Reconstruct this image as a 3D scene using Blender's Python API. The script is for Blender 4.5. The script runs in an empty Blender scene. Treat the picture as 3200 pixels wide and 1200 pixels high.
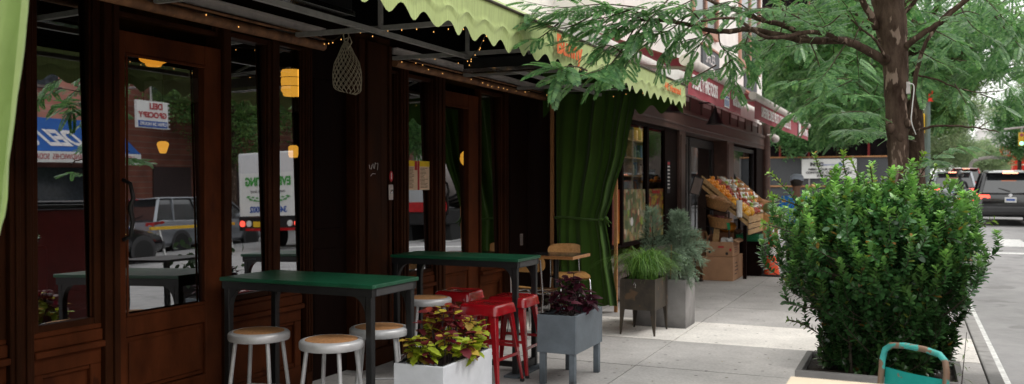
import bpy, bmesh, math, random
import numpy as np
from mathutils import Vector, Matrix, Euler
random.seed(7)
rng = np.random.default_rng(11)
PI = math.pi
R = math.radians
scene = bpy.context.scene
COL = scene.collection

# ------------------------------------------------------------------ helpers
class MB:
    """collects shapes into one mesh"""
    def __init__(s):
        s.v = []; s.f = []
    def add(s, vs, fs):
        o = len(s.v); s.v += [tuple(p) for p in vs]; s.f += [tuple(i + o for i in f) for f in fs]; return s
    def box(s, x0, y0, z0, x1, y1, z1):
        return s.add([(x0,y0,z0),(x1,y0,z0),(x1,y1,z0),(x0,y1,z0),(x0,y0,z1),(x1,y0,z1),(x1,y1,z1),(x0,y1,z1)],
                     [(0,3,2,1),(4,5,6,7),(0,1,5,4),(1,2,6,5),(2,3,7,6),(3,0,4,7)])
    def obox(s, c, size, rot=(0,0,0)):
        m = Euler(rot).to_matrix(); c = Vector(c); a,b,d = (k/2 for k in size)
        vs = [c + m @ Vector(p) for p in [(-a,-b,-d),(a,-b,-d),(a,b,-d),(-a,b,-d),(-a,-b,d),(a,-b,d),(a,b,d),(-a,b,d)]]
        return s.add(vs, [(0,3,2,1),(4,5,6,7),(0,1,5,4),(1,2,6,5),(2,3,7,6),(3,0,4,7)])
    def bar(s, a, b, w, h=None):
        """rectangular bar from a to b"""
        a = Vector(a); b = Vector(b); h = h or w; d = (b-a).normalized()
        up = Vector((0,0,1)) if abs(d.z) < .95 else Vector((0,1,0))
        x = d.cross(up).normalized(); y = x.cross(d)
        vs = []
        for p in (a, b):
            for i, j in ((-1,-1),(1,-1),(1,1),(-1,1)):
                vs.append(p + x*i*w/2 + y*j*h/2)
        return s.add(vs, [(0,1,2,3),(7,6,5,4),(0,4,5,1),(1,5,6,2),(2,6,7,3),(3,7,4,0)])
    def tube(s, pts, r, n=8, cap=True):
        pts = [Vector(p) for p in pts]; rs = r if isinstance(r, (list, tuple)) else [r]*len(pts)
        vs = []; fs = []; prev = None
        for k, p in enumerate(pts):
            d = (pts[min(k+1, len(pts)-1)] - pts[max(k-1, 0)]).normalized()
            if prev is None:
                up = Vector((0,0,1)) if abs(d.z) < .9 else Vector((1,0,0))
                x = d.cross(up).normalized()
            else:
                x = (prev - d*prev.dot(d)).normalized()
            prev = x; y = d.cross(x)
            for i in range(n):
                a = 2*PI*i/n
                vs.append(p + (x*math.cos(a) + y*math.sin(a))*rs[k])
        for k in range(len(pts)-1):
            for i in range(n):
                j = (i+1) % n
                fs.append((k*n+i, k*n+j, (k+1)*n+j, (k+1)*n+i))
        if cap:
            fs.append(tuple(reversed(range(n)))); fs.append(tuple(range((len(pts)-1)*n, len(pts)*n)))
        return s.add(vs, fs)
    def lathe(s, prof, n=24, c=(0,0,0), rot=None, sx=1, sy=1):
        c = Vector(c); m = Euler(rot).to_matrix() if rot else Matrix.Identity(3)
        vs = []; fs = []
        for r, z in prof:
            for i in range(n):
                a = 2*PI*i/n
                vs.append(c + m @ Vector((r*math.cos(a)*sx, r*math.sin(a)*sy, z)))
        for k in range(len(prof)-1):
            for i in range(n):
                j = (i+1) % n
                fs.append((k*n+i, k*n+j, (k+1)*n+j, (k+1)*n+i))
        fs.append(tuple(reversed(range(n)))); fs.append(tuple(range((len(prof)-1)*n, len(prof)*n)))
        return s.add(vs, fs)
    def prism(s, poly, fn0, fn1):
        """poly 2D points; fn0/fn1 map a 2D point to 3D for the two ends"""
        n = len(poly)
        vs = [fn0(*p) for p in poly] + [fn1(*p) for p in poly]
        fs = [tuple(reversed(range(n))), tuple(range(n, 2*n))] + [(i, (i+1) % n, n+(i+1) % n, n+i) for i in range(n)]
        return s.add(vs, fs)
    def quad(s, *p):
        return s.add(p, [tuple(range(len(p)))])
    def grid(s, nu, nv, fn):
        vs = [fn(i/nu, j/nv) for j in range(nv+1) for i in range(nu+1)]
        w = nu+1
        return s.add(vs, [(j*w+i, j*w+i+1, (j+1)*w+i+1, (j+1)*w+i) for j in range(nv) for i in range(nu)])
    def ball(s, c, r, n=10, m=7, sx=1, sy=1, sz=1, rot=None):
        return s.lathe([(max(1e-4, r*math.sin(PI*k/m)), -r*math.cos(PI*k/m)*sz) for k in range(m+1)], n, c, rot, sx, sy)

def link(o, parent=None):
    COL.objects.link(o)
    if parent is not None: o.parent = parent
    return o

def base_of(parent):
    p = Vector((0,0,0))
    while parent is not None:
        p += parent.location; parent = parent.parent
    return p

def build(name, mb, mat, parent=None, smooth=0, bevel=0, world=True, recalc=True, seg=2, colors=None):
    """one mesh object; world=True: coordinates are world ones even under a parent"""
    me = bpy.data.meshes.new(name)
    off = base_of(parent) if (parent is not None and world) else Vector((0,0,0))
    me.from_pydata([(p[0]-off.x, p[1]-off.y, p[2]-off.z) for p in mb.v], [], mb.f)
    if recalc:
        bm = bmesh.new(); bm.from_mesh(me); bmesh.ops.recalc_face_normals(bm, faces=bm.faces); bm.to_mesh(me); bm.free()
    if smooth:
        me.polygons.foreach_set('use_smooth', [True]*len(me.polygons))
        me.set_sharp_from_angle(angle=R(smooth))
    me.materials.append(mat)
    o = bpy.data.objects.new(name, me); link(o, parent)
    if bevel:
        b = o.modifiers.new('bevel', 'BEVEL'); b.width = bevel; b.segments = seg; b.limit_method = 'ANGLE'; b.angle_limit = R(35)
    if colors is not None:
        a = me.color_attributes.new('col', 'FLOAT_COLOR', 'POINT')
        a.data.foreach_set('color', np.asarray(colors, dtype=np.float32).ravel())
    return o

def tag(o, label, cat, group=None, kind=None):
    o['label'] = label; o['category'] = cat
    if group: o['group'] = group
    if kind: o['kind'] = kind
    return o

def thing(name, label, cat, loc=(0,0,0), rotz=0, group=None):
    o = bpy.data.objects.new(name, None); link(o); o.empty_display_size = .1
    o.location = loc; o.rotation_euler = (0,0,rotz)
    return tag(o, label, cat, group)

def struct(name, mb, mat, **k):
    o = build(name, mb, mat, **k); o['kind'] = 'structure'; return o

def dup(root, loc=None, rotz=None, label=None, group=None):
    kids = {}
    for o in COL.objects:
        if o.parent is not None: kids.setdefault(o.parent.name, []).append(o)
    def rec(o, parent):
        c = o.copy(); link(c, parent)
        for ch in kids.get(o.name, []): rec(ch, c)
        return c
    r = rec(root, None)
    if loc is not None: r.location = loc
    if rotz is not None: r.rotation_euler = (0,0,rotz)
    if label: r['label'] = label
    if group: r['group'] = group
    return r

def scatter(name, V, F, M, T, mat, parent=None, C=None, world=True):
    """many copies of a small template (leaf, blade) in one mesh. F: (nf,4) quads; M: (N,3,3); T: (N,3); C: (N,3) colours"""
    V = np.asarray(V, float); F = np.asarray(F, int); M = np.asarray(M, float); T = np.asarray(T, float)
    N, nv, nf = len(T), len(V), len(F)
    P = np.einsum('nij,vj->nvi', M, V) + T[:, None, :]
    if parent is not None and world:
        b = base_of(parent); P = P - np.array([b.x, b.y, b.z])
    FF = (F[None] + (np.arange(N)*nv)[:, None, None]).reshape(-1)
    me = bpy.data.meshes.new(name)
    me.vertices.add(N*nv); me.vertices.foreach_set('co', P.astype(np.float32).ravel())
    me.loops.add(N*nf*4); me.loops.foreach_set('vertex_index', FF.astype(np.int32))
    me.polygons.add(N*nf); me.polygons.foreach_set('loop_start', (np.arange(N*nf)*4).astype(np.int32))
    me.polygons.foreach_set('loop_total', np.full(N*nf, 4, np.int32))
    me.update(calc_edges=True)
    if C is not None:
        C4 = np.concatenate([np.asarray(C, float), np.ones((N, 1))], 1)
        a = me.color_attributes.new('col', 'FLOAT_COLOR', 'POINT')
        a.data.foreach_set('color', np.repeat(C4, nv, 0).astype(np.float32).ravel())
    me.materials.append(mat)
    o = bpy.data.objects.new(name, me); link(o, parent)
    return o

def unit(a):
    a = np.asarray(a, float); return a/np.maximum(np.linalg.norm(a, axis=-1, keepdims=True), 1e-9)

def frames(d, up, scale):
    """x axis along d, z axis near up; columns are the axes, scaled"""
    x = unit(d); y = unit(np.cross(up, x)); z = np.cross(x, y)
    return np.stack([x, y, z], -1)*np.asarray(scale)[:, None, None]

# ------------------------------------------------------------------ materials
MATS = {}
def new_mat(name):
    m = bpy.data.materials.new(name); m.use_nodes = True; nt = m.node_tree; nt.nodes.clear()
    out = nt.nodes.new('ShaderNodeOutputMaterial'); MATS[name] = m
    return m, nt, out
def N(nt, t, **k):
    n = nt.nodes.new(t)
    for a, b in k.items():
        if a.startswith('i_'): n.inputs[a[2:].replace('_', ' ')].default_value = b
        else: setattr(n, a, b)
    return n
def L(nt, a, b): nt.links.new(a, b)
def c4(c): return (c[0], c[1], c[2], 1)

def pbr(name, c, rough=.6, metal=0, var=.25, scale=8, bump=.0, bscale=60, c2=None, spec=.5, stretch=(1,1,1), coat=0, spots=None, rvar=.15, emit=None, dirt=0):
    """principled with noise-driven colour, roughness and bump"""
    m, nt, out = new_mat(name)
    b = N(nt, 'ShaderNodeBsdfPrincipled'); L(nt, b.outputs[0], out.inputs[0])
    tc = N(nt, 'ShaderNodeTexCoord'); mp = N(nt, 'ShaderNodeMapping'); mp.inputs['Scale'].default_value = stretch
    L(nt, tc.outputs['Object'], mp.inputs['Vector'])
    nz = N(nt, 'ShaderNodeTexNoise', i_Scale=scale, i_Detail=6, i_Roughness=.62); L(nt, mp.outputs[0], nz.inputs['Vector'])
    rp = N(nt, 'ShaderNodeValToRGB'); L(nt, nz.outputs[0], rp.inputs[0])
    lo = c2 or tuple(x*(1-var) for x in c); hi = tuple(min(1, x*(1+var*.6)) for x in c)
    rp.color_ramp.elements[0].color = c4(lo); rp.color_ramp.elements[1].color = c4(hi)
    rp.color_ramp.elements[0].position = .32; rp.color_ramp.elements[1].position = .68
    col = rp.outputs[0]
    if spots:
        sc, sz, amt = spots
        n2 = N(nt, 'ShaderNodeTexNoise', i_Scale=sc, i_Detail=3); L(nt, mp.outputs[0], n2.inputs['Vector'])
        r2 = N(nt, 'ShaderNodeValToRGB'); L(nt, n2.outputs[0], r2.inputs[0])
        r2.color_ramp.elements[0].position = sz; r2.color_ramp.elements[1].position = sz+.04
        mx = N(nt, 'ShaderNodeMix', data_type='RGBA'); L(nt, r2.outputs[0], mx.inputs[0]); L(nt, col, mx.inputs[6]); mx.inputs[7].default_value = c4(amt)
        col = mx.outputs[2]
    if dirt:
        sz = N(nt, 'ShaderNodeSeparateXYZ'); L(nt, tc.outputs['Object'], sz.inputs[0])
        ng = N(nt, 'ShaderNodeTexNoise', i_Scale=7., i_Detail=5); L(nt, tc.outputs['Object'], ng.inputs['Vector'])
        ma = N(nt, 'ShaderNodeMath', operation='MULTIPLY_ADD'); L(nt, ng.outputs[0], ma.inputs[0]); ma.inputs[1].default_value = dirt*1.2; L(nt, sz.outputs['Z'], ma.inputs[2])
        mg = N(nt, 'ShaderNodeMapRange', i_From_Min=dirt*.45, i_From_Max=dirt*1.5, i_To_Min=.45, i_To_Max=1.0); L(nt, ma.outputs[0], mg.inputs[0])
        vg = N(nt, 'ShaderNodeVectorMath', operation='SCALE'); L(nt, col, vg.inputs[0]); L(nt, mg.outputs[0], vg.inputs['Scale']); col = vg.outputs[0]
    L(nt, col, b.inputs['Base Color'])
    mr = N(nt, 'ShaderNodeMapRange', i_To_Min=max(0, rough-rvar), i_To_Max=min(1, rough+rvar)); L(nt, nz.outputs[0], mr.inputs[0]); L(nt, mr.outputs[0], b.inputs['Roughness'])
    b.inputs['Metallic'].default_value = metal; b.inputs['Specular IOR Level'].default_value = spec
    b.inputs['Coat Weight'].default_value = coat; b.inputs['Coat Roughness'].default_value = .08
    if emit:
        b.inputs['Emission Color'].default_value = c4(emit[0]); b.inputs['Emission Strength'].default_value = emit[1]
    if bump:
        n3 = N(nt, 'ShaderNodeTexNoise', i_Scale=bscale, i_Detail=5); L(nt, mp.outputs[0], n3.inputs['Vector'])
        bp = N(nt, 'ShaderNodeBump', i_Strength=bump, i_Distance=.01); L(nt, n3.outputs[0], bp.inputs['Height']); L(nt, bp.outputs[0], b.inputs['Normal'])
    return m

def wood(name, c1, c2, rough=.5, axis=0, scale=14, bump=.1):
    m, nt, out = new_mat(name)
    b = N(nt, 'ShaderNodeBsdfPrincipled'); L(nt, b.outputs[0], out.inputs[0]); b.inputs['Roughness'].default_value = rough
    tc = N(nt, 'ShaderNodeTexCoord'); mp = N(nt, 'ShaderNodeMapping')
    s = [1.,1.,1.]; s = [6.,6.,6.]; s[axis] = .6; mp.inputs['Scale'].default_value = s
    L(nt, tc.outputs['Object'], mp.inputs[0])
    nz = N(nt, 'ShaderNodeTexNoise', i_Scale=scale/3, i_Detail=7, i_Distortion=.6); L(nt, mp.outputs[0], nz.inputs['Vector'])
    rp = N(nt, 'ShaderNodeValToRGB'); L(nt, nz.outputs[0], rp.inputs[0])
    rp.color_ramp.elements[0].color = c4(c1); rp.color_ramp.elements[1].color = c4(c2)
    rp.color_ramp.elements[0].position = .35; rp.color_ramp.elements[1].position = .65
    L(nt, rp.outputs[0], b.inputs['Base Color'])
    bp = N(nt, 'ShaderNodeBump', i_Strength=bump, i_Distance=.005); L(nt, nz.outputs[0], bp.inputs['Height']); L(nt, bp.outputs[0], b.inputs['Normal'])
    return m

def leafmat(name, c_lo, c_hi, rough=.45, trans=.35, spec=.5, attr=False, tcol=1.6):
    """leaf: principled + translucent, colour differs per leaf"""
    m, nt, out = new_mat(name)
    b = N(nt, 'ShaderNodeBsdfPrincipled', i_Roughness=rough); b.inputs['Specular IOR Level'].default_value = spec
    t = N(nt, 'ShaderNodeBsdfTranslucent'); mx = N(nt, 'ShaderNodeMixShader'); mx.inputs[0].default_value = trans
    if attr:
        a = N(nt, 'ShaderNodeAttribute', attribute_name='col'); col = a.outputs['Color']
    else:
        g = N(nt, 'ShaderNodeNewGeometry'); rp = N(nt, 'ShaderNodeValToRGB'); L(nt, g.outputs['Random Per Island'], rp.inputs[0])
        rp.color_ramp.elements[0].color = c4(c_lo); rp.color_ramp.elements[1].color = c4(c_hi); col = rp.outputs[0]
    tc = N(nt, 'ShaderNodeTexCoord'); nz = N(nt, 'ShaderNodeTexNoise', i_Scale=3., i_Detail=2); L(nt, tc.outputs['Object'], nz.inputs['Vector'])
    mr = N(nt, 'ShaderNodeMapRange', i_From_Min=.3, i_From_Max=.7, i_To_Min=.75, i_To_Max=1.2); L(nt, nz.outputs[0], mr.inputs[0])
    hs = N(nt, 'ShaderNodeHueSaturation'); L(nt, col, hs.inputs['Color']); L(nt, mr.outputs[0], hs.inputs['Value'])
    L(nt, hs.outputs[0], b.inputs['Base Color'])
    h2 = N(nt, 'ShaderNodeHueSaturation', i_Value=tcol, i_Saturation=1.1, i_Hue=.48); L(nt, hs.outputs[0], h2.inputs['Color']); L(nt, h2.outputs[0], t.inputs[0])
    L(nt, b.outputs[0], mx.inputs[1]); L(nt, t.outputs[0], mx.inputs[2]); L(nt, mx.outputs[0], out.inputs[0])
    return m

def fabric(name, c, trans=.25, weave=220, var=.25, scale=3, streak=None):
    m, nt, out = new_mat(name)
    b = N(nt, 'ShaderNodeBsdfPrincipled', i_Roughness=.9); b.inputs['Specular IOR Level'].default_value = .15; b.inputs['Sheen Weight'].default_value = .2
    t = N(nt, 'ShaderNodeBsdfTranslucent'); mx = N(nt, 'ShaderNodeMixShader'); mx.inputs[0].default_value = trans
    tc = N(nt, 'ShaderNodeTexCoord'); mp = N(nt, 'ShaderNodeMapping'); L(nt, tc.outputs['Object'], mp.inputs[0])
    if streak: mp.inputs['Scale'].default_value = streak
    nz = N(nt, 'ShaderNodeTexNoise', i_Scale=scale, i_Detail=8, i_Roughness=.65); L(nt, mp.outputs[0], nz.inputs['Vector'])
    rp = N(nt, 'ShaderNodeValToRGB'); L(nt, nz.outputs[0], rp.inputs[0]); rp.color_ramp.elements[0].position = .3; rp.color_ramp.elements[1].position = .7
    rp.color_ramp.elements[0].color = c4([x*(1-var) for x in c]); rp.color_ramp.elements[1].color = c4([min(1, x*(1+var*.5)) for x in c])
    L(nt, rp.outputs[0], b.inputs['Base Color']); L(nt, rp.outputs[0], t.inputs[0])
    w = N(nt, 'ShaderNodeTexNoise', i_Scale=weave, i_Detail=2); L(nt, tc.outputs['Object'], w.inputs['Vector'])
    bp = N(nt, 'ShaderNodeBump', i_Strength=.15, i_Distance=.003); L(nt, w.outputs[0], bp.inputs['Height']); L(nt, bp.outputs[0], b.inputs['Normal'])
    L(nt, b.outputs[0], mx.inputs[1]); L(nt, t.outputs[0], mx.inputs[2]); L(nt, mx.outputs[0], out.inputs[0])
    return m

def glassmat(name, base=.3, tint=(.75,.8,.78), rough=0):
    """window pane: mirror share rising with the viewing angle over a clear, slightly tinted pane"""
    m, nt, out = new_mat(name)
    g = N(nt, 'ShaderNodeBsdfGlossy', i_Roughness=rough); g.inputs['Color'].default_value = (.95,.97,1,1)
    t = N(nt, 'ShaderNodeBsdfTransparent'); t.inputs[0].default_value = c4(tint)
    f = N(nt, 'ShaderNodeFresnel', i_IOR=1.5 if base > .1 else 1.25)
    ad = N(nt, 'ShaderNodeMath', operation='ADD', use_clamp=True); ad.inputs[1].default_value = base; L(nt, f.outputs[0], ad.inputs[0])
    tc = N(nt, 'ShaderNodeTexCoord'); nz = N(nt, 'ShaderNodeTexNoise', i_Scale=1.3, i_Detail=1); L(nt, tc.outputs['Object'], nz.inputs['Vector'])
    bp = N(nt, 'ShaderNodeBump', i_Strength=.022, i_Distance=.02); L(nt, nz.outputs[0], bp.inputs['Height']); L(nt, bp.outputs[0], g.inputs['Normal'])
    mx = N(nt, 'ShaderNodeMixShader'); L(nt, ad.outputs[0], mx.inputs[0]); L(nt, t.outputs[0], mx.inputs[1]); L(nt, g.outputs[0], mx.inputs[2]); L(nt, mx.outputs[0], out.inputs[0])
    return m

def glow(name, c, s):
    m, nt, out = new_mat(name)
    e = N(nt, 'ShaderNodeEmission', i_Strength=s); tc = N(nt, 'ShaderNodeTexCoord')
    nz = N(nt, 'ShaderNodeTexNoise', i_Scale=12); L(nt, tc.outputs['Object'], nz.inputs['Vector'])
    rp = N(nt, 'ShaderNodeValToRGB'); L(nt, nz.outputs[0], rp.inputs[0]); rp.color_ramp.elements[0].color = c4([x*.75 for x in c]); rp.color_ramp.elements[1].color = c4(c)
    L(nt, rp.outputs[0], e.inputs[0]); L(nt, e.outputs[0], out.inputs[0]); return m

def attrmat(name, rough=.85, nscale=40, bump=.3, spec=.3, stain=.0):
    """base colour from the mesh's own per-slab colours, with grain, stains and small dark spots"""
    m, nt, out = new_mat(name)
    b = N(nt, 'ShaderNodeBsdfPrincipled', i_Roughness=rough); b.inputs['Specular IOR Level'].default_value = spec; L(nt, b.outputs[0], out.inputs[0])
    a = N(nt, 'ShaderNodeAttribute', attribute_name='col'); tc = N(nt, 'ShaderNodeTexCoord')
    n1 = N(nt, 'ShaderNodeTexNoise', i_Scale=nscale, i_Detail=6); L(nt, tc.outputs['Object'], n1.inputs['Vector'])
    n2 = N(nt, 'ShaderNodeTexNoise', i_Scale=1.7, i_Detail=8, i_Roughness=.7); L(nt, tc.outputs['Object'], n2.inputs['Vector'])
    m1 = N(nt, 'ShaderNodeMapRange', i_From_Min=.3, i_From_Max=.7, i_To_Min=.86, i_To_Max=1.1); L(nt, n1.outputs[0], m1.inputs[0])
    m2 = N(nt, 'ShaderNodeMapRange', i_From_Min=.25, i_From_Max=.7, i_To_Min=.70, i_To_Max=1.12); L(nt, n2.outputs[0], m2.inputs[0])
    mu = N(nt, 'ShaderNodeMath', operation='MULTIPLY'); L(nt, m1.outputs[0], mu.inputs[0]); L(nt, m2.outputs[0], mu.inputs[1])
    vo = N(nt, 'ShaderNodeTexVoronoi', i_Scale=2.7, voronoi_dimensions='2D'); L(nt, tc.outputs['Object'], vo.inputs['Vector'])
    sp = N(nt, 'ShaderNodeMapRange', i_From_Min=.030, i_From_Max=.046, i_To_Min=.45, i_To_Max=1); L(nt, vo.outputs['Distance'], sp.inputs[0])
    m3 = N(nt, 'ShaderNodeMath', operation='MULTIPLY'); L(nt, mu.outputs[0], m3.inputs[0]); L(nt, sp.outputs[0], m3.inputs[1])
    vm = N(nt, 'ShaderNodeVectorMath', operation='SCALE'); L(nt, a.outputs['Color'], vm.inputs[0]); L(nt, m3.outputs[0], vm.inputs['Scale'])
    L(nt, vm.outputs[0], b.inputs['Base Color'])
    bp = N(nt, 'ShaderNodeBump', i_Strength=bump, i_Distance=.004); L(nt, n1.outputs[0], bp.inputs['Height']); L(nt, bp.outputs[0], b.inputs['Normal'])
    return m

def printmat(name, cols, scale=9, streak=(1,1,1), rough=.35, dist='vor'):
    """printed poster: patches of several colours"""
    m, nt, out = new_mat(name)
    b = N(nt, 'ShaderNodeBsdfPrincipled', i_Roughness=rough); L(nt, b.outputs[0], out.inputs[0])
    tc = N(nt, 'ShaderNodeTexCoord'); mp = N(nt, 'ShaderNodeMapping'); mp.inputs['Scale'].default_value = streak; L(nt, tc.outputs['Object'], mp.inputs[0])
    nz = N(nt, 'ShaderNodeTexNoise', i_Scale=4, i_Detail=3); L(nt, mp.outputs[0], nz.inputs['Vector'])
    mx0 = N(nt, 'ShaderNodeMix', data_type='RGBA'); mx0.inputs[0].default_value = .12; L(nt, mp.outputs[0], mx0.inputs[6]); L(nt, nz.outputs['Color'], mx0.inputs[7])
    vo = N(nt, 'ShaderNodeTexVoronoi', i_Scale=scale); L(nt, mx0.outputs[2], vo.inputs['Vector'])
    sx = N(nt, 'ShaderNodeSeparateColor'); L(nt, vo.outputs['Color'], sx.inputs[0])
    rp = N(nt, 'ShaderNodeValToRGB'); rp.color_ramp.interpolation = 'CONSTANT' if dist == 'vor' else 'LINEAR'; L(nt, sx.outputs[0], rp.inputs[0])
    e = rp.color_ramp.elements
    while len(e) < len(cols): e.new(.5)
    for k, c in enumerate(cols): e[k].position = k/len(cols); e[k].color = c4(c)
    sh = N(nt, 'ShaderNodeMapRange', i_From_Min=0, i_From_Max=.8/scale*3, i_To_Min=1.15, i_To_Max=.45); L(nt, vo.outputs['Distance'], sh.inputs[0])
    vm = N(nt, 'ShaderNodeVectorMath', operation='SCALE'); L(nt, rp.outputs[0], vm.inputs[0]); L(nt, sh.outputs[0], vm.inputs['Scale']); L(nt, vm.outputs[0], b.inputs['Base Color'])
    return m

def brickmat(name, c1, c2, mortar, scale=1.):
    m, nt, out = new_mat(name)
    b = N(nt, 'ShaderNodeBsdfPrincipled', i_Roughness=.85); L(nt, b.outputs[0], out.inputs[0])
    tc = N(nt, 'ShaderNodeTexCoord'); mp = N(nt, 'ShaderNodeMapping'); mp.inputs['Rotation'].default_value = (PI/2, 0, PI/2); L(nt, tc.outputs['Object'], mp.inputs[0])
    br = N(nt, 'ShaderNodeTexBrick', i_Scale=scale, i_Color1=c4(c1), i_Color2=c4(c2), i_Mortar=c4(mortar), i_Mortar_Size=.012, i_Brick_Width=.22, i_Row_Height=.075); L(nt, mp.outputs[0], br.inputs['Vector'])
    nz = N(nt, 'ShaderNodeTexNoise', i_Scale=1.5, i_Detail=6); L(nt, tc.outputs['Object'], nz.inputs['Vector'])
    mr = N(nt, 'ShaderNodeMapRange', i_From_Min=.3, i_From_Max=.7, i_To_Min=.7, i_To_Max=1.15); L(nt, nz.outputs[0], mr.inputs[0])
    vm = N(nt, 'ShaderNodeVectorMath', operation='SCALE'); L(nt, br.outputs[0], vm.inputs[0]); L(nt, mr.outputs[0], vm.inputs['Scale']); L(nt, vm.outputs[0], b.inputs['Base Color'])
    return m

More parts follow.
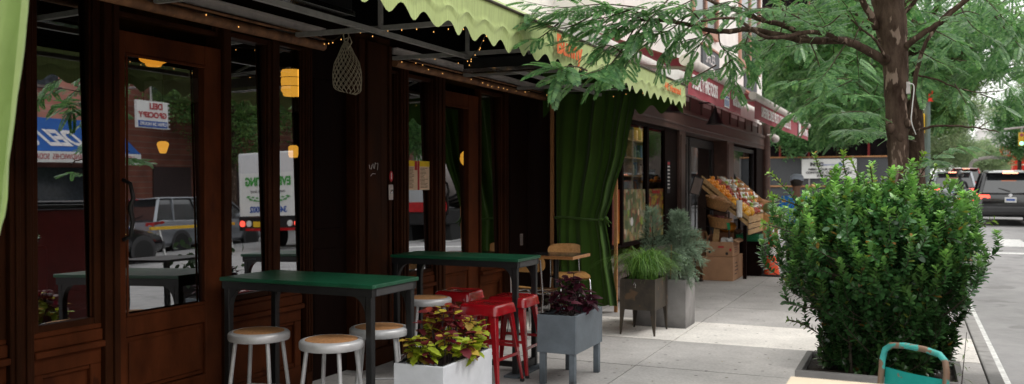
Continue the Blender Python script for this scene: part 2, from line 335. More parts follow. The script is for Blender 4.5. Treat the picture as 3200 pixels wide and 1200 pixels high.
M = dict(
 concrete=attrmat('concrete_slabs'), 
 kerb=pbr('kerb_stone', (.34,.33,.32), .85, bump=.3, scale=5, var=.3),
 gap=pbr('joint_dirt', (.06,.055,.05), .95),
 asphalt=pbr('asphalt', (.31,.305,.305), .85, spots=(1.7,.60,(.235,.23,.23)), var=.2, scale=2.3, bump=.6, bscale=140),
 paint_white=pbr('road_paint', (.72,.72,.70), .7, var=.3, scale=14),
 facade=pbr('dark_stained_wood', (.036,.0115,.0042), .55, var=.5, scale=2.6, stretch=(1.5,1.5,.7), bump=.1, bscale=40, spec=.07, spots=(4.5,.66,(.035,.011,.005))),
 facade_panel=pbr('red_brown_panel_wood', (.085,.023,.0075), .55, var=.5, scale=2.6, stretch=(1.5,1.5,.7), bump=.1, bscale=40, spec=.07, spots=(4.5,.66,(.05,.014,.006)), dirt=.30),
 facade_dark=pbr('black_brown_wood', (.009,.004,.003), .6, spec=.04, var=.4, scale=5, stretch=(3,3,.5), bump=.1, bscale=25),
 rust=pbr('rusty_pipe', (.26,.12,.055), .7, var=.5, scale=9, c2=(.09,.035,.015), bump=.3, bscale=50, spots=(11,.6,(.22,.10,.04))),
 galv=pbr('grey_metal_strip', (.55,.50,.48), .5, metal=.3, var=.2),
 steel=pbr('dull_steel', (.40,.39,.37), .5, metal=.2, var=.25, scale=12),
 black=pbr('black_metal', (.012,.012,.013), .45, var=.3, scale=14, spec=.4),
 rubber=pbr('black_rubber', (.02,.02,.02), .8),
 stucco=pbr('white_stucco', (.90,.875,.83), .9, var=.1, scale=3, bump=.5, bscale=90),
 glass=glassmat('shop_window_glass', .40),
 glass2=glassmat('grocery_window_glass', .03, (.85,.88,.87)),
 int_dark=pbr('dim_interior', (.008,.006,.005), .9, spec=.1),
 int_red=pbr('red_upholstery', (.10,.006,.006), .45, var=.2),
 green_paint=pbr('green_tabletop', (.0055,.078,.036), .38, spots=(26,.69,(.05,.15,.10)), var=.3, scale=9, bump=.12, bscale=90, rvar=.1),
 alu=pbr('brushed_silver_metal', (.50,.50,.51), .42, metal=.25, var=.12, scale=22),
 cork=pbr('cork_seat', (.42,.20,.075), .8, var=.4, scale=90, bump=.4, bscale=150, spots=(120,.64,(.2,.09,.03))),
 red=pbr('glossy_red_metal', (.36,.006,.012), .25, spots=(34,.73,(.10,.02,.015)), var=.25, scale=8, coat=.6, rvar=.06),
 planter_white=pbr('whitewashed_planter', (.60,.62,.66), .55, var=.12, scale=6, bump=.15, bscale=30, spots=(7,.70,(.42,.41,.41)), dirt=.22),
 planter_grey=pbr('grey_painted_wood', (.155,.185,.215), .6, var=.2, scale=6, bump=.2, bscale=40, spots=(9,.71,(.10,.10,.11)), dirt=.22),
 planter_rust=pbr('weathered_bronze_steel', (.060,.045,.030), .62, var=.4, scale=7, c2=(.028,.022,.016), bump=.15, spots=(5,.62,(.12,.07,.035))),
 planter_conc=pbr('cast_concrete', (.27,.26,.255), .85, var=.22, scale=4, bump=.3, bscale=70, dirt=.22),
 liner=pbr('black_plastic_liner', (.012,.013,.015), .3, bump=.4, bscale=25),
 soil=pbr('dark_soil', (.025,.017,.012), .95, bump=1, bscale=60, scale=30),
 wood_top=wood('varnished_wood', (.36,.15,.05), (.50,.25,.10), .35, 0),
 wood_seat=wood('golden_plywood', (.42,.20,.06), (.58,.32,.12), .35, 1),
 wood_dark_top=pbr('dark_laminate', (.03,.03,.032), .18, var=.2, rvar=.06),
 chrome=pbr('chrome_tube', (.6,.6,.61), .16, metal=1, var=.08, rvar=.05),
 awning=fabric('green_awning_canvas', (.42,.52,.20), .05, var=.24, scale=5, streak=(1,14,1)),
 awning_top=fabric('green_awning_roof_canvas', (.42,.52,.22), .02, var=.2, scale=4),
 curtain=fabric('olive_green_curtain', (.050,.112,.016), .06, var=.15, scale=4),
 curtain_sunlit=fabric('sunlit_green_curtain', (.40,.55,.19), .25, var=.12, scale=4),  # sunlight put into the colour, much lighter than the olive curtain
 awning_red=fabric('burgundy_awning_canvas', (.32,.016,.036), .12, var=.18, scale=3),
 awning_roll=pbr('dusty_white_casing', (.62,.57,.53), .6, var=.2, scale=6),
 orange_txt=pbr('orange_lettering', (.75,.16,.04), .7),
 white_txt=pbr('white_lettering', (.80,.78,.78), .7),
 black_txt=pbr('black_lettering', (.02,.02,.025), .7),
 blue_txt=pbr('blue_lettering', (.03,.10,.40), .6),
 green_txt=pbr('green_lettering', (.06,.35,.06), .6),
 red_txt=pbr('red_lettering', (.45,.02,.03), .6),
 brown_shop=pbr('brown_painted_shopfront', (.085,.045,.034), .5, var=.35, scale=6, bump=.15, bscale=40, spots=(6,.72,(.13,.085,.065)), dirt=.22),
 stone=pbr('brownstone_base', (.17,.135,.12), .8, var=.25, scale=5, bump=.3, dirt=.22),
 card=pbr('cardboard', (.40,.225,.125), .85, var=.14, scale=5, bump=.1),
 card2=pbr('dark_cardboard', (.27,.13,.065), .85, var=.16, scale=5),
 crate=wood('raw_crate_wood', (.40,.23,.09), (.58,.38,.18), .7, 1),
 wicker=pbr('wicker', (.30,.15,.05), .7, var=.5, scale=60, bump=1, bscale=70),
 orange=pbr('orange_peel', (.85,.30,.015), .4, var=.2, scale=10, bump=.1, bscale=120),
 mango=pbr('yellow_mango_skin', (.85,.42,.02), .35, var=.25, scale=6),
 tomato=pbr('red_fruit_skin', (.45,.06,.03), .3, var=.4, scale=7),
 lime=pbr('green_fruit_skin', (.28,.42,.06), .35, var=.35, scale=7),
 potato=pbr('tan_root_skin', (.42,.22,.10), .7, var=.3, scale=10),
 aubergine=pbr('dark_red_root_skin', (.13,.03,.03), .5, var=.3, scale=10),
 melon=printmat('striped_rind', [(.10,.25,.05),(.35,.48,.18),(.14,.30,.07)], 5, (1,1,.1)),
 plastic_clear=pbr('wrapped_produce', (.55,.55,.48), .12, var=.5, scale=16, coat=1),
 white=pbr('white_paper', (.78,.78,.76), .75, var=.06),
 cream=pbr('pale_cream_wood', (.72,.60,.45), .6, var=.08),
 teal=pbr('teal_enamel', (.015,.36,.32), .4, var=.12, scale=12, spots=(18,.66,(.25,.18,.12))),
 teal_rust=pbr('chipped_teal_tube', (.06,.42,.38), .5, var=.3, scale=14, spots=(16,.5,(.24,.15,.10))),
 cone=pbr('safety_orange', (.90,.09,.02), .5, var=.12),
 traygreen=pbr('green_plastic', (.01,.24,.09), .35, var=.1),
 bark=pbr('tree_bark', (.085,.058,.043), .9, var=.5, scale=16, c2=(.03,.016,.010), stretch=(1,1,.35), bump=1.4, bscale=28, spots=(17,.60,(.26,.19,.15)), spec=.2),
 twig=pbr('twig_bark', (.075,.048,.032), .85, var=.4, scale=20),
 net=pbr('cotton_string', (.42,.37,.27), .9, var=.2, scale=60),
 bulb=glow('warm_bulb', (1,.5,.14), 1.6),
 tube_light=glow('lit_tube', (1,.93,.82), 28),
 lamp=glow('amber_glass', (1,.36,.03), 1.5),
 lamp2=glow('amber_paper', (1,.44,.05), 1.6),
 taillight=pbr('lit_tail_light', (.5,.01,.01), .25, emit=((1,.10,.06), 3.0)),
 tailred=pbr('red_lens', (.42,.01,.012), .15, coat=.5),
 brakehot=glow('brake_bulb', (1,.35,.2), 6),
 car_black=pbr('black_car_paint', (.010,.011,.013), .18, coat=1, var=.2, rvar=.03),
 car_silver=pbr('silver_car_paint', (.34,.36,.39), .22, metal=.5, coat=1, var=.06, rvar=.03),
 car_white=pbr('white_car_paint', (.74,.75,.76), .22, coat=1, var=.04, rvar=.03),
 car_red=pbr('red_car_paint', (.45,.03,.03), .22, coat=1, var=.06, rvar=.03),
 car_glass=pbr('car_window', (.012,.015,.018), .05, spec=1, coat=1, var=.1, rvar=.02),
 bumper=pbr('grey_plastic_trim', (.05,.05,.052), .55),
 yellow=pbr('traffic_yellow', (.85,.52,.025), .45, var=.15),
 pole=pbr('green_grey_pole', (.12,.17,.15), .5, var=.2),
 brick=brickmat('red_brown_brick', (.20,.065,.045), (.26,.09,.06), (.22,.17,.14)),
 pinkbrick=brickmat('salmon_brick', (.50,.20,.15), (.56,.25,.19), (.45,.3,.25)),
 blue=fabric('blue_awning_vinyl', (.012,.11,.42), .05, var=.12),
 winglass=pbr('dark_window_glass', (.05,.06,.07), .08, spec=1, var=.4),
 winframe=pbr('terracotta_window_frame', (.50,.27,.19), .6, var=.15),
 signboard=pbr('slate_signboard', (.085,.095,.11), .5, var=.25),
 fence=pbr('grey_mesh_fence', (.075,.078,.083), .8, var=.3, scale=30, bump=.4, bscale=120),
 netting=pbr('black_debris_netting', (.016,.013,.014), .95, var=.5, scale=3, spec=.05),
 shade_sheet=pbr('black_shade_sheet', (.006,.006,.006), 1, var=.3, spec=0),  # near black for the added sheets that paint shade under the awning
 redpole=pbr('red_scaffold_pole', (.30,.02,.018), .5),
 bannerred=fabric('red_banner_cloth', (.75,.05,.03), .2),
 facade_far=pbr('pale_distant_masonry', (.78,.76,.74), .9, var=.12, scale=.3),
 facade_far2=pbr('pinkish_distant_brick', (.50,.36,.31), .9, var=.15, scale=.4),
 skin=pbr('skin', (.42,.24,.16), .6, var=.08), skin2=pbr('brown_skin', (.20,.10,.06), .6, var=.08),
 shirt=fabric('blue_cotton', (.03,.20,.62), .05, var=.2), trousers=fabric('dark_trousers', (.03,.03,.035), .05),
 cap=fabric('slate_cap_cloth', (.34,.39,.48), .05), shoe=pbr('dark_shoe', (.02,.02,.02), .6), hair=pbr('dark_hair', (.02,.014,.01), .7),
 reed=pbr('dry_stalk', (.20,.13,.055), .8, var=.2),
 leaf_tree=leafmat('locust_leaf', (.05,.155,.058), (.19,.37,.14), .38, .43),
 leaf_far=leafmat('far_leaf', (.05,.135,.04), (.17,.29,.085), .6, .40),
 leaf_haze=leafmat('hazy_leaf', (.16,.25,.13), (.34,.44,.24), .7, .4),  # distance haze painted in as a paler leaf colour
 leaf_bush=leafmat('glossy_bush_leaf', None, None, .26, .20, .6, attr=True),
 leaf_coleus=leafmat('coleus_leaf', None, None, .5, .30, .35, attr=True, tcol=1.3),
 leaf_grass=leafmat('grass_blade', (.05,.14,.025), (.16,.30,.06), .5, .3),
 leaf_juniper=leafmat('juniper_spray', (.13,.21,.145), (.30,.38,.27), .7, .2, .2),
 leaf_weed=leafmat('weed_leaf', (.06,.12,.03), (.14,.22,.05), .55, .3),
 stem_dark=pbr('dark_plant_stem', (.05,.03,.03), .8), stem_bush=pbr('bush_stem', (.06,.045,.03), .85),
 herb_print=printmat('herb_poster_print', [(0.17, 0.272, 0.085), (0.408, 0.476, 0.17), (0.85, 0.612, 0.272), (0.272, 0.408, 0.17), (0.9, 0.85, 0.578), (0.51, 0.204, 0.102)], 14),
 flower_print=printmat('flower_poster_print', [(0.875, 0.562, 0.025), (0.375, 0.075, 0.037), (0.9, 0.688, 0.062), (0.2, 0.25, 0.062)], 22),
 carrot_print=printmat('carrot_poster_print', [(0.9, 0.24, 0.012), (0.72, 0.12, 0.012), (0.36, 0.048, 0.012), (0.9, 0.384, 0.036)], 9, (1,1.6,.35)),
 paper_menu=pbr('menu_paper', (.72,.55,.38), .7, var=.1), paper_yellow=pbr('yellow_menu_band', (.85,.62,.02), .7),
)
# ------------------------------------------------------------------ lettering
AX = {'+X': ((0,1,0),(0,0,1),(1,0,0)), '-X': ((0,-1,0),(0,0,1),(-1,0,0)), '-Y': ((1,0,0),(0,0,1),(0,-1,0))}
def text(name, s, size, loc, face, mat, parent=None, sx=1, align='CENTER', bold=0, shear=0):
    cu = bpy.data.curves.new('lettering', 'FONT'); cu.body = s; cu.size = size; cu.align_x = align; cu.align_y = 'CENTER'; cu.offset = bold; cu.extrude = .0015; cu.shear = shear
    t = bpy.data.objects.new('lettering', cu); COL.objects.link(t); bpy.context.view_layer.update()
    me = bpy.data.meshes.new_from_object(t.evaluated_get(bpy.context.evaluated_depsgraph_get()))
    bpy.data.objects.remove(t); bpy.data.curves.remove(cu)
    ex, ey, ez = (Vector(a) for a in AX[face]); b = base_of(parent); loc = Vector(loc)
    for v in me.vertices:
        p = v.co.copy(); v.co = loc + ex*p.x*sx + ey*p.y + ez*p.z - b
    me.materials.clear(); me.materials.append(mat); me.name = name
    o = bpy.data.objects.new(name, me); link(o, parent); return o

# ------------------------------------------------------------------ the ground
def rise(y): return .016*max(0, min(y, 42)-14)
ROADZ = -.12
ys = [-300,-60,-20,0,8,14,18,22,26,30,34,38,42,60,100,200,400,900]
mb = MB()
xs = [-600,-60,-20,-8,.6,4,8,15,30,100,600]
mb.add([(x, y, ROADZ+rise(y)) for y in ys for x in xs], [(j*len(xs)+i, j*len(xs)+i+1, (j+1)*len(xs)+i+1, (j+1)*len(xs)+i) for j in range(len(ys)-1) for i in range(len(xs)-1)])
struct('road', mb, M['asphalt'])

def slabs(name, xj, y0, y1, step, z, bright=None, tint=(.47,.45,.435)):
    mb = MB(); cols = []
    mb.box(xj[0], y0, z-.16, xj[-1], y1, z-.012); cols += [(.06,.05,.045,1)]*8
    y = y0
    while y < y1-.05:
        ye = min(y+step, y1)
        for a, b in zip(xj[:-1], xj[1:]):
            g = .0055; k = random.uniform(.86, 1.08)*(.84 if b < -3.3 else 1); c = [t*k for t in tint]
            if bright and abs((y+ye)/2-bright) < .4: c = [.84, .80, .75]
            zz = z + rise((y+ye)/2)*0; dz = [random.uniform(-.002, .002) for _ in range(4)]
            o = len(mb.v)
            mb.add([(a+g,y+g,zz+dz[0]),(b-g,y+g,zz+dz[1]),(b-g,ye-g,zz+dz[2]),(a+g,ye-g,zz+dz[3]),
                    (a+g,y+g,z-.02),(b-g,y+g,z-.02),(b-g,ye-g,z-.02),(a+g,ye-g,z-.02)],
                   [(0,1,2,3),(4,5,1,0),(5,6,2,1),(6,7,3,2),(7,4,0,3)])
            cols += [(*c,1)]*8
        y = ye
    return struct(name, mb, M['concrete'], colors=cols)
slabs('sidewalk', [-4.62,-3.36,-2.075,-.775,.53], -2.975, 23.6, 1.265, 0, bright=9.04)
slabs('sidewalk_beyond_crossing', [-3.6,-2.2,-.8,.53], 37.2, 62, 1.5, .30)
slabs('far_sidewalk', [14.7,16,17.3,18.6], -22, 24, 1.5, .02)
mb = MB()
y = -3.0
while y < 23.4:
    mb.box(.538, y+.004, -.135, .645, min(y+2.4, 23.6)-.004, .002); y += 2.4
struct('kerb', mb, M['kerb'], bevel=.012)
mb = MB(); mb.box(14.55, -22, -.14, 14.695, 24, .02); struct('far_kerb', mb, M['kerb'], bevel=.012)
mb = MB()
def mark(x0, x1, y0, y1, n=1):
    for k in range(n):
        a = y0+(y1-y0)*k/n; b = y0+(y1-y0)*(k+1)/n
        mb.quad((x0,a,ROADZ+rise(a)+.005),(x1,a,ROADZ+rise(a)+.005),(x1,b,ROADZ+rise(b)+.005),(x0,b,ROADZ+rise(b)+.005))
mark(.665, .735, -4, 14); mark(.665, .735, 14, 21.0, 5)
mark(.9, 9.4, 21.6, 21.95)
for x in (.75, 1.95, 3.15, 4.35, 5.55, 6.75, 7.95): mark(x, x+.55, 23.6, 26.0, 2)
for k in range(8): mark(5.6, 5.72, 40+k*9, 43+k*9, 1)
struct('road_markings', mb, M['paint_white'], recalc=False)

# fallen leaflets and grit on the paving
q = np.stack([rng.uniform(-3.6,.5,420), rng.uniform(3.5,20,420), np.full(420,.006)], -1); q[:150,1] = rng.uniform(4.5,9.5,150); q[:90,0] = rng.uniform(-.9,.52,90)
lit = scatter('fallen_leaves', np.array([(0,0,0),(.5,.22,.06),(1,0,.02),(.5,-.22,.06)]), np.array([(0,1,2,3)]), frames(rng.normal(size=(420,3))*np.array([1,1,.05]), np.tile([0,0,1.], (420,1)), rng.uniform(.012,.034,420)), q, leafmat('fallen_leaf', (.10,.07,.03), (.30,.26,.08), .8, .1)); lit['kind'] = 'stuff'; lit['label'] = 'small fallen leaves and grit scattered over the pavement'; lit['category'] = 'leaf litter'

# ------------------------------------------------------------------ restaurant building
FX = -4.1
bld = thing('restaurant_building', 'restaurant ground floor of dark brown wood and glass under the green scalloped awning', 'building', (-4.6, 5, 0))
mb = MB(); mb.box(-9.2,-4,2.78,-4.12,10.52,9.5); build('upper_wall', mb, M['stucco'], bld)
mb = MB(); mb.box(-9.2,10.44,0,-4.02,10.52,2.779); build('end_wall', mb, M['facade_dark'], bld)
mb = MB(); mb.box(-4.119,-.4,2.781,-4.10,10.43,3.47); build('wall_shade_sheet', mb, M['shade_sheet'], bld)  # added black sheet over the white wall, standing in for the awning's shade
# room behind the glass
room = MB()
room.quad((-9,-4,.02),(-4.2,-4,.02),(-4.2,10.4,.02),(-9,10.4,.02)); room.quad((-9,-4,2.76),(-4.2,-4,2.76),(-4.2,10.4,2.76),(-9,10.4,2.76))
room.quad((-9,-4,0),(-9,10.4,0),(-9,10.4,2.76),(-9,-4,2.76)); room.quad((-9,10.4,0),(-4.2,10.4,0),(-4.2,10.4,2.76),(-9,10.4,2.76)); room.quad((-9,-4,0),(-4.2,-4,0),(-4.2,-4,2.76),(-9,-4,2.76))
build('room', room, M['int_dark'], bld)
mb = MB(); mb.box(-8.6,8.2,2.5,-7.0,8.5,2.75); mb.box(-8.6,10.0,2.5,-7.0,10.3,2.75); build('ceiling_beam', mb, M['galv'], bld)

TILT = math.tan(R(.95))
def pane(parent, y0, y1, z0, z1, x, mat='glass', tilt=True):
    mb = MB(); d = (z1-z0)*TILT if tilt else 0
    mb.quad((x,y0,z0),(x,y1,z0),(x-d,y1,z1),(x-d,y0,z1)); return build('pane', mb, M[mat], parent, recalc=False)
def ywin(parent, y0, y1, z0, z1, x, fw=.045, mat='facade', gmat='glass', depth=.07, tilt=True, sub='window'):
    mb = MB()
    mb.box(x-depth,y0,z0,x,y0+fw,z1); mb.box(x-depth,y1-fw,z0,x,y1,z1); mb.box(x-depth,y0+fw,z0,x-.003,y1-fw,z0+fw); mb.box(x-depth,y0+fw,z1-fw,x-.003,y1-fw,z1)
    mb.box(x-.03,y0+fw,z0+fw,x-.018,y0+fw+.012,z1-fw); mb.box(x-.03,y1-fw-.012,z0+fw,x-.018,y1-fw,z1-fw)
    w = build(sub, mb, M[mat], parent, bevel=.004, seg=1)
    pane(w, y0+fw*.5, y1-fw*.5, z0+fw*.5, z1-fw*.5, x-.032, gmat, tilt); return w
ywin(bld, 1.2, 3.03, .70, 2.56, FX+.0); ywin(bld, 3.165, 3.60, .72, 2.56, FX); ywin(bld, 4.612, 5.052, .72, 2.50, FX, .035); ywin(bld, 5.122, 5.428, .72, 2.50, FX, .02, depth=.045)
ywin(bld, 6.54, 6.75, .67, 2.48, FX, .025); ywin(bld, 6.88, 7.372, .67, 2.48, FX, .035); ywin(bld, 8.372, 8.925, .67, 2.48, FX, .035)
ywin(bld, 3.70, 4.535, 2.45, 2.62, FX, .03)
def post(y0, y1, z0=0, z1=2.62, x=FX+.03, mat='facade', groove=True):
    mb = MB(); mb.box(x-(.16 if y0 != 5.43 else .05),y0,z0,x,y1,z1)
    if groove and y1-y0 > .07:
        w = y1-y0; mb.box(x,y0+w*.18,z0+.1,x+.012,y0+w*.38,z1-.06); mb.box(x,y0+w*.62,z0+.1,x+.012,y0+w*.82,z1-.06)
    return build('post', mb, M[mat], bld, bevel=.004, seg=1)
for a in ((3.03,3.163),(3.602,3.655),(4.545,4.610),(5.054,5.120),(5.43,5.50),(6.752,6.878),(7.374,7.56),(8.927,9.01)): post(*a, x=FX+.012 if a[0] in (5.054,5.43) else FX+.03)
post(3.655, 3.694, x=FX+.045)
# recess with closed dark leaf, then the fluted column
mb = MB(); mb.box(-4.17,5.50,0,-4.14,6.02,2.62); mb.box(-4.14,5.58,.2,-4.13,5.94,1.0); mb.box(-4.14,5.58,1.15,-4.13,5.94,2.3); build('recessed_panel', mb, M['facade_dark'], bld, bevel=.005, seg=1)
mb = MB()
mb.box(-4.2,6.02,0,-4.05,6.535,2.72); mb.box(-4.05,6.04,.14,-4.03,6.12,2.66); mb.box(-4.05,6.15,.14,-4.02,6.34,2.66); mb.box(-4.05,6.36,.14,-4.035,6.46,2.66); mb.box(-4.05,6.49,.14,-4.03,6.53,2.66); mb.box(-4.05,6.022,0,-4.00,6.533,.135)
build('column', mb, M['facade'], bld, bevel=.005, seg=1)
# base panels with mouldings and sills
def basepanel(y0, y1, zt=.60, x=FX):
    mb = MB(); mb.box(x-.12,y0,0,x-.03,y1,zt); f = .07
    mb.box(x-.03,y0,.0,x,y1,.16); mb.box(x-.03,y0,zt-.09,x,y1,zt); mb.box(x-.03,y0,.16,x-.002,y0+f,zt-.09); mb.box(x-.03,y1-f,.16,x-.002,y1,zt-.09)
    mb.box(x-.03,y0+f,.16,x-.012,y1-f,.19); mb.box(x-.03,y0+f,zt-.115,x-.012,y1-f,zt-.09)
    build('base_panel', mb, M['facade_panel'], bld, bevel=.004, seg=1)
    mb = MB(); mb.box(x-.10,y0,zt,x+.035,y1,zt+.035); mb.box(x-.10,y0,zt+.035,x+.012,y1,zt+.10); mb.box(x-.1,y0,zt+.10,x+.003,y1,zt+.13); build('sill', mb, M['facade_panel'], bld, bevel=.005, seg=1)
basepanel(1.2, 3.03); basepanel(3.165, 3.60); basepanel(4.612, 5.377, .585); basepanel(6.54, 7.374, .545); basepanel(8.372, 8.927, .545)
mb = MB(); mb.box(FX-.12,9.01,0,FX,10.44,2.62); mb.box(FX,9.1,.75,FX+.012,9.16,2.4); mb.box(FX,10.25,.75,FX+.012,10.31,2.4); mb.box(FX,9.6,.75,FX+.012,9.66,2.4); build('wood_panel', mb, M['facade_dark'], bld, bevel=.004, seg=1)
mb = MB(); mb.box(FX-.15,1.0,2.625,FX+.05,5.50,2.779); mb.box(FX-.15,6.535,2.50,FX+.035,10.44,2.779); mb.box(FX-.15,5.50,2.625,FX-.03,6.02,2.779); build('lintel', mb, M['facade_dark'], bld, bevel=.004, seg=1)
def glazed_door(y0, y1, zb, zt, gy0, gy1, gz0, gz1, x, hand):
    mb = MB()
    mb.box(x-.06,y0,zb,x,gy0,zt); mb.box(x-.06,gy1,zb,x,y1,zt); mb.box(x-.06,gy0,gz1,x-.002,gy1,zt); mb.box(x-.06,gy0,.62,x-.002,gy1,gz0); mb.box(x-.06,gy0,zb,x-.002,gy1,.29)
    mb.box(x-.004,gy0,gz0,x+.008,gy1,gz0+.018); mb.box(x-.004,gy0,gz1-.018,x+.008,gy1,gz1); mb.box(x-.004,gy0,gz0+.018,x+.008,gy0+.014,gz1-.018); mb.box(x-.004,gy1-.014,gz0+.018,x+.008,gy1,gz1-.018)
    d = build('door', mb, M['facade_panel'], bld, bevel=.004, seg=1)
    mb = MB(); mb.box(x-.05,gy0,.292,x-.02,gy1,.618); mb.box(x-.02,gy0+.03,.32,x-.008,gy1-.03,.59); build('kick_panel', mb, M['facade_panel'], d, bevel=.006, seg=1)
    pane(d, gy0, gy1, gz0, gz1, x-.03)
    hy = gy0-.02 if hand < 0 else gy1+.03
    mb = MB(); mb.tube([(x,hy,1.52),(x+.05,hy+.005,1.50),(x+.065,hy+.012,1.42),(x+.05,hy+.004,1.36),(x+.06,hy+.012,1.28),(x+.05,hy+.005,1.20),(x,hy,1.18)], [.012,.011,.012,.016,.012,.011,.012], 8); build('handle', mb, M['black'], d, smooth=60)
    return d
glazed_door(3.696, 4.543, .12, 2.37, 3.768, 4.398, .735, 2.245, FX+.005, -1)
glazed_door(7.562, 8.37, .12, 2.40, 7.60, 8.142, .72, 2.27, FX-.02, -1)
mb = MB(); mb.box(-4.3,3.66,0,-4.02,4.60,.118); mb.box(-4.3,7.5,0,-4.06,8.4,.118); build('door_step', mb, M['stone'], bld, bevel=.01)
mb = MB(); mb.box(FX-.13,1.2,0,FX-.125,10.4,.6); build('backing', mb, M['facade_dark'], bld)
# gutter strips and rusty pipes along the head of the shopfront
for y0, y1, z in ((-.5,5.55,2.60),(6.56,10.0,2.60)):
    mb = MB(); mb.box(FX+.05,y0,z,FX+.065,y1,z+.055); mb.box(FX+.0655,y0,z+.048,FX+.10,y1,z+.0555); build('metal_strip', mb, M['galv'], bld)
    mb = MB(); mb.tube([(FX+.075,y0,z-.075),(FX+.075,y1,z-.075)], .034, 12); mb.tube([(FX+.09,y0+.02,z-.025),(FX+.09,y1,z-.025)], .010, 8); build('rusty_pipe', mb, M['rust'], bld, smooth=60)
# ivory push plate, red sticker, paper menus, outlet, scratched tag
def onwall(name, label, cat, mb, mat, **k): return tag(build(name, mb, M[mat], **k), label, cat)
mb = MB(); mb.box(-4.03,6.465,1.36,-4.019,6.53,1.49); pl = onwall('doorbell_plate', 'pale rectangular doorbell plate on the brown column', 'doorbell', mb, 'galv', bevel=.004)
mb = MB(); mb.lathe([(.001,0),(.018,0),(.018,.008),(.010,.012),(.001,.012)], 14, (-4.019,6.497,1.43), (0,PI/2,0)); build('button', mb, M['chrome'], pl)
mb = MB(); mb.lathe([(.001,0),(.026,0),(.026,.003),(.001,.003)], 20, (-4.029,6.51,1.56), (0,PI/2,0), sx=1.75); st = onwall('sticker', 'red oval sticker above the doorbell plate', 'sticker', mb, 'red_txt')
mb = MB(); mb.box(-4.0258,6.505,1.535,-4.0254,6.516,1.59); build('white_mark', mb, M['white_txt'], st)
mb = MB(); mb.box(FX-.021,6.93,1.44,FX-.019,7.33,1.705); mn = onwall('paper_menu', 'two-page menu with yellow top band taped inside the window', 'menu', mb, 'paper_menu')
mb = MB(); mb.box(FX-.0188,6.93,1.655,FX-.0178,7.105,1.705); mb.box(FX-.0188,7.145,1.655,FX-.0178,7.33,1.705); build('yellow_band', mb, M['paper_yellow'], mn)
mb = MB(); mb.box(FX-.0175,7.108,1.44,FX-.0165,7.14,1.705); build('dark_spine', mb, M['red_txt'], mn)
mb = MB(); mb.box(FX-.0175,7.055,1.62,FX-.0165,7.10,1.703); build('red_flash', mb, M['red_txt'], mn)
mb = MB()
for k in range(15):
    z = 1.638-k*.0127; mb.box(FX-.0186,6.95,z,FX-.0178,6.95+random.uniform(.05,.1),z+.004); mb.box(FX-.0186,7.16,z,FX-.0178,7.16+random.uniform(.06,.14),z+.004)
build('printed_lines', mb, M['stem_dark'], mn)
mb = MB(); mb.box(FX+.0005,9.40,.79,FX+.006,9.475,.92); o = onwall('notice', 'small printed notice on the dark panel behind the second table', 'notice', mb, 'stone')
mb = MB()
for k in range(6): mb.box(FX+.006,9.41,.81+k*.017,FX+.0068,9.46,.815+k*.017)
build('printed_lines', mb, M['black_txt'], o)
mb = MB(); Z = 1.62
mb.tube([(-4.019,6.16,Z+.03),(-4.019,6.17,Z),(-4.019,6.19,Z-.005),(-4.019,6.20,Z+.03)], .0022, 5); mb.tube([(-4.019,6.215,Z+.04),(-4.019,6.22,Z+.01),(-4.019,6.235,Z),(-4.019,6.25,Z+.05),(-4.019,6.26,Z+.04)], .0022, 5); mb.tube([(-4.019,6.27,Z+.045),(-4.019,6.29,Z+.045),(-4.019,6.282,Z-.01)], .0022, 5)
mb.tube([(-4.019,6.18,Z-.06),(-4.019,6.21,Z-.04),(-4.019,6.25,Z-.042)], .0022, 5)
onwall('scratched_tag', 'scratched graffiti tag on the brown column', 'graffiti', mb, 'white_txt')
# dining room pieces seen through the glass
b = thing('red_bench', 'dark red upholstered bench inside the left window', 'bench', (-5.7,3.2,0))
mb = MB(); mb.box(-5.75,1.4,.03,-5.2,4.6,.42); build('seat', mb, M['int_red'], b, bevel=.03); mb = MB(); mb.box(-5.9,1.4,.03,-5.76,4.6,1.05); build('backrest', mb, M['int_red'], b, bevel=.03)
def pendant(name, label, loc, prof, mat='lamp', cord=True, n=24, bands=()):
    t = thing(name, label, 'lamp', loc); x, y, z = loc
    mb = MB(); mb.lathe([(r, z+h) for r, h in prof], n, (x,y,0)); build('lamp_shade', mb, M[mat], t, smooth=45)
    top = z+max(h for _, h in prof)
    mb = MB()
    if cord: mb.tube([(x,y,top),(x,y,2.76)], .004, 6)
    mb.lathe([(.02,top),(.05,top+.004),(.05,top+.02),(.015,top+.03)], 16, (x,y,0)); build('fitting', mb, M['black'], t)
    if bands:
        mb = MB()
        for r, h in bands: mb.lathe([(r,z+h),(r+.004,z+h+.003),(r,z+h+.006)], n, (x,y,0))
        build('wire_band', mb, M['rust'], t)
    return t
pendant('ceiling_lamp', 'amber schoolhouse ceiling lamp glowing at top of the door glass', (-5.5,5.34,2.425), [(.005,0),(.055,.004),(.062,.015),(.065,.025),(.097,.04),(.108,.055),(.108,.10),(.05,.13)], cord=True)
pendant('paper_lantern', 'glowing yellow barrel lantern hanging in the right window pane', (-5.2,6.69,2.30), [(.07,0),(.08,.01),(.083,.03),(.098,.05),(.094,.09),(.10,.13),(.094,.17),(.10,.22),(.085,.24)], 'lamp2', bands=((.094,.085),(.094,.165)))
pendant('small_lantern', 'small amber tapered lantern low in the door glass', (-6.6,6.52,1.79), [(.026,0),(.036,.015),(.058,.085),(.05,.105),(.03,.115)], 'lamp2', n=6)
pendant('bead_lamp', 'tiny amber bead lamp deep behind the lantern window', (-7.0,9.03,1.82), [(.05,0),(.06,.03),(.06,.13),(.04,.15)], 'lamp2', n=8)
pendant('globe_lamp', 'round amber globe lamp inside the second door', (-5.02,9.9,1.71), [(.01,0),(.06,.015),(.09,.05),(.10,.10),(.09,.15),(.06,.185),(.02,.20)], 'lamp2')
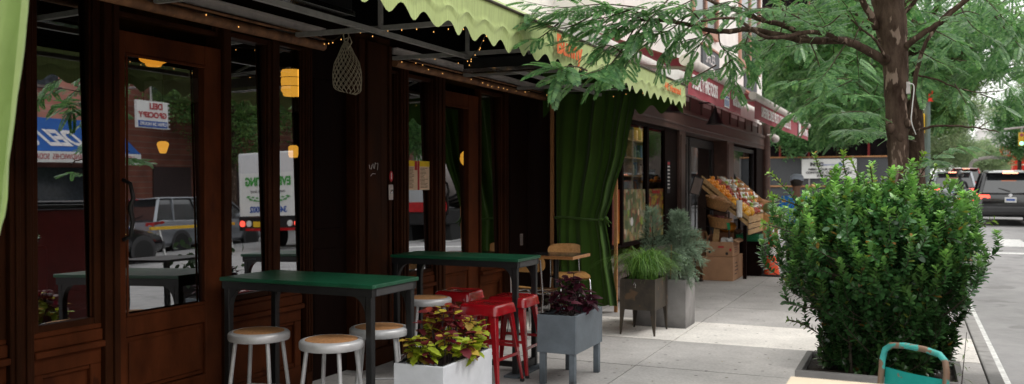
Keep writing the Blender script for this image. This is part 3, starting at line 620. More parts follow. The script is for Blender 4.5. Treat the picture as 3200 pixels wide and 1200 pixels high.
# a few dim tables and chairs inside
for k, (x, y) in enumerate(((-5.0,4.1),(-5.6,7.2))):
    t = thing('dining_table', ('dim dining table beyond the first door glass','dim dining table beyond the menu window')[k], 'table', (x,y,.02))
    mb = MB(); mb.box(x-.35,y-.3,.73,x+.35,y+.3,.76); build('tabletop', mb, M['facade'], t); mb = MB(); mb.tube([(x,y,.02),(x,y,.73)], .03, 8); mb.lathe([(.2,.02),(.2,.03),(.03,.05)], 16, (x,y,0)); build('leg', mb, M['black'], t)

# ------------------------------------------------------------------ green awning
aw = thing('green_awning', 'long pale green scalloped canvas awning lettered in orange', 'awning', (-2.33,5.9,2.6))
AX0, AY0, AY1 = -2.33, 1.75, 9.98
mb = MB(); mb.grid(80, 8, lambda u, v: (AX0-.012-(AX0+4.1+.012)*v*1.0, AY0+(AY1-AY0)*u, 2.605+.885*v-.03*math.sin(PI*v)*(1-abs(math.sin(u*8*PI))*.6)))
aw_roof, aw_faces = list(mb.v), list(mb.f); build('roof', mb, M['awning_top'], aw, smooth=50)
mb = MB(); mb.v = [(p[0], p[1], p[2]-.014) for p in aw_roof]; mb.f = aw_faces; build('shade_sheet', mb, M['shade_sheet'], aw, smooth=50)  # added black layer below the canvas, so its underside reads as deep shade
def scallop(s): s += .05*math.sin(s*1.9)+.03*math.sin(s*.83+1); c = math.cos(2*PI*s); return (.034+.005*math.sin(s*2.3))*(c if c > 0 else c*.85)       # period 1: tips down at s = 0
mb = MB(); PER = .2415; NV = 12; nu = int((AY1-AY0)/PER*10)
def val(u, v):
    y = AY0+(AY1-AY0)*u; zb = 2.367-scallop((y-3.736)/PER)
    top = 2.592; z = top+(zb-top)*v
    x = AX0 + .012*math.sin(y*2.1)*v + .006*math.sin(y*13+1)*v*v + (.010 if .52 < v < .6 else 0)
    return (x, y, z)
mb.grid(nu, NV, val); build('valance', mb, M['awning'], aw, smooth=60)
mb = MB(); mb.tube([(AX0+.004,AY0,2.60),(AX0+.004,AY1,2.60)], .010, 8); build('edge_piping', mb, M['planter_rust'], aw)
mb = MB()
def sideval(u, v):
    x = AX0-.02-1.7*u; zt = 2.60+.84*u; zb = 2.34-.05*math.cos(2*PI*u*7)
    return (x, AY1-.01+.015*math.sin(u*40)*v, zt+(zb-zt)*v)
mb.grid(90, 8, sideval); build('end_flap', mb, M['curtain'], aw, smooth=60)
mb = MB(); mb.grid(90, 8, lambda u, v: (lambda p: (p[0], AY0+.01, p[2]))(sideval(u, v))); build('end_flap', mb, M['curtain'], aw, smooth=60)
text('lettering', 'Bunny', .185, (AX0+.034,6.18,2.485), '+X', M['orange_txt'], aw, sx=1.15, bold=.006)
text('lettering', '449 Nostrand', .105, (AX0+.034,9.29,2.49), '+X', M['orange_txt'], aw, sx=1.15, bold=.003)
mb = MB()
for x, z in ((-3.3,2.525),(-2.42,2.52)): mb.bar((x,AY0+.1,z), (x,AY1-.08,z), .032, .032)
build('frame_rail', mb, M['steel'], aw)
for y in (2.6,3.9,5.2,6.5,7.8,9.1):
    mb = MB(); mb.bar((-4.0,y,2.555), (-2.44,y,2.55), .032, .032); mb.bar((-3.3,y+.0,2.545),(-3.3,y,2.54+.45), .026); mb.bar((-2.46,y,2.53),(-3.9,y+.9,3.3), .022); build('cross_bar', mb, M['steel'], aw)
mb = MB(); mb.tube([(-3.95,9.9,2.585),(-2.4,9.9,2.585)], .012, 8); build('curtain_rod', mb, M['steel'], aw); mb = MB(); mb.tube([(-3.95,1.92,2.585),(-2.4,1.92,2.585)], .012, 8); build('curtain_rod', mb, M['steel'], aw)
mb = MB(); mb.bar((-3.885,9.86,0),(-3.885,9.86,2.6), .035, .035); mb.bar((-3.15,10.02,0),(-3.15,10.02,2.58), .035, .035); build('post', mb, M['cork'], aw)
# infrared heater hung under the frame
ht = thing('patio_heater', 'long dark electric heater with silver grille under the awning frame', 'heater', (-2.95,6.6,2.45))
mb = MB(); mb.box(-3.35,6.52,2.43,-2.5,6.66,2.52); build('housing', mb, M['black'], ht, bevel=.01)
mb = MB()
for k in range(60): mb.box(-3.33+k*.0138,6.5,2.405,-3.326+k*.0138,6.66,2.425)
mb.box(-3.34,6.5,2.40,-2.5,6.507,2.43); build('grille', mb, M['chrome'], ht)
ht2 = dup(ht, loc=(-3.3,4.3,2.6), rotz=PI/2, label='long dark electric heater above the first window at the picture top')
# string of warm lights: cable and bulbs
sl = thing('string_lights', 'fine black cable of tiny warm bulbs looping along the gutter and frame', 'string lights', (-3.9,6,2.6))
path = []
def run(p, q, n, sag):
    for k in range(n): 
        t = k/n; path.append(Vector(p).lerp(Vector(q), t) + Vector((0,0,-sag*4*t*(1-t) + random.uniform(-.012,.012))))
run((-4.0,2.6,2.58), (-4.0,5.5,2.57), 22, .03); run((-4.0,5.5,2.57), (-3.6,5.22,2.53), 4, .02); run((-3.6,5.22,2.56), (-2.45,5.2,2.56), 10, .015); run((-2.45,5.2,2.56), (-3.3,6.5,2.50), 12, .04); run((-3.3,6.5,2.5), (-2.45,7.8,2.55), 10, .03); run((-2.45,7.8,2.55), (-4.0,6.6,2.62), 12, .03); run((-4.0,6.6,2.58), (-4.0,9.8,2.57), 26, .04); run((-3.95,9.8,2.56), (-2.45,9.85,2.56), 9, .03)
mb = MB(); mb.tube(path, .0035, 5); build('cable', mb, M['black'], sl)
proto = None
for k, p in enumerate(path[::1]):
    if k % 9 == 8: continue
    if len([1 for c in COL.objects if c.name.startswith('bulb')]) >= 95: break
    q = p + Vector((random.uniform(-.02,.02), random.uniform(-.02,.02), random.uniform(-.035,-.012)))
    if proto is None:
        mb = MB(); mb.ball((0,0,0), .0038, 6, 4, sz=1.4); proto = build('bulb', mb, M['bulb'], sl, world=False); proto.location = q - sl.location
    else:
        c = proto.copy(); link(c, sl); c.location = q - sl.location
# knotted string bag
bx, by, bz = -3.58, 5.2, 2.555
bag = thing('net_bag', 'empty knotted beige string shopping bag hanging from the awning bar', 'bag', (bx,by,bz))
def prof(t):
    ks = [(0,.012),(.10,.035),(.25,.062),(.42,.098),(.6,.112),(.8,.112),(.95,.104),(1,.06)]
    for (a, ra), (b_, rb) in zip(ks[:-1], ks[1:]):
        if t <= b_: return ra+(rb-ra)*(t-a)/(b_-a)
    return .06
mb = MB(); NS = 17
for sgn in (1, -1):
    for k in range(NS):
        pts = []
        for j in range(27):
            t = j/26; a = 2*PI*k/NS + sgn*t*2.5; r = prof(t); w = .004*math.sin(j*PI)
            pts.append((bx+r*math.cos(a)*1.0+.012*t, by+r*math.sin(a)*.55, bz-.07-t*.36-(.015*math.cos(a) if t > .9 else 0)))
        mb.tube(pts, .0021, 4, cap=False)
build('mesh', mb, M['net'], bag)
mb = MB(); mb.tube([(bx-.01,by,bz-.10),(bx-.012,by-.015,bz-.03),(bx,by,bz+.022),(bx+.012,by+.015,bz-.03),(bx+.006,by,bz-.10)], .005, 6); mb.tube([(bx,by-.02,bz-.06),(bx+.045,by-.02,bz-.05),(bx+.06,by-.02,bz-.085),(bx+.03,by-.02,bz-.13),(bx+.015,by-.02,bz-.09)], .005, 6); build('handle', mb, M['net'], bag, smooth=60)
# curtains closing the two ends of the awning
def lerpk(ks, z):
    ks = sorted(ks)
    if z <= ks[0][0]: return ks[0][1]
    for (a, va), (b, vb) in zip(ks[:-1], ks[1:]):
        if z <= b:
            t = (z-a)/(b-a); t = t*t*(3-2*t)*.5+t*.5
            return va+(vb-va)*t
    return ks[-1][1]
def curtain(name, label, Y, xl, xr, z0, z1, nf, mat, tz):
    mb = MB(); ph = [random.uniform(-.5,.5) for _ in range(40)]
    def f(u, v):
        z = z0+(z1-z0)*v; a, b = xl, lerpk(xr, z); w = b-a
        near = math.exp(-((z-tz)/.16)**2); amp = (.060-.035*near)*(.75+.25*math.sin(v*5+u*7))
        if z > z1-.3: amp *= .55+.45*(z1-z)/.3
        fan = u + .045*math.sin(5.3*u+2.2*v) + .02*math.sin(13*u+1)
        y = Y + amp*math.sin(2*PI*nf*fan + 1.2*math.sin(2*PI*fan*2.3)+v*.8) + amp*.35*math.sin(2*PI*nf*2.7*fan+v*2)
        zz = z - (.05*abs(math.sin(PI*nf*.5*u)) if v > .97 else 0) - (.012*math.sin(2*PI*nf*fan) if v < .02 else 0)
        return (a+w*u, y, zz)
    mb.grid(150, 44, f); o = tag(build(name, mb, M[mat], smooth=80), label, 'curtain')
    b = lerpk(xr, tz); mb = MB(); pts = []
    for k in range(61):
        a = PI*2*k/60; pts.append((xl+(b-xl)*(.5-.5*math.cos(a/2*1) if False else .5+.5*math.cos(a)), Y+(.075 if math.sin(a) > 0 else -.075)*min(1, abs(math.sin(a))*3), tz+.012*math.sin(a*2)))
    mb.tube(pts, .014, 6, cap=False); mb.ball((b+.02,Y-.05,tz), .03, 8, 6); mb.tube([(b+.02,Y-.06,tz),(b+.09,Y-.07,tz-.05)], [.014,.006], 6); mb.tube([(b+.02,Y-.06,tz),(b+.06,Y-.06,tz-.09)], [.014,.006], 6)
    build('tie_band', mb, M[mat], o, smooth=60); return o
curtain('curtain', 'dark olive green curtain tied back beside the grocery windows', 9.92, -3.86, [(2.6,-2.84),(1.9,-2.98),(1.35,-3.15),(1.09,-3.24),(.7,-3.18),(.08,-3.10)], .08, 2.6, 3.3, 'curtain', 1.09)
curtain('curtain', 'bright light green curtain edge at the far left of the picture', 1.9, -4.0, [(2.6,-2.34),(2.06,-2.45),(1.44,-2.60),(1.1,-2.75),(.6,-2.7),(.08,-2.66)], .08, 2.6, 9, 'curtain_sunlit', 1.1)
# ------------------------------------------------------------------ grocery building next door
GX = -3.45
gr = thing('grocery_building', 'white stucco grocery building with brown shopfront and burgundy awnings', 'building', (-4.5,17,0))
mb = MB(); mb.box(-10,10.525,2.98,-3.5,23.4,11); build('upper_wall', mb, M['stucco'], gr)
mb = MB(); mb.box(-3.56,10.53,0,GX-.02,14.3,.55); mb.box(-3.9,10.53,0,-3.561,10.6,2.97); mb.box(GX-.019,10.56,.50,GX+.03,14.3,.56); mb.tube([(GX+.0,10.56,.40),(GX+.0,14.3,.40)], .055, 12); mb.tube([(GX+.03,10.56,.09),(GX+.03,14.3,.09)], .085, 12); build('stone_base', mb, M['stone'], gr, smooth=50)
mb = MB(); mb.box(-3.75,10.53,2.36,GX+.03,23.3,2.70); mb.box(GX+.03,10.53,2.44,GX+.045,23.25,2.47); mb.box(GX+.03,10.53,2.64,GX+.06,23.25,2.70); mb.box(-3.75,10.53,2.70,GX-.03,23.3,2.979)
for k in range(14): mb.box(GX-.0295,10.6+k*.92,2.705,GX-.005,10.70+k*.92,2.975)
build('header_beam', mb, M['brown_shop'], gr, bevel=.006, seg=1)
mb = MB()
for k in range(13):
    if k % 3 != 2: mb.box(GX-.0295,10.75+k*.92,2.885,GX-.015,11.45+k*.92,2.955)
build('transom_light', mb, M['galv'], gr)
for y0, y1 in ((14.32,14.72),(18.40,19.10)):
    mb = MB(); mb.box(-3.8,y0,0,GX+.02,y1,2.36); mb.box(GX+.02,y0+.05,.2,GX+.035,y1-.05,2.3); build('post', mb, M['brown_shop'], gr, bevel=.008, seg=1)
mb = MB(); mb.box(-3.8,22.2,0,GX+.01,23.3,2.36); mb.box(-3.8,19.1,0,GX,22.199,.7); build('side_panel', mb, M['facade_dark'], gr); mb = MB(); mb.box(-3.8,13.5,.55,GX-.02,14.32,2.36); build('side_panel', mb, M['facade_dark'], gr)
mb = MB(); mb.tube([(-3.40,23.42,0),(-3.40,23.42,3.0)], .11, 14); build('corner_pipe', mb, M['brown_shop'], gr, smooth=60)
mb = MB(); mb.quad((-8,10.6,.02),(-3.5,10.6,.02),(-3.5,23.3,.02),(-8,23.3,.02)); mb.quad((-8,10.6,2.96),(-3.6,10.6,2.96),(-3.6,23.3,2.96),(-8,23.3,2.96)); mb.quad((-8,10.6,0),(-8,23.3,0),(-8,23.3,2.96),(-8,10.6,2.96)); mb.quad((-8,23.3,0),(-3.5,23.3,0),(-3.5,23.3,2.96),(-8,23.3,2.96)); mb.quad((-8,10.6,0),(-3.5,10.6,0),(-3.5,10.6,2.96),(-8,10.6,2.96))
build('shop_room', mb, M['stone'], gr)
for y0, y1, lab in ((10.80,11.27,'carrot'),(11.27,12.50,'herb'),(12.50,13.50,'flower')):
    w = ywin(gr, y0, y1, .66, 2.355, GX, .05 if lab != 'carrot' else .035, 'facade_dark', 'glass2', tilt=False)
    mb = MB(); mb.box(GX-.0285,y0+.06,.72,GX-.0255,y1-.06,1.42); p = build('poster', mb, M[lab+'_print'], w)
    if lab == 'herb':
        for k in range(6): 
            mb = MB(); mb.lathe([(.001,0),(.035+.012*(k%3),0),(.035+.012*(k%3),.002),(.001,.002)], 16, (GX-.0258+.0004*k,11.45+.16*k,.86+.12*((k*5)%3)), (0,PI/2,0)); build('printed_bowl', mb, M[('paper_menu','lime','white','stone','paper_menu','lime')[k]], w)
    if lab == 'flower':
        mb = MB(); mb.lathe([(.05,0),(.06,.25),(.025,.35),(.02,.5)], 10, (GX-.024,12.72,.80), sx=.02); mb.lathe([(.05,0),(.06,.25),(.025,.35),(.02,.5)], 10, (GX-.024,13.1,.76), sx=.02); build('printed_bottle', mb, M['red_txt'], w)
text('lettering', 'Bienvenidos', .09, (GX-.02,13.0,1.38), '+X', M['red_txt'], gr)
mb = MB(); mb.box(GX+.0,13.55,1.35,GX+.012,13.72,1.85); hs = build('hours_sign', mb, M['black_txt'], gr)
mb = MB()
for k in range(7): mb.box(GX+.0125,13.57,1.42+k*.055,GX+.0135,13.70,1.44+k*.055)
build('printed_lines', mb, M['white_txt'], hs); mb = MB(); mb.box(GX+.0125,13.57,1.79,GX+.0135,13.70,1.83); build('red_line', mb, M['red_txt'], hs)
ywin(gr, 14.74, 16.1, .25, 2.34, GX-.25, .14, 'black', 'glass2', tilt=False, sub='door'); ywin(gr, 16.2, 18.38, .25, 2.34, GX-.25, .16, 'black', 'glass2', tilt=False, sub='door')
ywin(gr, 19.12, 22.18, .72, 2.30, GX-.05, .08, 'black', 'glass2', tilt=False)
mb = MB(); mb.tube([(GX-.23,15.0,.95),(GX-.17,15.0,.97),(GX-.17,15.0,1.55),(GX-.23,15.0,1.57)], .016, 8); build('pull_handle', mb, M['chrome'], gr)
for y0, y1, z0, z1 in ((15.4,17.6,4.25,6.2),(20.0,22.85,4.14,6.2)):
    mb = MB(); f = .12
    mb.box(-3.53,y0,z0,-3.44,y0+f,z1); mb.box(-3.53,y1-f,z0,-3.44,y1,z1); mb.box(-3.53,y0+f,z0,-3.445,y1-f,z0+f); mb.box(-3.53,y0+f,z1-f,-3.445,y1-f,z1); ym = (y0+y1)/2; mb.box(-3.53,ym-.06,z0+f,-3.45,ym+.06,z1-f)
    w = build('window', mb, M['winframe'], gr, bevel=.01); mb = MB(); mb.box(-3.495,y0+f,z0+f,-3.485,y1-f,z1-f); build('pane', mb, M['winglass'], w)
for y0, y1, s in ((16.2,17.72,'SPICES'),(20.7,22.36,'TEAS')):
    t = thing('window_sign', {'SPICES':'slate signboard with pale letters on white wall, nearer the camera','TEAS':'slate signboard with pale letters under the far upstairs window'}[s], 'sign', (-3.5,(y0+y1)/2,3.64))
    mb = MB(); mb.box(-3.499,y0,3.63,-3.46,y1,4.01); build('board', mb, M['signboard'], t); mb = MB(); mb.box(-3.499,y0-.03,3.59,-3.44,y1+.03,3.628); mb.box(-3.499,y0-.03,4.012,-3.44,y1+.03,4.045); build('frame', mb, M['winframe'], t)
    text('lettering', s, .30, (-3.456,(y0+y1)/2-.1,3.82), '+X', M['white_txt'], t, sx=.95)
# shelves of jars and boxes inside the grocery window
sh = thing('shelf_unit', 'light wooden shelf unit of jars behind the grocery window', 'shelf', (-4.6,15.4,.02))
mb = MB()
for z in (.5,.95,1.3,1.62,1.94,2.26): mb.box(-4.9,13.4,z,-4.55,17.5,z+.03)
build('shelf_board', mb, M['crate'], sh)
for y in (13.4,14.4,15.4,16.4,17.47):
    mb = MB(); mb.box(-4.92,y,.02,-4.53,y+.03,2.45); build('side_panel', mb, M['crate'], sh)
jm = [pbr('jar_teal', (.10,.22,.22), .3), pbr('jar_cream', (.6,.52,.4), .4), pbr('jar_brown', (.2,.08,.03), .25), pbr('jar_blue', (.08,.16,.32), .4), pbr('jar_green', (.12,.2,.08), .3)]
jp = []
for k in range(5):
    mb = MB(); h = .15+.03*k
    if k % 2: mb.box(-.05,-.045,0,.05,.045,h)
    else: mb.lathe([(.045,0),(.048,.02),(.048,h*.7),(.022,h*.82),(.022,h)], 10)
    jp.append((build(('jar','carton')[k % 2], mb, jm[k], bevel=.004, seg=1, smooth=50), k))
nj = 0
for z in (.98,1.33,1.65,1.97,2.29):
    y = 13.52
    while y < 17.3:
        o, k = jp[random.randrange(5)]
        if nj < 5: o, k = jp[nj]; c = o
        else: c = o.copy(); link(c)
        c.location = (-4.66+random.uniform(-.04,.04), y, z); y += random.uniform(.12,.19); nj += 1
        if random.random() < .12: y += .2
        tag(c, ('teal glass jar standing on the grocery shelf','cream carton standing on the grocery shelf','brown bottle standing on the grocery shelf','blue carton standing on the grocery shelf','dark green jar standing on the grocery shelf')[k], ('jar','carton')[k % 2], 'jars and cartons on the grocery shelf')
for y in (13.9, 16.3):
    t = thing('ceiling_light', {13.9:'lit tube ceiling light over the shelf unit in the grocery',16.3:'lit tube ceiling light behind the grocery door'}[y], 'ceiling light', (-4.1,y,2.88)); mb = MB(); mb.box(-4.2,y-.6,2.90,-4.0,y+.6,2.955); build('housing', mb, M['galv'], t); mb = MB(); mb.tube([(-4.1,y-.57,2.875),(-4.1,y+.57,2.875)], .02, 8); build('tube', mb, M['tube_light'], t)
# burgundy awnings
def red_awning(label, y0, y1, words, z0=2.50, z1=2.82):
    t = thing('red_awning', label, 'awning', (-2.3,(y0+y1)/2,z0))
    mb = MB(); mb.grid(40, 6, lambda u, v: (-2.3+.012*math.sin(u*23)*v, y0+(y1-y0)*u, z1+(z0-z1)*v)); build('valance', mb, M['awning_red'], t, smooth=60)
    mb = MB(); mb.grid(12, 6, lambda u, v: (-2.32-1.13*v, y0+(y1-y0)*u, z1+.06+.42*v)); build('roof', mb, M['awning_red'], t, smooth=60)
    mb = MB(); mb.tube([(-2.31,y0-.12,z1+.05),(-2.31,y1+.06,z1+.05)], .065, 14); build('front_bar', mb, M['awning_roll'], t, smooth=50)
    for y in (y0+.4, y1-.4): mb = MB(); mb.tube([(-3.4,y,3.0),(-2.9,y+.1,2.9),(-2.36,y,z1+.02)], .022, 8); build('folding_arm', mb, M['awning_roll'], t)
    for s, y, sz, sx in words: text('lettering', s, sz, (-2.282,y,(z0+z1)/2-.005), '+X', M['white_txt'], t, sx=sx, bold=.004)
    return t
a1 = red_awning('burgundy awning reading specialty fine foods, nuts and grains', 9.99, 13.42, [('SPECIALTY FINE FOODS',10.85,.22,.62),('NUTS & GRAINS',13.0,.21,.46)])
mb = MB(); mb.grid(1, 1, lambda u, v: (-2.281,12.02+.36*u,2.52+.26*v)); build('emblem', mb, M['white_txt'], a1)
mb = MB()
for k in range(4): mb.box(-2.280,12.05+k*.08,2.54,-2.279,12.09+k*.08,2.62)
mb.tube([(-2.279,12.03+.33*k/8,2.655+.012*math.sin(k*1.6)) for k in range(9)], .006, 5); build('emblem_detail', mb, M['blue_txt'], a1)
text('emblem_letters', 'OLIVES', .10, (-2.279,12.2,2.71), '+X', M['awning_red'], a1, sx=.8, bold=.002)
red_awning('burgundy awning of small white lettering nearest the street corner', 14.62, 22.7, [('SUPERFINE DRIED FRUITS, OLIVES & SPICES CO.',17.2,.24,.78),('CATERING',21.9,.22,1.0)], 2.53, 2.84)
mb = MB(); mb.box(-2.2815,20.55,2.56,-2.2795,20.95,2.82); o = build('emblem', mb, M['white_txt'], [q for q in COL.objects if q.name == 'red_awning.001'][0])
for k, (y, l) in enumerate(((12.6,'black conical shopfront lamp above the poster window'),(15.6,'black conical shopfront lamp above the grocery door'))):
    t = thing('wall_lamp', l, 'lamp', (-3.2,y,2.5)); mb = MB(); mb.lathe([(.15,2.52),(.145,2.53),(.04,2.74),(.03,2.80),(.001,2.81)], 18, (-3.12,y,0)); build('lamp_shade', mb, M['black'], t, smooth=40); mb = MB(); mb.tube([(-3.12,y,2.8),(-3.12,y,2.9),(-3.40,y,2.9)], .014, 8); build('arm', mb, M['black'], t)
mb = MB(); mb.ball((-3.15,23.3,2.62), .10, 14, 9); mb.tube([(-3.35,23.3,2.72),(-3.15,23.3,2.72)], .02, 8); tag(build('security_camera', mb, M['awning_roll'], smooth=60), 'white dome camera on the grocery corner', 'camera')

# ------------------------------------------------------------------ furniture
def bar_table(label, x0, x1, y0, y1, h=.914, grp='green topped bar tables'):
    t = thing('bar_table', label, 'table', ((x0+x1)/2,(y0+y1)/2,0))
    mb = MB(); mb.box(x0,y0,h-.024,x1,y1,h); build('tabletop', mb, M['green_paint'], t, bevel=.004)
    s = .043; i = .012
    mb = MB(); zt = h-.0245
    mb.box(x0+i,y0+i,zt-.048,x1-i,y0+i+.006,zt); mb.box(x0+i,y1-i-.006,zt-.048,x1-i,y1-i,zt); mb.box(x0+i,y0+i+.006,zt-.048,x0+i+.006,y1-i-.006,zt); mb.box(x1-i-.006,y0+i+.006,zt-.048,x1-i,y1-i-.006,zt); build('apron', mb, M['black'], t)
    mb = MB(); mb.box(x1-i+.0005,y0+.055,zt-.044,x1-i+.003,y1-.055,zt-.004); build('end_plate', mb, M['bumper'], t)
    for a in (x0+i+.007, x1-i-.007-s):
        for b in (y0+i+.007, y1-i-.007-s):
            mb = MB(); mb.box(a,b,.0,a+s,b+s,zt-.001); build('leg', mb, M['black'], t, bevel=.005, seg=1)
            inw = 1 if a < (x0+x1)/2 else -1; px = a+(s if inw > 0 else 0); py = b+s/2
            mb = MB(); pts = [(0,0),(.10,0)] + [(.10-.10*math.sin(k*PI/12), -.13+.13*math.cos(k*PI/12)) for k in range(1,6)] + [(0,-.14)]
            mb.prism(pts, lambda u, w: (px+inw*u, py-.02, zt-.048+w), lambda u, w: (px+inw*u, py+.02, zt-.048+w)); build('corner_brace', mb, M['black'], t)
    mb = MB(); e = x1-i-.007
    mb.box(e-s-.04,y0-.05,.0,e+.045,y1+.03,.018); build('foot_plate', mb, M['planter_grey'], t, bevel=.003)
    mb = MB(); mb.box(e-s+.004,y0+i+.06,.03,e-.004,y1-i-.06,.085); mb.box(x0+i+.06,(y0+y1)/2-.02,.03,e-s,(y0+y1)/2+.02,.07); build('foot_rail', mb, M['black'], t)
    return t
bar_table('green topped black bar table nearest the glazed door', -3.96, -2.83, 4.37, 4.90)
bar_table('green topped black bar table with red stools tucked under it', -3.93, -2.775, 6.33, 6.79)
def round_stool(label, loc, rz):
    t = thing('round_stool', label, 'stool', (0,0,0), group='round silver stools'); r = .185
    mb = MB(); mb.lathe([(r-.02,.545),(r-.004,.55),(r,.562),(r,.588),(r-.008,.597),(r-.028,.602),(r-.032,.598)], 40); build('seat_rim', mb, M['alu'], t, smooth=50)
    mb = MB(); mb.lathe([(r-.034,.59),(r-.034,.601),(r-.05,.6045),(.001,.605)], 40); build('seat', mb, M['cork'], t, smooth=50)
    for k in range(4):
        a = PI/4+PI/2*k; c, s = math.cos(a), math.sin(a)
        mb = MB(); mb.tube([(c*.145,s*.145,.55),(c*.215,s*.215,.012)], .0125, 10); l = build('leg', mb, M['alu'], t, smooth=60)
        mb = MB(); mb.lathe([(.016,0),(.017,.02),(.014,.03)], 10, (c*.215,s*.215,0)); build('foot_cap', mb, M['rubber'], l)
    mb = MB()
    for k in range(4):
        a = PI/4+PI/2*k; b = a+PI/2; q = .185; mb.tube([(math.cos(a)*q,math.sin(a)*q,.24),(math.cos(b)*q,math.sin(b)*q,.24)], .007, 8)
    build('rung', mb, M['alu'], t)
    t.location = loc; t.rotation_euler = (0,0,rz); return t
s0 = round_stool('round silver stool with cork seat left of the near table leg', (-3.64,4.36,0), .25)
dup(s0, (-3.065,4.30,0), .12, 'round silver stool with cork seat nearest the camera, third leg foremost'); dup(s0, (-3.06,4.80,0), .5, 'round silver stool with cork seat behind the near table leg'); dup(s0, (-3.49,6.19,0), .7, 'worn round silver stool beside the red stools')
def red_stool():
    t = thing('metal_stool', '', 'stool', (0,0,0), group='red metal stools'); h = .61; a = .148
    mb = MB()
    def sq(u, w, r, z):
        pts = []
        for cx, cy, st in ((1,1,0),(-1,1,1),(-1,-1,2),(1,-1,3)):
            for k in range(5): an = st*PI/2+k*PI/8; pts.append((cx*(u-r)+r*math.cos(an), cy*(w-r)+r*math.sin(an), z))
        return pts
    rings = [sq(a+.022,a+.022,.035,h-.075), sq(a+.012,a+.012,.035,h-.02), sq(a+.006,a+.006,.035,h-.006), sq(a-.006,a-.006,.03,h), sq(a-.03,a-.03,.02,h+.001), sq(a-.045,a-.045,.02,h-.004), sq(.04,.012,.011,h-.005)]
    n = 20; vs = sum(rings, []); fs = [(k*n+i, k*n+(i+1) % n, (k+1)*n+(i+1) % n, (k+1)*n+i) for k in range(len(rings)-1) for i in range(n)]
    mb.add(vs, fs); build('seat', mb, M['red'], t, smooth=40)
    mb = MB(); mb.lathe([(.03,h-.0045),(.03,h-.004)], 12, sx=1.3, sy=.4); build('hand_hole', mb, M['black'], t)
    for cx in (1,-1):
        for cy in (1,-1):
            mb = MB(); tx, ty = cx*(a-.004), cy*(a-.004); bx_, by_ = cx*(a+.058), cy*(a+.058)
            lv = []
            for k, (z, w) in enumerate(((h-.06,.055),(.30,.040),(.03,.024),(.0,.020))):
                f = 1-(z/(h-.06)); px, py = tx+(bx_-tx)*f, ty+(by_-ty)*f
                lv += [(px,py,z),(px-cx*w,py,z),(px-cx*w,py-cy*.008,z),(px-cx*.010,py-cy*.010,z),(px-cx*.008,py-cy*w,z),(px,py-cy*w,z)]
            fs = [(k*6+i, k*6+(i+1) % 6, (k+1)*6+(i+1) % 6, (k+1)*6+i) for k in range(3) for i in range(6)]+[(0,1,2,3,4,5),(23,22,21,20,19,18)]
            mb.add(lv, fs); l = build('leg', mb, M['red'], t, bevel=.004, seg=2, smooth=50)
            mb = MB(); mb.box(bx_-cx*.012-.013,by_-cy*.012-.013,0,bx_-cx*.012+.013,by_-cy*.012+.013,.022); build('foot_cap', mb, M['rubber'], l)
            mb = MB()
            for q in (.02,.05): mb.ball((tx+cx*.012,ty-cy*q,h-.035), .006, 8, 5)
            build('rivet', mb, M['chrome'], l)
    mb = MB(); q = a+.03
    for z, p0, p1 in ((.22,(q,q),(q,-q)),(.22,(-q,q),(-q,-q)),(.27,(q,q),(-q,q)),(.27,(q,-q),(-q,-q))): mb.bar((p0[0],p0[1],z),(p1[0],p1[1],z), .008, .022)
    build('brace', mb, M['red'], t); return t
r0 = red_stool(); r0['label'] = 'red metal stool foremost beside the leafy white planter'; r0.location = (-2.90,6.04,0); r0.rotation_euler = (0,0,-.06)
dup(r0, (-2.90,6.52,0), .03, 'red metal stool half behind the second table leg'); dup(r0, (-3.46,6.66,0), .05, 'red metal stool farthest left showing silver rivets')
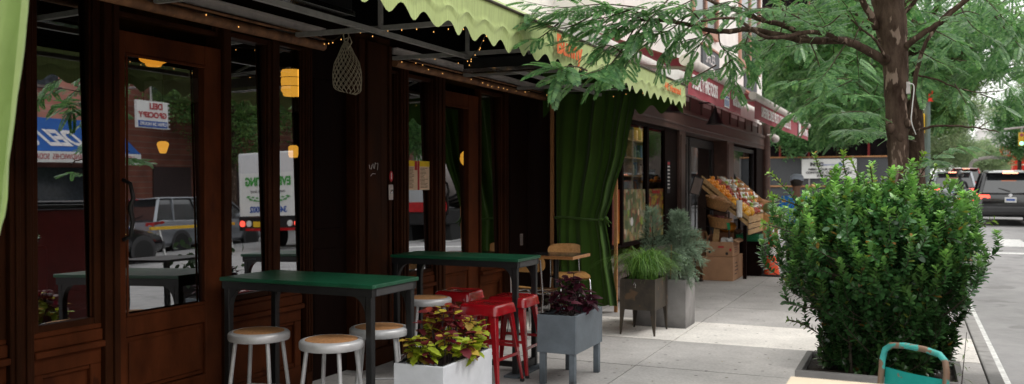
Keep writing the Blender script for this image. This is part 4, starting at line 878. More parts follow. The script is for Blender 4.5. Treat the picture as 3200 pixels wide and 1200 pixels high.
# wooden cafe table and two plywood chairs
ct = thing('cafe_table', 'square dark topped table with wooden edge beside the curtain', 'table', (-3.57,9.18,0))
mb = MB(); mb.box(-3.87,8.90,.69,-3.27,9.46,.722); build('table_edge', mb, M['wood_top'], ct, bevel=.003); mb = MB(); mb.box(-3.855,8.915,.7225,-3.285,9.445,.7245); build('tabletop', mb, M['wood_dark_top'], ct)
mb = MB(); mb.tube([(-3.57,9.18,.03),(-3.57,9.18,.69)], .03, 10); mb.box(-3.82,9.15,.0,-3.32,9.21,.03); mb.box(-3.60,8.93,.0,-3.54,9.43,.029); build('pedestal', mb, M['black'], ct)
def ply_chair(label, loc, rz):
    t = thing('plywood_chair', label, 'chair', (0,0,0), group='plywood chairs')
    def slab(w, d, fn):
        mb = MB(); mb.grid(14, 10, lambda u, v: fn(u, v, 0)); o = len(mb.v); mb.grid(14, 10, lambda u, v: fn(u, v, .012)); return mb
    def rr(u, v, w, d, r=3.2):
        x, y = 2*u-1, 2*v-1; k = (abs(x)**r+abs(y)**r)**(1/r); m = max(abs(x), abs(y)); f = m/k if k > 0 else 1
        return x*f*w/2, y*f*d/2
    mb = MB()
    for dz in (0, .012): mb.grid(14, 12, lambda u, v: (lambda x, y: (x, y, .44+dz+.9*x*x*.35-.05*max(0, y-.1)+.02*math.cos(v*PI)))(*rr(u, v, .41, .40)))
    o = build('seat', mb, M['wood_seat'], t, smooth=60)
    mb = MB()
    for dy in (0, .011): mb.grid(14, 8, lambda u, v: (lambda x, z: (x, -.215-dy-.06*(z+.09)+.45*x*x, .715+z))(*rr(u, v, .42, .17)))
    build('backrest', mb, M['wood_seat'], t, smooth=60)
    for s in (-1, 1):
        mb = MB(); mb.tube([(s*.185,-.25,.0),(s*.18,-.20,.40),(s*.178,-.205,.47),(s*.172,-.235,.76)], .0105, 10); build('leg', mb, M['chrome'], t, smooth=60)
        mb = MB(); mb.tube([(s*.185,.19,.0),(s*.175,.15,.40),(s*.172,.10,.43),(s*.176,-.19,.425)], .0105, 10); build('leg', mb, M['chrome'], t, smooth=60)
    for p in ([(-.175,.08,.425),(.175,.08,.425)], [(-.18,.17,.2),(.18,.17,.2)], [(-.176,-.16,.425),(.176,-.16,.425)]): mb = MB(); mb.tube(p, .0085, 8); build('stretcher', mb, M['chrome'], t)
    t.location = loc; t.rotation_euler = (0,0,rz); return t
c0 = ply_chair('plywood chair with chrome legs facing the small table from the front', (-3.43,8.28,0), -.12)
dup(c0, (-3.56,9.62,0), -2.45, 'plywood chair with chrome legs standing against the green curtain')
# planter boxes
def box_planter(name, label, x0, y0, x1, y1, zb, zt, mat, leg=None, group=None):
    t = thing(name, label, 'planter', ((x0+x1)/2,(y0+y1)/2,0)); w = .022
    mb = MB(); mb.box(x0,y0,zb,x1,y0+w,zt); mb.box(x0,y1-w,zb,x1,y1,zt); mb.box(x0,y0+w,zb,x0+w,y1-w,zt); mb.box(x1-w,y0+w,zb,x1,y1-w,zt); mb.box(x0+w,y0+w,zb+.001,x1-w,y1-w,zb+.02); build('box', mb, M[mat], t, bevel=.003)
    mb = MB(); q = w+.002
    mb.grid(10, 10, lambda u, v: (x0+q+(x1-x0-2*q)*u, y0+q+(y1-y0-2*q)*v, zt-.055+.02*random.random())); build('soil', mb, M['soil'], t, smooth=80)
    mb = MB(); pts = []
    for k in range(80):
        a = k/80*4; i = int(a); f = a-i
        c = [(x0+w,y0+w),(x1-w,y0+w),(x1-w,y1-w),(x0+w,y1-w)]; p, n = c[i], c[(i+1) % 4]
        pts.append((p[0]+(n[0]-p[0])*f+random.uniform(-.003,.003), p[1]+(n[1]-p[1])*f+random.uniform(-.003,.003), zt+random.uniform(-.006,.006)))
    mb.tube(pts+[pts[0]], .0075, 5, cap=False); build('liner', mb, M['liner'], t)
    if leg:
        s, ins = leg
        for a in (x0+ins, x1-ins-s):
            for b in (y0+ins, y1-ins-s): mb = MB(); mb.box(a,b,0,a+s,b+s,zb-.001); build('leg', mb, M[mat], t, bevel=.003, seg=1)
    return t
box_planter('planter_box', 'pale whitewashed planter box in the foreground under red and yellow leaves', -2.56,4.16,-2.255,4.76,.12,.528,'planter_white',(.05,.006))
box_planter('planter_box', 'blue grey planter box on legs under dark purple leaves', -2.555,6.18,-2.25,6.80,.24,.522,'planter_grey',(.045,.012))
rp = thing('steel_planter', 'rusty brown steel planter on four tapered legs under grass', 'planter', (-2.47,8.8,0))
x0, y0, x1, y1, zb, zt = -2.645,8.56,-2.295,9.04,.25,.556
mb = MB(); w = .008
mb.box(x0,y0,zb,x1,y0+w,zt); mb.box(x0,y1-w,zb,x1,y1,zt); mb.box(x0,y0+w,zb,x0+w,y1-w,zt); mb.box(x1-w,y0+w,zb,x1,y1-w,zt); mb.box(x0+w,y0+w,zb+.001,x1-w,y1-w,zb+.02); build('box', mb, M['planter_rust'], rp, bevel=.002, seg=1)
mb = MB(); mb.grid(8, 8, lambda u, v: (x0+.01+(x1-x0-.02)*u, y0+.01+(y1-y0-.02)*v, zt-.04+.015*random.random())); build('soil', mb, M['soil'], rp)
for cx, sx_ in ((x0,1),(x1,-1)):
    for cy, sy_ in ((y0,1),(y1,-1)):
        mb = MB(); o = -.004
        for z0_, z1_, w0, w1 in ((zt-.01,zb,.05,.05),(zb,.06,.05,.026),(.06,.0,.026,.014)):
            fx = cx+sx_*o; fy = cy+sy_*o
            mb.add([(fx,fy,z0_),(fx+sx_*w0,fy,z0_),(fx+sx_*w1,fy,z1_),(fx,fy,z1_),(fx,fy+sy_*w0,z0_),(fx,fy+sy_*w1,z1_),
                    (fx+sx_*.004,fy+sy_*.004,z0_),(fx+sx_*w0,fy+sy_*.0035,z0_),(fx+sx_*w1,fy+sy_*.0035,z1_),(fx+sx_*.004,fy+sy_*.004,z1_),(fx+sx_*.0035,fy+sy_*w0,z0_),(fx+sx_*.0035,fy+sy_*w1,z1_)],
                   [(0,1,2,3),(0,3,5,4),(6,9,8,7),(6,10,11,9),(1,7,8,2),(4,5,11,10),(0,4,10,6),(0,6,7,1),(3,2,8,9),(3,9,11,5)])
        build('leg', mb, M['planter_rust'], rp, recalc=True)
mb = MB(); mb.tube([(x0+.14,y0-.012,.50),(x0+.15,y0-.02,.53),(x0+.16,y0-.012,.50),(x0+.155,y0-.012,.47),(x0+.145,y0-.012,.47),(x0+.14,y0-.012,.50)], .004, 6); build('metal_ring', mb, M['chrome'], rp)
cp = thing('concrete_planter', 'plain grey concrete planter behind the rusty steel planter', 'planter', (-2.38,9.36,0))
mb = MB(); X0,Y0,X1,Y1 = -2.68,9.15,-2.125,9.57; w=.04
mb.box(X0,Y0,0,X1,Y0+w,.5); mb.box(X0,Y1-w,0,X1,Y1,.5); mb.box(X0,Y0+w,0,X0+w,Y1-w,.5); mb.box(X1-w,Y0+w,0,X1,Y1-w,.5); build('box', mb, M['planter_conc'], cp, bevel=.006)
mb = MB(); mb.grid(8, 8, lambda u, v: (X0+w+(X1-X0-2*w)*u, Y0+w+(Y1-Y0-2*w)*v, .45+.015*random.random())); build('soil', mb, M['soil'], cp)
# big planter of the bush, teal chair, pale table corner, stalks near the camera
BX, BY = -.16, 5.55
bp_ = thing('street_planter', 'long low grey planter at the kerb holding the big bush', 'planter', (BX,BY,0))
mb = MB(); x0,y0,x1,y1 = -.60,5.24,.26,5.90; w=.035
mb.box(x0,y0,0,x1,y0+w,.45); mb.box(x0,y1-w,0,x1,y1,.45); mb.box(x0,y0+w,0,x0+w,y1-w,.45); mb.box(x1-w,y0+w,0,x1,y1-w,.45); build('box', mb, M['planter_conc'], bp_, bevel=.005)
mb = MB(); mb.grid(10, 8, lambda u, v: (x0+w+(x1-x0-2*w)*u, y0+w+(y1-y0-2*w)*v, .40+.02*random.random())); build('soil', mb, M['soil'], bp_)
tc_ = thing('metal_chair', 'chipped teal metal chair whose back shows at the bottom right', 'chair', (0,0,0))
mb = MB(); pts = []
for x, z in ((-.165,.40),(-.165,.55),(-.165,.70),(-.155,.745),(-.125,.768),(-.05,.778),(.05,.778),(.125,.768),(.155,.745),(.165,.70),(.165,.55),(.165,.40)): pts.append((x,.0+.12*(z-.4),z))
mb.tube(pts, .0135, 12); build('back_frame', mb, M['teal_rust'], tc_, smooth=60)
mb = MB(); mb.grid(12, 6, lambda u, v: (-.155+.31*u, .02+.10*v*.24-.02*math.sin(PI*u), .44+.225*v)); mb.grid(12, 6, lambda u, v: (-.155+.31*u, .024+.10*v*.24-.02*math.sin(PI*u), .44+.225*v)); build('backrest', mb, M['teal'], tc_, smooth=60)
mb = MB(); mb.box(-.18,-.38,.40,.18,.0,.415); build('seat', mb, M['teal'], tc_, bevel=.006)
for s in (-1,1):
    mb = MB(); mb.tube([(s*.165,.0,.40),(s*.17,.06,.0)], .0125, 8); build('leg', mb, M['teal_rust'], tc_); mb = MB(); mb.tube([(s*.165,-.36,.40),(s*.17,-.40,.0)], .0125, 8); build('leg', mb, M['teal_rust'], tc_)
tc_.location = (-.015,4.28,0); tc_.rotation_euler = (0,0,-.55)
pt = thing('pale_table', 'pale cream tabletop corner at the bottom edge of the picture', 'table', (-.45,3.2,0))
mb = MB(); mb.box(-.43,2.9,.72,.35,3.62,.75); build('tabletop', mb, M['cream'], pt, bevel=.004)
for x in (-.38,.28):
    for y in (2.95,3.55): mb = MB(); mb.box(x,y,0,x+.045,y+.045,.7195); build('leg', mb, M['cream'], pt)
tc_.rotation_euler = (0,0,-.68)
bt = thing('black_table', 'black pavement table hidden behind the bush', 'table', (-.1,8.0,0))
mb = MB(); mb.box(-.5,7.7,.72,.3,8.5,.75); build('tabletop', mb, M['black'], bt, bevel=.004)
for x in (-.45,.2):
    for y in (7.75,8.4): mb = MB(); mb.box(x,y,0,x+.05,y+.05,.7195); build('leg', mb, M['black'], bt)

# ------------------------------------------------------------------ produce stand and boxes
st = thing('produce_stand', 'sloping wooden produce stand heaped with fruit outside the grocery', 'fruit stand', (-2.75,15.6,0))
YA, YB = 14.2, 17.3
def slope(s): return (-2.33-.72*s, .93+.60*s)       # s 0 front .. 1 back
mb = MB()
n0 = slope(0); n1 = slope(1)
mb.add([(n0[0],YA,n0[1]),(n1[0],YA,n1[1]),(n1[0],YB,n1[1]),(n0[0],YB,n0[1]),(n0[0],YA,n0[1]-.03),(n1[0],YA,n1[1]-.03),(n1[0],YB,n1[1]-.03),(n0[0],YB,n0[1]-.03)], [(0,3,2,1),(4,5,6,7),(0,1,5,4),(1,2,6,5),(2,3,7,6),(3,0,4,7)])
build('deck', mb, M['crate'], st)
for y in (YA, YA+.62, YA+1.24, YA+1.86, YA+2.48, YB-.02):
    mb = MB(); mb.add([(n0[0],y,n0[1]-.10),(n1[0],y,n1[1]-.1),(n1[0],y,n1[1]+.10),(n0[0],y,n0[1]+.06),(n0[0],y+.018,n0[1]-.1),(n1[0],y+.018,n1[1]-.1),(n1[0],y+.018,n1[1]+.1),(n0[0],y+.018,n0[1]+.06)], [(0,1,2,3),(7,6,5,4),(0,4,5,1),(1,5,6,2),(2,6,7,3),(3,7,4,0)]); build('divider', mb, M['crate'], st)
for k, (z0, z1) in enumerate(((.70,.775),(.79,.865),(.88,.985))):
    mb = MB(); mb.box(n0[0]+.002,YA-.01,z0,n0[0]+.02,YB+.01,z1); build('front_slat', mb, M['crate'], st, bevel=.003, seg=1)
for y in (YA+.1, YB-.15):
    mb = MB(); mb.box(-3.0,y,0,-2.95,y+.05,1.35); build('leg', mb, M['facade_dark'], st); mb = MB(); mb.box(-2.42,y,0,-2.37,y+.05,.84); build('leg', mb, M['facade_dark'], st)
def fruit_proto(name, r, mat, sz=1, stem=True, long=1):
    mb = MB(); mb.ball((0,0,0), r, 10, 7, sz=sz, sx=long); o = build(name, mb, M[mat], smooth=80, world=False); return o
FR = {}
def fruit(kind, r, mat, label, cat, group, p, sz=1, long=1):
    if kind not in FR: o = FR[kind] = fruit_proto(kind, r, mat, sz, long=long)
    else: o = FR[kind].copy(); link(o)
    o.location = p; o.rotation_euler = (random.uniform(-.4,.4), random.uniform(-.4,.4), random.uniform(0,6)); s = random.uniform(.88,1.12); o.scale = (s,s,s)
    return tag(o, label, cat, group)
kinds = [('orange',.040,'orange','round orange heaped in the near bay of the fruit stand','orange','oranges on the fruit stand',1,1),
         ('red_fruit',.036,'tomato','red fruit heaped in the middle of the fruit stand','fruit','red fruit on the fruit stand',.9,1),
         ('wrapped_fruit',.048,'plastic_clear','clear wrapped produce pack on the fruit stand','produce pack','wrapped produce on the fruit stand',.7,1.3),
         ('green_fruit',.04,'lime','green fruit heaped on the fruit stand','fruit','green fruit on the fruit stand',.95,1)]
for j in range(15):
    y = YA+.07+j*.205
    for i in range(8):
        s = .07+i*.122; x, z = slope(s); yy = y+(.10 if i % 2 else 0)+random.uniform(-.015,.015)
        if yy > YB-.08: continue
        if j < 2 and i < 3: k = ('mango',.058,'mango','large yellow mango at the front of the fruit stand','mango','mangoes on the fruit stand',.9,1.25)
        elif j < 3: k = kinds[0] if i > 3 else (kinds[0] if random.random() < .5 else ('mango',.058,'mango','large yellow mango at the front of the fruit stand','mango','mangoes on the fruit stand',.9,1.25))
        elif j < 6: k = kinds[1] if i > 1 or random.random() < .4 else kinds[3 if i < 2 else 0]
        elif j < 10: k = kinds[2] if random.random() < .6 else kinds[3 if random.random() < .5 else 1]
        else: k = random.choice(kinds)
        p = (x+random.uniform(-.015,.015), yy, z+.045+random.uniform(0,.02)); fruit(k[0],k[1],k[2],k[3],k[4],k[5],p,k[6],k[7])
        if (j < 8 and random.random() < .55): fruit(k[0],k[1],k[2],k[3],k[4],k[5],(x-.01,yy+.05,z+.10),k[6],k[7])
for k, y in enumerate((14.35,14.9,15.5,16.2)):
    x, z = slope(.30); c = thing('price_card', ('white price card stuck in the mangoes','white price card stuck in the oranges','white price card stuck in the red fruit','white price card stuck in the wrapped produce')[k], 'price card', (x,y,z)); mb = MB(); mb.obox((x,y,z+.20), (.006,.12,.09), (0,-.3,0)); build('card', mb, M['white'], c); mb = MB(); mb.tube([(x,y,z),(x,y,z+.17)], .004, 5); build('stick', mb, M['crate'], c)
def basket(label, c, r, tilt):
    t = thing('wicker_basket', label, 'basket', c)
    rot = (0, tilt, 0)
    mb = MB(); mb.lathe([(.001,-.10),(r*.72,-.10),(r*.82,-.06),(r*.93,0),(r,.045),(r*1.03,.055),(r*.97,.055),(r*.88,.0),(r*.66,-.08),(.001,-.085)], 36, c, rot, 1, 1.25); build('bowl', mb, M['wicker'], t, smooth=60)
    m = Euler(rot).to_matrix(); mb = MB(); pts = [Vector(c)+m@Vector((r*1.01*math.cos(a), 1.25*r*1.01*math.sin(a), .052+.006*math.sin(a*22))) for a in [2*PI*k/88 for k in range(89)]]; mb.tube(pts, .014, 6, cap=False); build('braided_rim', mb, M['wicker'], t); return t
basket('upper wicker basket of tan sweet potatoes', (-2.74,13.95,1.20), .20, .30); basket('lower wicker basket of dark red roots', (-2.72,13.95,.915), .175, .16)
for k in range(9):
    a = k*2.4; r = .05+.1*(k % 3)/2
    fruit('sweet_potato', .040, 'potato', 'tan sweet potato lying in the upper basket', 'sweet potato', 'sweet potatoes in the upper basket', (-2.74+r*math.cos(a), 13.95+r*1.2*math.sin(a), 1.235+.03*(k < 4)-.30*r*math.cos(a)), .95, 2.3)
for k in range(8):
    a = k*2.4; r = .04+.09*(k % 3)/2
    fruit('red_root', .034, 'aubergine', 'dark red root lying in the lower basket', 'root vegetable', 'roots in the lower basket', (-2.72+r*math.cos(a), 13.95+r*1.2*math.sin(a), .955+.02*(k < 4)-.16*r*math.cos(a)), .9, 1.9)
bs = thing('basket_rack', 'slim dark rack carrying both wicker baskets', 'rack', (-2.75,14.05,0))
mb = MB(); mb.tube([(-2.9,14.1,0),(-2.9,14.1,1.14)], .012, 6); mb.tube([(-2.6,14.1,0),(-2.6,14.1,1.06)], .012, 6); mb.tube([(-2.95,13.95,1.115),(-2.6,13.95,1.04),(-2.6,14.1,1.03),(-2.9,14.1,1.10)], .01, 6); mb.tube([(-2.92,13.95,.835),(-2.6,13.95,.785),(-2.6,14.1,.785),(-2.9,14.1,.83)], .01, 6); build('frame', mb, M['black'], bs)
mb = MB(); mb.quad((-2.585,13.80,.90),(-2.53,13.79,.90),(-2.525,13.80,.80),(-2.56,13.80,.79)); tag(build('price_tag', mb, M['traygreen']), 'bright green tag hanging from the lower basket', 'tag')
pr = thing('paper_roll', 'white roll of paper bags hanging on the fruit stand', 'paper roll', (-2.44,14.08,.98))
mb = MB(); mb.lathe([(.012,.98),(.045,.98),(.045,1.24),(.012,1.24)], 18, (-2.44,14.08,0)); build('roll', mb, M['white'], pr, smooth=50); mb = MB(); mb.tube([(-2.44,14.08,.955),(-2.44,14.08,1.27)], .008, 8); mb.tube([(-2.44,14.08,.965),(-2.44,14.22,.965)], .008, 6); build('spindle', mb, M['black'], pr)
sg = thing('tilted_sign', 'narrow tilted menu board on a stand by the grocery door', 'sign', (-3.05,13.7,0))
mb = MB(); mb.obox((-3.02,13.7,1.46), (.16,.02,.28), (0,.28,.5)); build('board', mb, M['black'], sg); mb = MB(); mb.obox((-3.015,13.688,1.46), (.13,.012,.25), (0,.28,.5)); build('sheet', mb, M['stone'], sg); mb = MB(); mb.tube([(-3.04,13.71,0),(-3.04,13.71,1.36)], .012, 8); mb.lathe([(.12,0),(.12,.015),(.02,.03)], 14, (-3.04,13.71,0)); build('stand', mb, M['black'], sg)
def carton(label, x0, y0, x1, y1, z0, z1, mat='card', flaps=False, marks=True, name='cardboard_box'):
    t = thing(name, label, 'box', ((x0+x1)/2,(y0+y1)/2,z0)); mb = MB(); w = .008
    if flaps:
        mb.box(x0,y0,z0,x1,y0+w,z1); mb.box(x0,y1-w,z0,x1,y1,z1); mb.box(x0,y0+w,z0,x0+w,y1-w,z1); mb.box(x1-w,y0+w,z0,x1,y1-w,z1); mb.box(x0+w,y0+w,z0,x1-w,y1-w,z0+w)
    else: mb.box(x0,y0,z0,x1,y1,z1)
    build('body', mb, M[mat], t, bevel=.004, seg=1)
    if flaps:
        for q in range(2):
            mb = MB(); 
            if q: mb.obox((x1+.04,(y0+y1)/2,z1+.015), (.09,y1-y0,.005), (0,.5,0))
            else: mb.obox((x0+.02,(y0+y1)/2,z1+.05), (.12,y1-y0,.005), (0,-1.1,0))
            build('flap', mb, M[mat], t)
    else:
        mb = MB(); ym = (y0+y1)/2; mb.box(x0-.001,ym-.025,z1+.0005,x1+.001,ym+.025,z1+.0015); mb.box(x1+.0005,ym-.025,z1-.07,x1+.0015,ym+.025,z1); build('tape', mb, M['cork'], t)
    if marks:
        mb = MB()
        for k in range(4): mb.box(x1+.0016,y0+.12+.02*(k % 2),z0+(z1-z0)*(.25+.15*k),x1+.0022,y0+.3+.04*((k*3) % 4),z0+(z1-z0)*(.29+.15*k))
        build('print', mb, M['stem_dark'], t)
    return t
carton('large plain cardboard box at the bottom of the pile', -2.97,13.9,-2.50,14.75,0,.37)
cb = carton('open cardboard produce box with red hand hole on the large plain box', -2.92,13.92,-2.51,14.5,.374,.60, flaps=True)
mb = MB(); mb.obox((-2.69,13.917,.52), (.09,.004,.025)); build('hand_hole', mb, M['red_txt'], cb); mb = MB(); mb.lathe([(.001,0),(.022,0),(.022,.003),(.001,.003)], 14, (-2.86,13.9195,.44), (PI/2,0,0)); mb.lathe([(.001,0),(.022,0),(.022,.003),(.001,.003)], 14, (-2.60,13.9195,.42), (PI/2,0,0)); build('round_hole', mb, M['black'], cb); mb = MB(); mb.box(-2.56,13.916,.46,-2.53,13.919,.50); build('red_mark', mb, M['red_txt'], cb)
for k, (a, b, l) in enumerate((((-2.84,14.05,.40),(-2.78,13.99,.86),'longest scrap plank poking out of the open box'),((-2.88,14.2,.40),(-2.97,14.12,.74),'short scrap plank leaning left in the open box'),((-2.80,14.1,.39),(-2.75,14.02,.82),'scrap plank just right of the longest one in the open box'))):
    mb = MB(); mb.bar(a, b, .05, .012); tag(build('wood_plank', mb, M['crate']), l, 'plank')
for k, (x, l) in enumerate(((-2.68,'white paper carton in the open box, left one'),(-2.59,'white paper carton in the open box, right one'))):
    mb = MB(); mb.obox((x,14.12,.60), (.085,.12,.10), (.1,.15*(1-2*k),.3*k)); tag(build('white_carton', mb, M['white'], bevel=.003, seg=1), l, 'carton')
carton('brown cardboard box under the stacked pair by the post', -3.36,14.2,-2.99,14.8,0,.47,'card2')
c1 = carton('brown cardboard box with white label, upper of the stacked pair', -3.34,14.22,-3.0,14.75,.474,.735,'card2')
mb = MB(); mb.box(-3.0+.0025,14.26,.53,-3.0+.0035,14.42,.66); build('paper_label', mb, M['white'], c1)
carton('low brown cardboard box with open flaps behind the produce box', -2.95,14.8,-2.66,15.3,.0,.70,'card2', True)
mb = MB(); mb.lathe([(.10,0),(.13,.03),(.15,.09),(.12,.15),(.03,.17),(.01,.19)], 16, (-2.78,14.95,.70)); tag(build('squash', mb, M['orange'], smooth=60), 'orange squash resting on the low brown box', 'squash')
bn = thing('wooden_bin', 'dark brown storage bin below the fruit stand', 'bin', (-2.42,15.5,0))
mb = MB(); mb.box(-2.64,14.82,0,-2.22,16.3,.52); build('body', mb, M['facade_dark'], bn, bevel=.006); mb = MB(); mb.box(-2.68,14.78,.523,-2.19,16.33,.56); build('lid', mb, M['facade_dark'], bn, bevel=.006)
for k in range(4):
    mb = MB(); z = .563+k*.026; x0,x1,y0,y1 = -2.62,-2.26,14.84,15.3
    mb.box(x0,y0,z,x1,y1,z+.006); mb.box(x0-.004,y0-.004,z+.0065,x1+.004,y0+.008,z+.022); mb.box(x0-.004,y1-.008,z+.0065,x1+.004,y1+.004,z+.022); mb.box(x0-.004,y0+.009,z+.0065,x0+.008,y1-.009,z+.022); mb.box(x1-.008,y0+.009,z+.0065,x1+.004,y1-.009,z+.022)
    tag(build('plastic_tray', mb, M['traygreen']), ('flat green plastic tray at the bottom of the stack on the bin','second green plastic tray from the bottom of the stack','third green plastic tray from the bottom of the stack','top green plastic tray of the stack on the bin')[k], 'tray')
ws = thing('wooden_crate', 'upturned wooden crate on a post carrying the watermelon', 'crate', (-2.22,15.8,0))
mb = MB(); mb.box(-2.34,15.65,.78,-2.10,16.0,.97); build('body', mb, M['wood_seat'], ws, bevel=.005); mb = MB(); mb.box(-2.33,15.66,0,-2.27,15.72,.779); mb.box(-2.17,15.92,0,-2.11,15.98,.779); mb.box(-2.33,15.66,.4,-2.11,15.7,.45); build('leg', mb, M['crate'], ws)
mb = MB(); mb.ball((-2.22,15.8,1.075), .108, 20, 12, sx=1.15, sz=.95); tag(build('watermelon', mb, M['melon'], smooth=80), 'striped green watermelon on the wooden crate', 'watermelon')
mb = MB(); mb.lathe([(.05,0),(.10,.03),(.115,.10),(.07,.16),(.03,.22),(.028,.30),(.012,.31)], 16, (-2.52,16.6,1.08), (.3,1.2,0)); tag(build('butternut_squash', mb, M['potato'], smooth=60), 'long tan squash at the back of the fruit stand', 'squash')
cn = thing('traffic_cone', 'orange traffic cone on the pavement beside the bin', 'traffic cone', (-2.08,15.0,0))
mb = MB(); mb.lathe([(.125,.03),(.03,.70),(.022,.71),(.001,.71)], 24, (-2.08,15,0)); build('cone', mb, M['cone'], cn, smooth=50); mb = MB(); mb.box(-2.25,14.83,0,-1.91,15.17,.03); build('base', mb, M['black'], cn, bevel=.008); mb = MB(); mb.lathe([(.0845,.33),(.065,.47)], 24, (-2.08,15,0)); build('reflective_band', mb, M['white'], cn)

# ------------------------------------------------------------------ people
def skin_body(name, pts, edges, mat, parent=None, sub=2, root=0):
    me = bpy.data.meshes.new(name); off = base_of(parent); me.from_pydata([Vector(p[:3])-off for p in pts], edges, []); me.materials.append(mat)
    o = bpy.data.objects.new(name, me); link(o, parent)
    m = o.modifiers.new('skin', 'SKIN'); m.use_smooth_shade = True
    for k, p in enumerate(pts): me.skin_vertices[0].data[k].radius = (p[3], p[4] if len(p) > 4 else p[3])
    for k in range(len(pts)): me.skin_vertices[0].data[k].use_root = (k == root)
    s = o.modifiers.new('sub', 'SUBSURF'); s.levels = s.render_levels = sub; return o
def walker(label, x, y, z0, shirt, trousers, skin, capmat=None, sc=1., arm_bag=False):
    t = thing('person', label, 'person', (x,y,z0))
    P = lambda a,b,c,*r: (x+a*sc, y+b*sc, z0+c*sc, *[q*sc for q in r])
    # body: pelvis root, legs mid-stride, torso, neck, head, arms
    pts = [P(0,0,.93,.13,.10), P(0,.0,1.12,.135,.095), P(0,.02,1.32,.15,.10), P(0,.02,1.42,.07,.06), P(0,.03,1.50,.052), P(0,.04,1.575,.075,.085), P(0,.05,1.66,.075,.09), P(0,.05,1.715,.045,.06),
           P(-.09,.02,.86,.085), P(-.10,.10,.48,.058), P(-.10,.02,.10,.040), P(-.10,.03,.05,.04), P(-.11,.15,.035,.032),
           P(.09,.0,.86,.085), P(.10,-.02,.47,.058), P(.10,-.26,.16,.040), P(.10,-.30,.09,.04), P(.10,-.22,.02,.03),
           P(-.185,.02,1.38,.058), P(-.23,-.04,1.12,.043), P(-.22,.06,.90,.032), P(-.215,.09,.82,.034,.02),
           P(.185,.02,1.38,.058), P(.23,.05,1.12,.043), P(.22,.20,.95,.032), P(.215,.25,.89,.034,.02)]
    e = [(0,1),(1,2),(2,3),(3,4),(4,5),(5,6),(6,7),(0,8),(8,9),(9,10),(10,11),(11,12),(0,13),(13,14),(14,15),(15,16),(16,17),(2,18),(18,19),(19,20),(20,21),(2,22),(22,23),(23,24),(24,25)]
    for hx, hy, hz in ((-.215,.09,.82),(.215,.25,.89)):
        b = 21 if hx < 0 else 25; s = -1 if hx < 0 else 1
        for k in range(4):
            i = len(pts); pts += [P(hx, hy+.03-.02*k, hz-.05,.0085), P(hx-s*.012, hy+.035-.02*k, hz-.085-.006*(k in (1,2)),.008), P(hx-s*.025, hy+.035-.02*k, hz-.11-.008*(k in (1,2)),.007)]; e += [(b,i),(i,i+1),(i+1,i+2)]
        i = len(pts); pts += [P(hx-s*.01,hy+.045,hz-.01,.010), P(hx-s*.02,hy+.06,hz-.045,.008)]; e += [(b,i),(i,i+1)]
    skin_body('body', pts, e, skin, t)
    sp = [P(0,0,.90,.165,.125), P(0,.0,1.12,.16,.115), P(0,.02,1.31,.175,.122), P(0,.02,1.42,.085,.08), P(-.19,.02,1.375,.078), P(-.222,-.02,1.20,.066), P(.19,.02,1.375,.078), P(.222,.04,1.20,.066)]
    skin_body('shirt', sp, [(0,1),(1,2),(2,3),(2,4),(4,5),(2,6),(6,7)], shirt, t)
    tp = [P(0,0,.93,.145,.112), P(-.09,.02,.86,.098), P(-.10,.10,.48,.075), P(-.10,.02,.12,.06), P(.09,0,.86,.098), P(.10,-.02,.47,.075), P(.10,-.25,.18,.06)]
    skin_body('trousers', tp, [(0,1),(1,2),(2,3),(0,4),(4,5),(5,6)], trousers, t)
    for a, b, c, d in ((-.10,.07,.045,0),(.10,-.25,.055,.7)):
        mb = MB(); mb.obox((x+a*sc,y+b*sc,z0+c*sc), (.095,.27,.085), (d*-.9,0,0)); build('shoe', mb, M['shoe'], t, bevel=.03, seg=3)
    mb = MB(); mb.ball((x,y+.035*sc,z0+1.665*sc), .098*sc, 14, 10, sy=1.15, sz=1.0); build('hair', mb, M['hair'], t, smooth=80)
    if capmat:
        mb = MB(); mb.lathe([(.104*sc,0),(.108*sc,.03*sc),(.10*sc,.075*sc),(.06*sc,.108*sc),(.001,.115*sc)], 18, (x,y+.05*sc,z0+1.67*sc), None, 1, 1.12); mb.obox((x,y+.19*sc,z0+1.68*sc), (.15*sc,.13*sc,.012*sc), (-.2,0,0)); build('cap', mb, capmat, t, smooth=50)
    # face on the far (walking) side: eyes, nose, mouth, and both ears
    mb = MB(); fy = y+.13*sc
    for s in (-1,1): mb.ball((x+s*.03*sc, fy+.012*sc, z0+1.635*sc), .012*sc, 8, 6)
    build('eye', mb, M['white'], t); mb = MB(); mb.ball((x,fy+.022*sc,z0+1.60*sc), .016*sc, 8, 6, sz=1.5); [mb.ball((x+s*.078*sc, y+.05*sc, z0+1.615*sc), .024*sc, 8, 6, sx=.4, sz=1.4) for s in (-1,1)]; build('nose_and_ears', mb, skin, t, smooth=80); mb = MB(); mb.obox((x,fy+.012*sc,z0+1.562*sc), (.045*sc,.02*sc,.008*sc)); build('mouth', mb, M['red_txt'], t)
    return t
walker('person in a blue shirt and grey cap walking away behind the bush', -1.54, 13.6, 0, M['shirt'], M['trousers'], M['skin2'], M['cap'], .92)
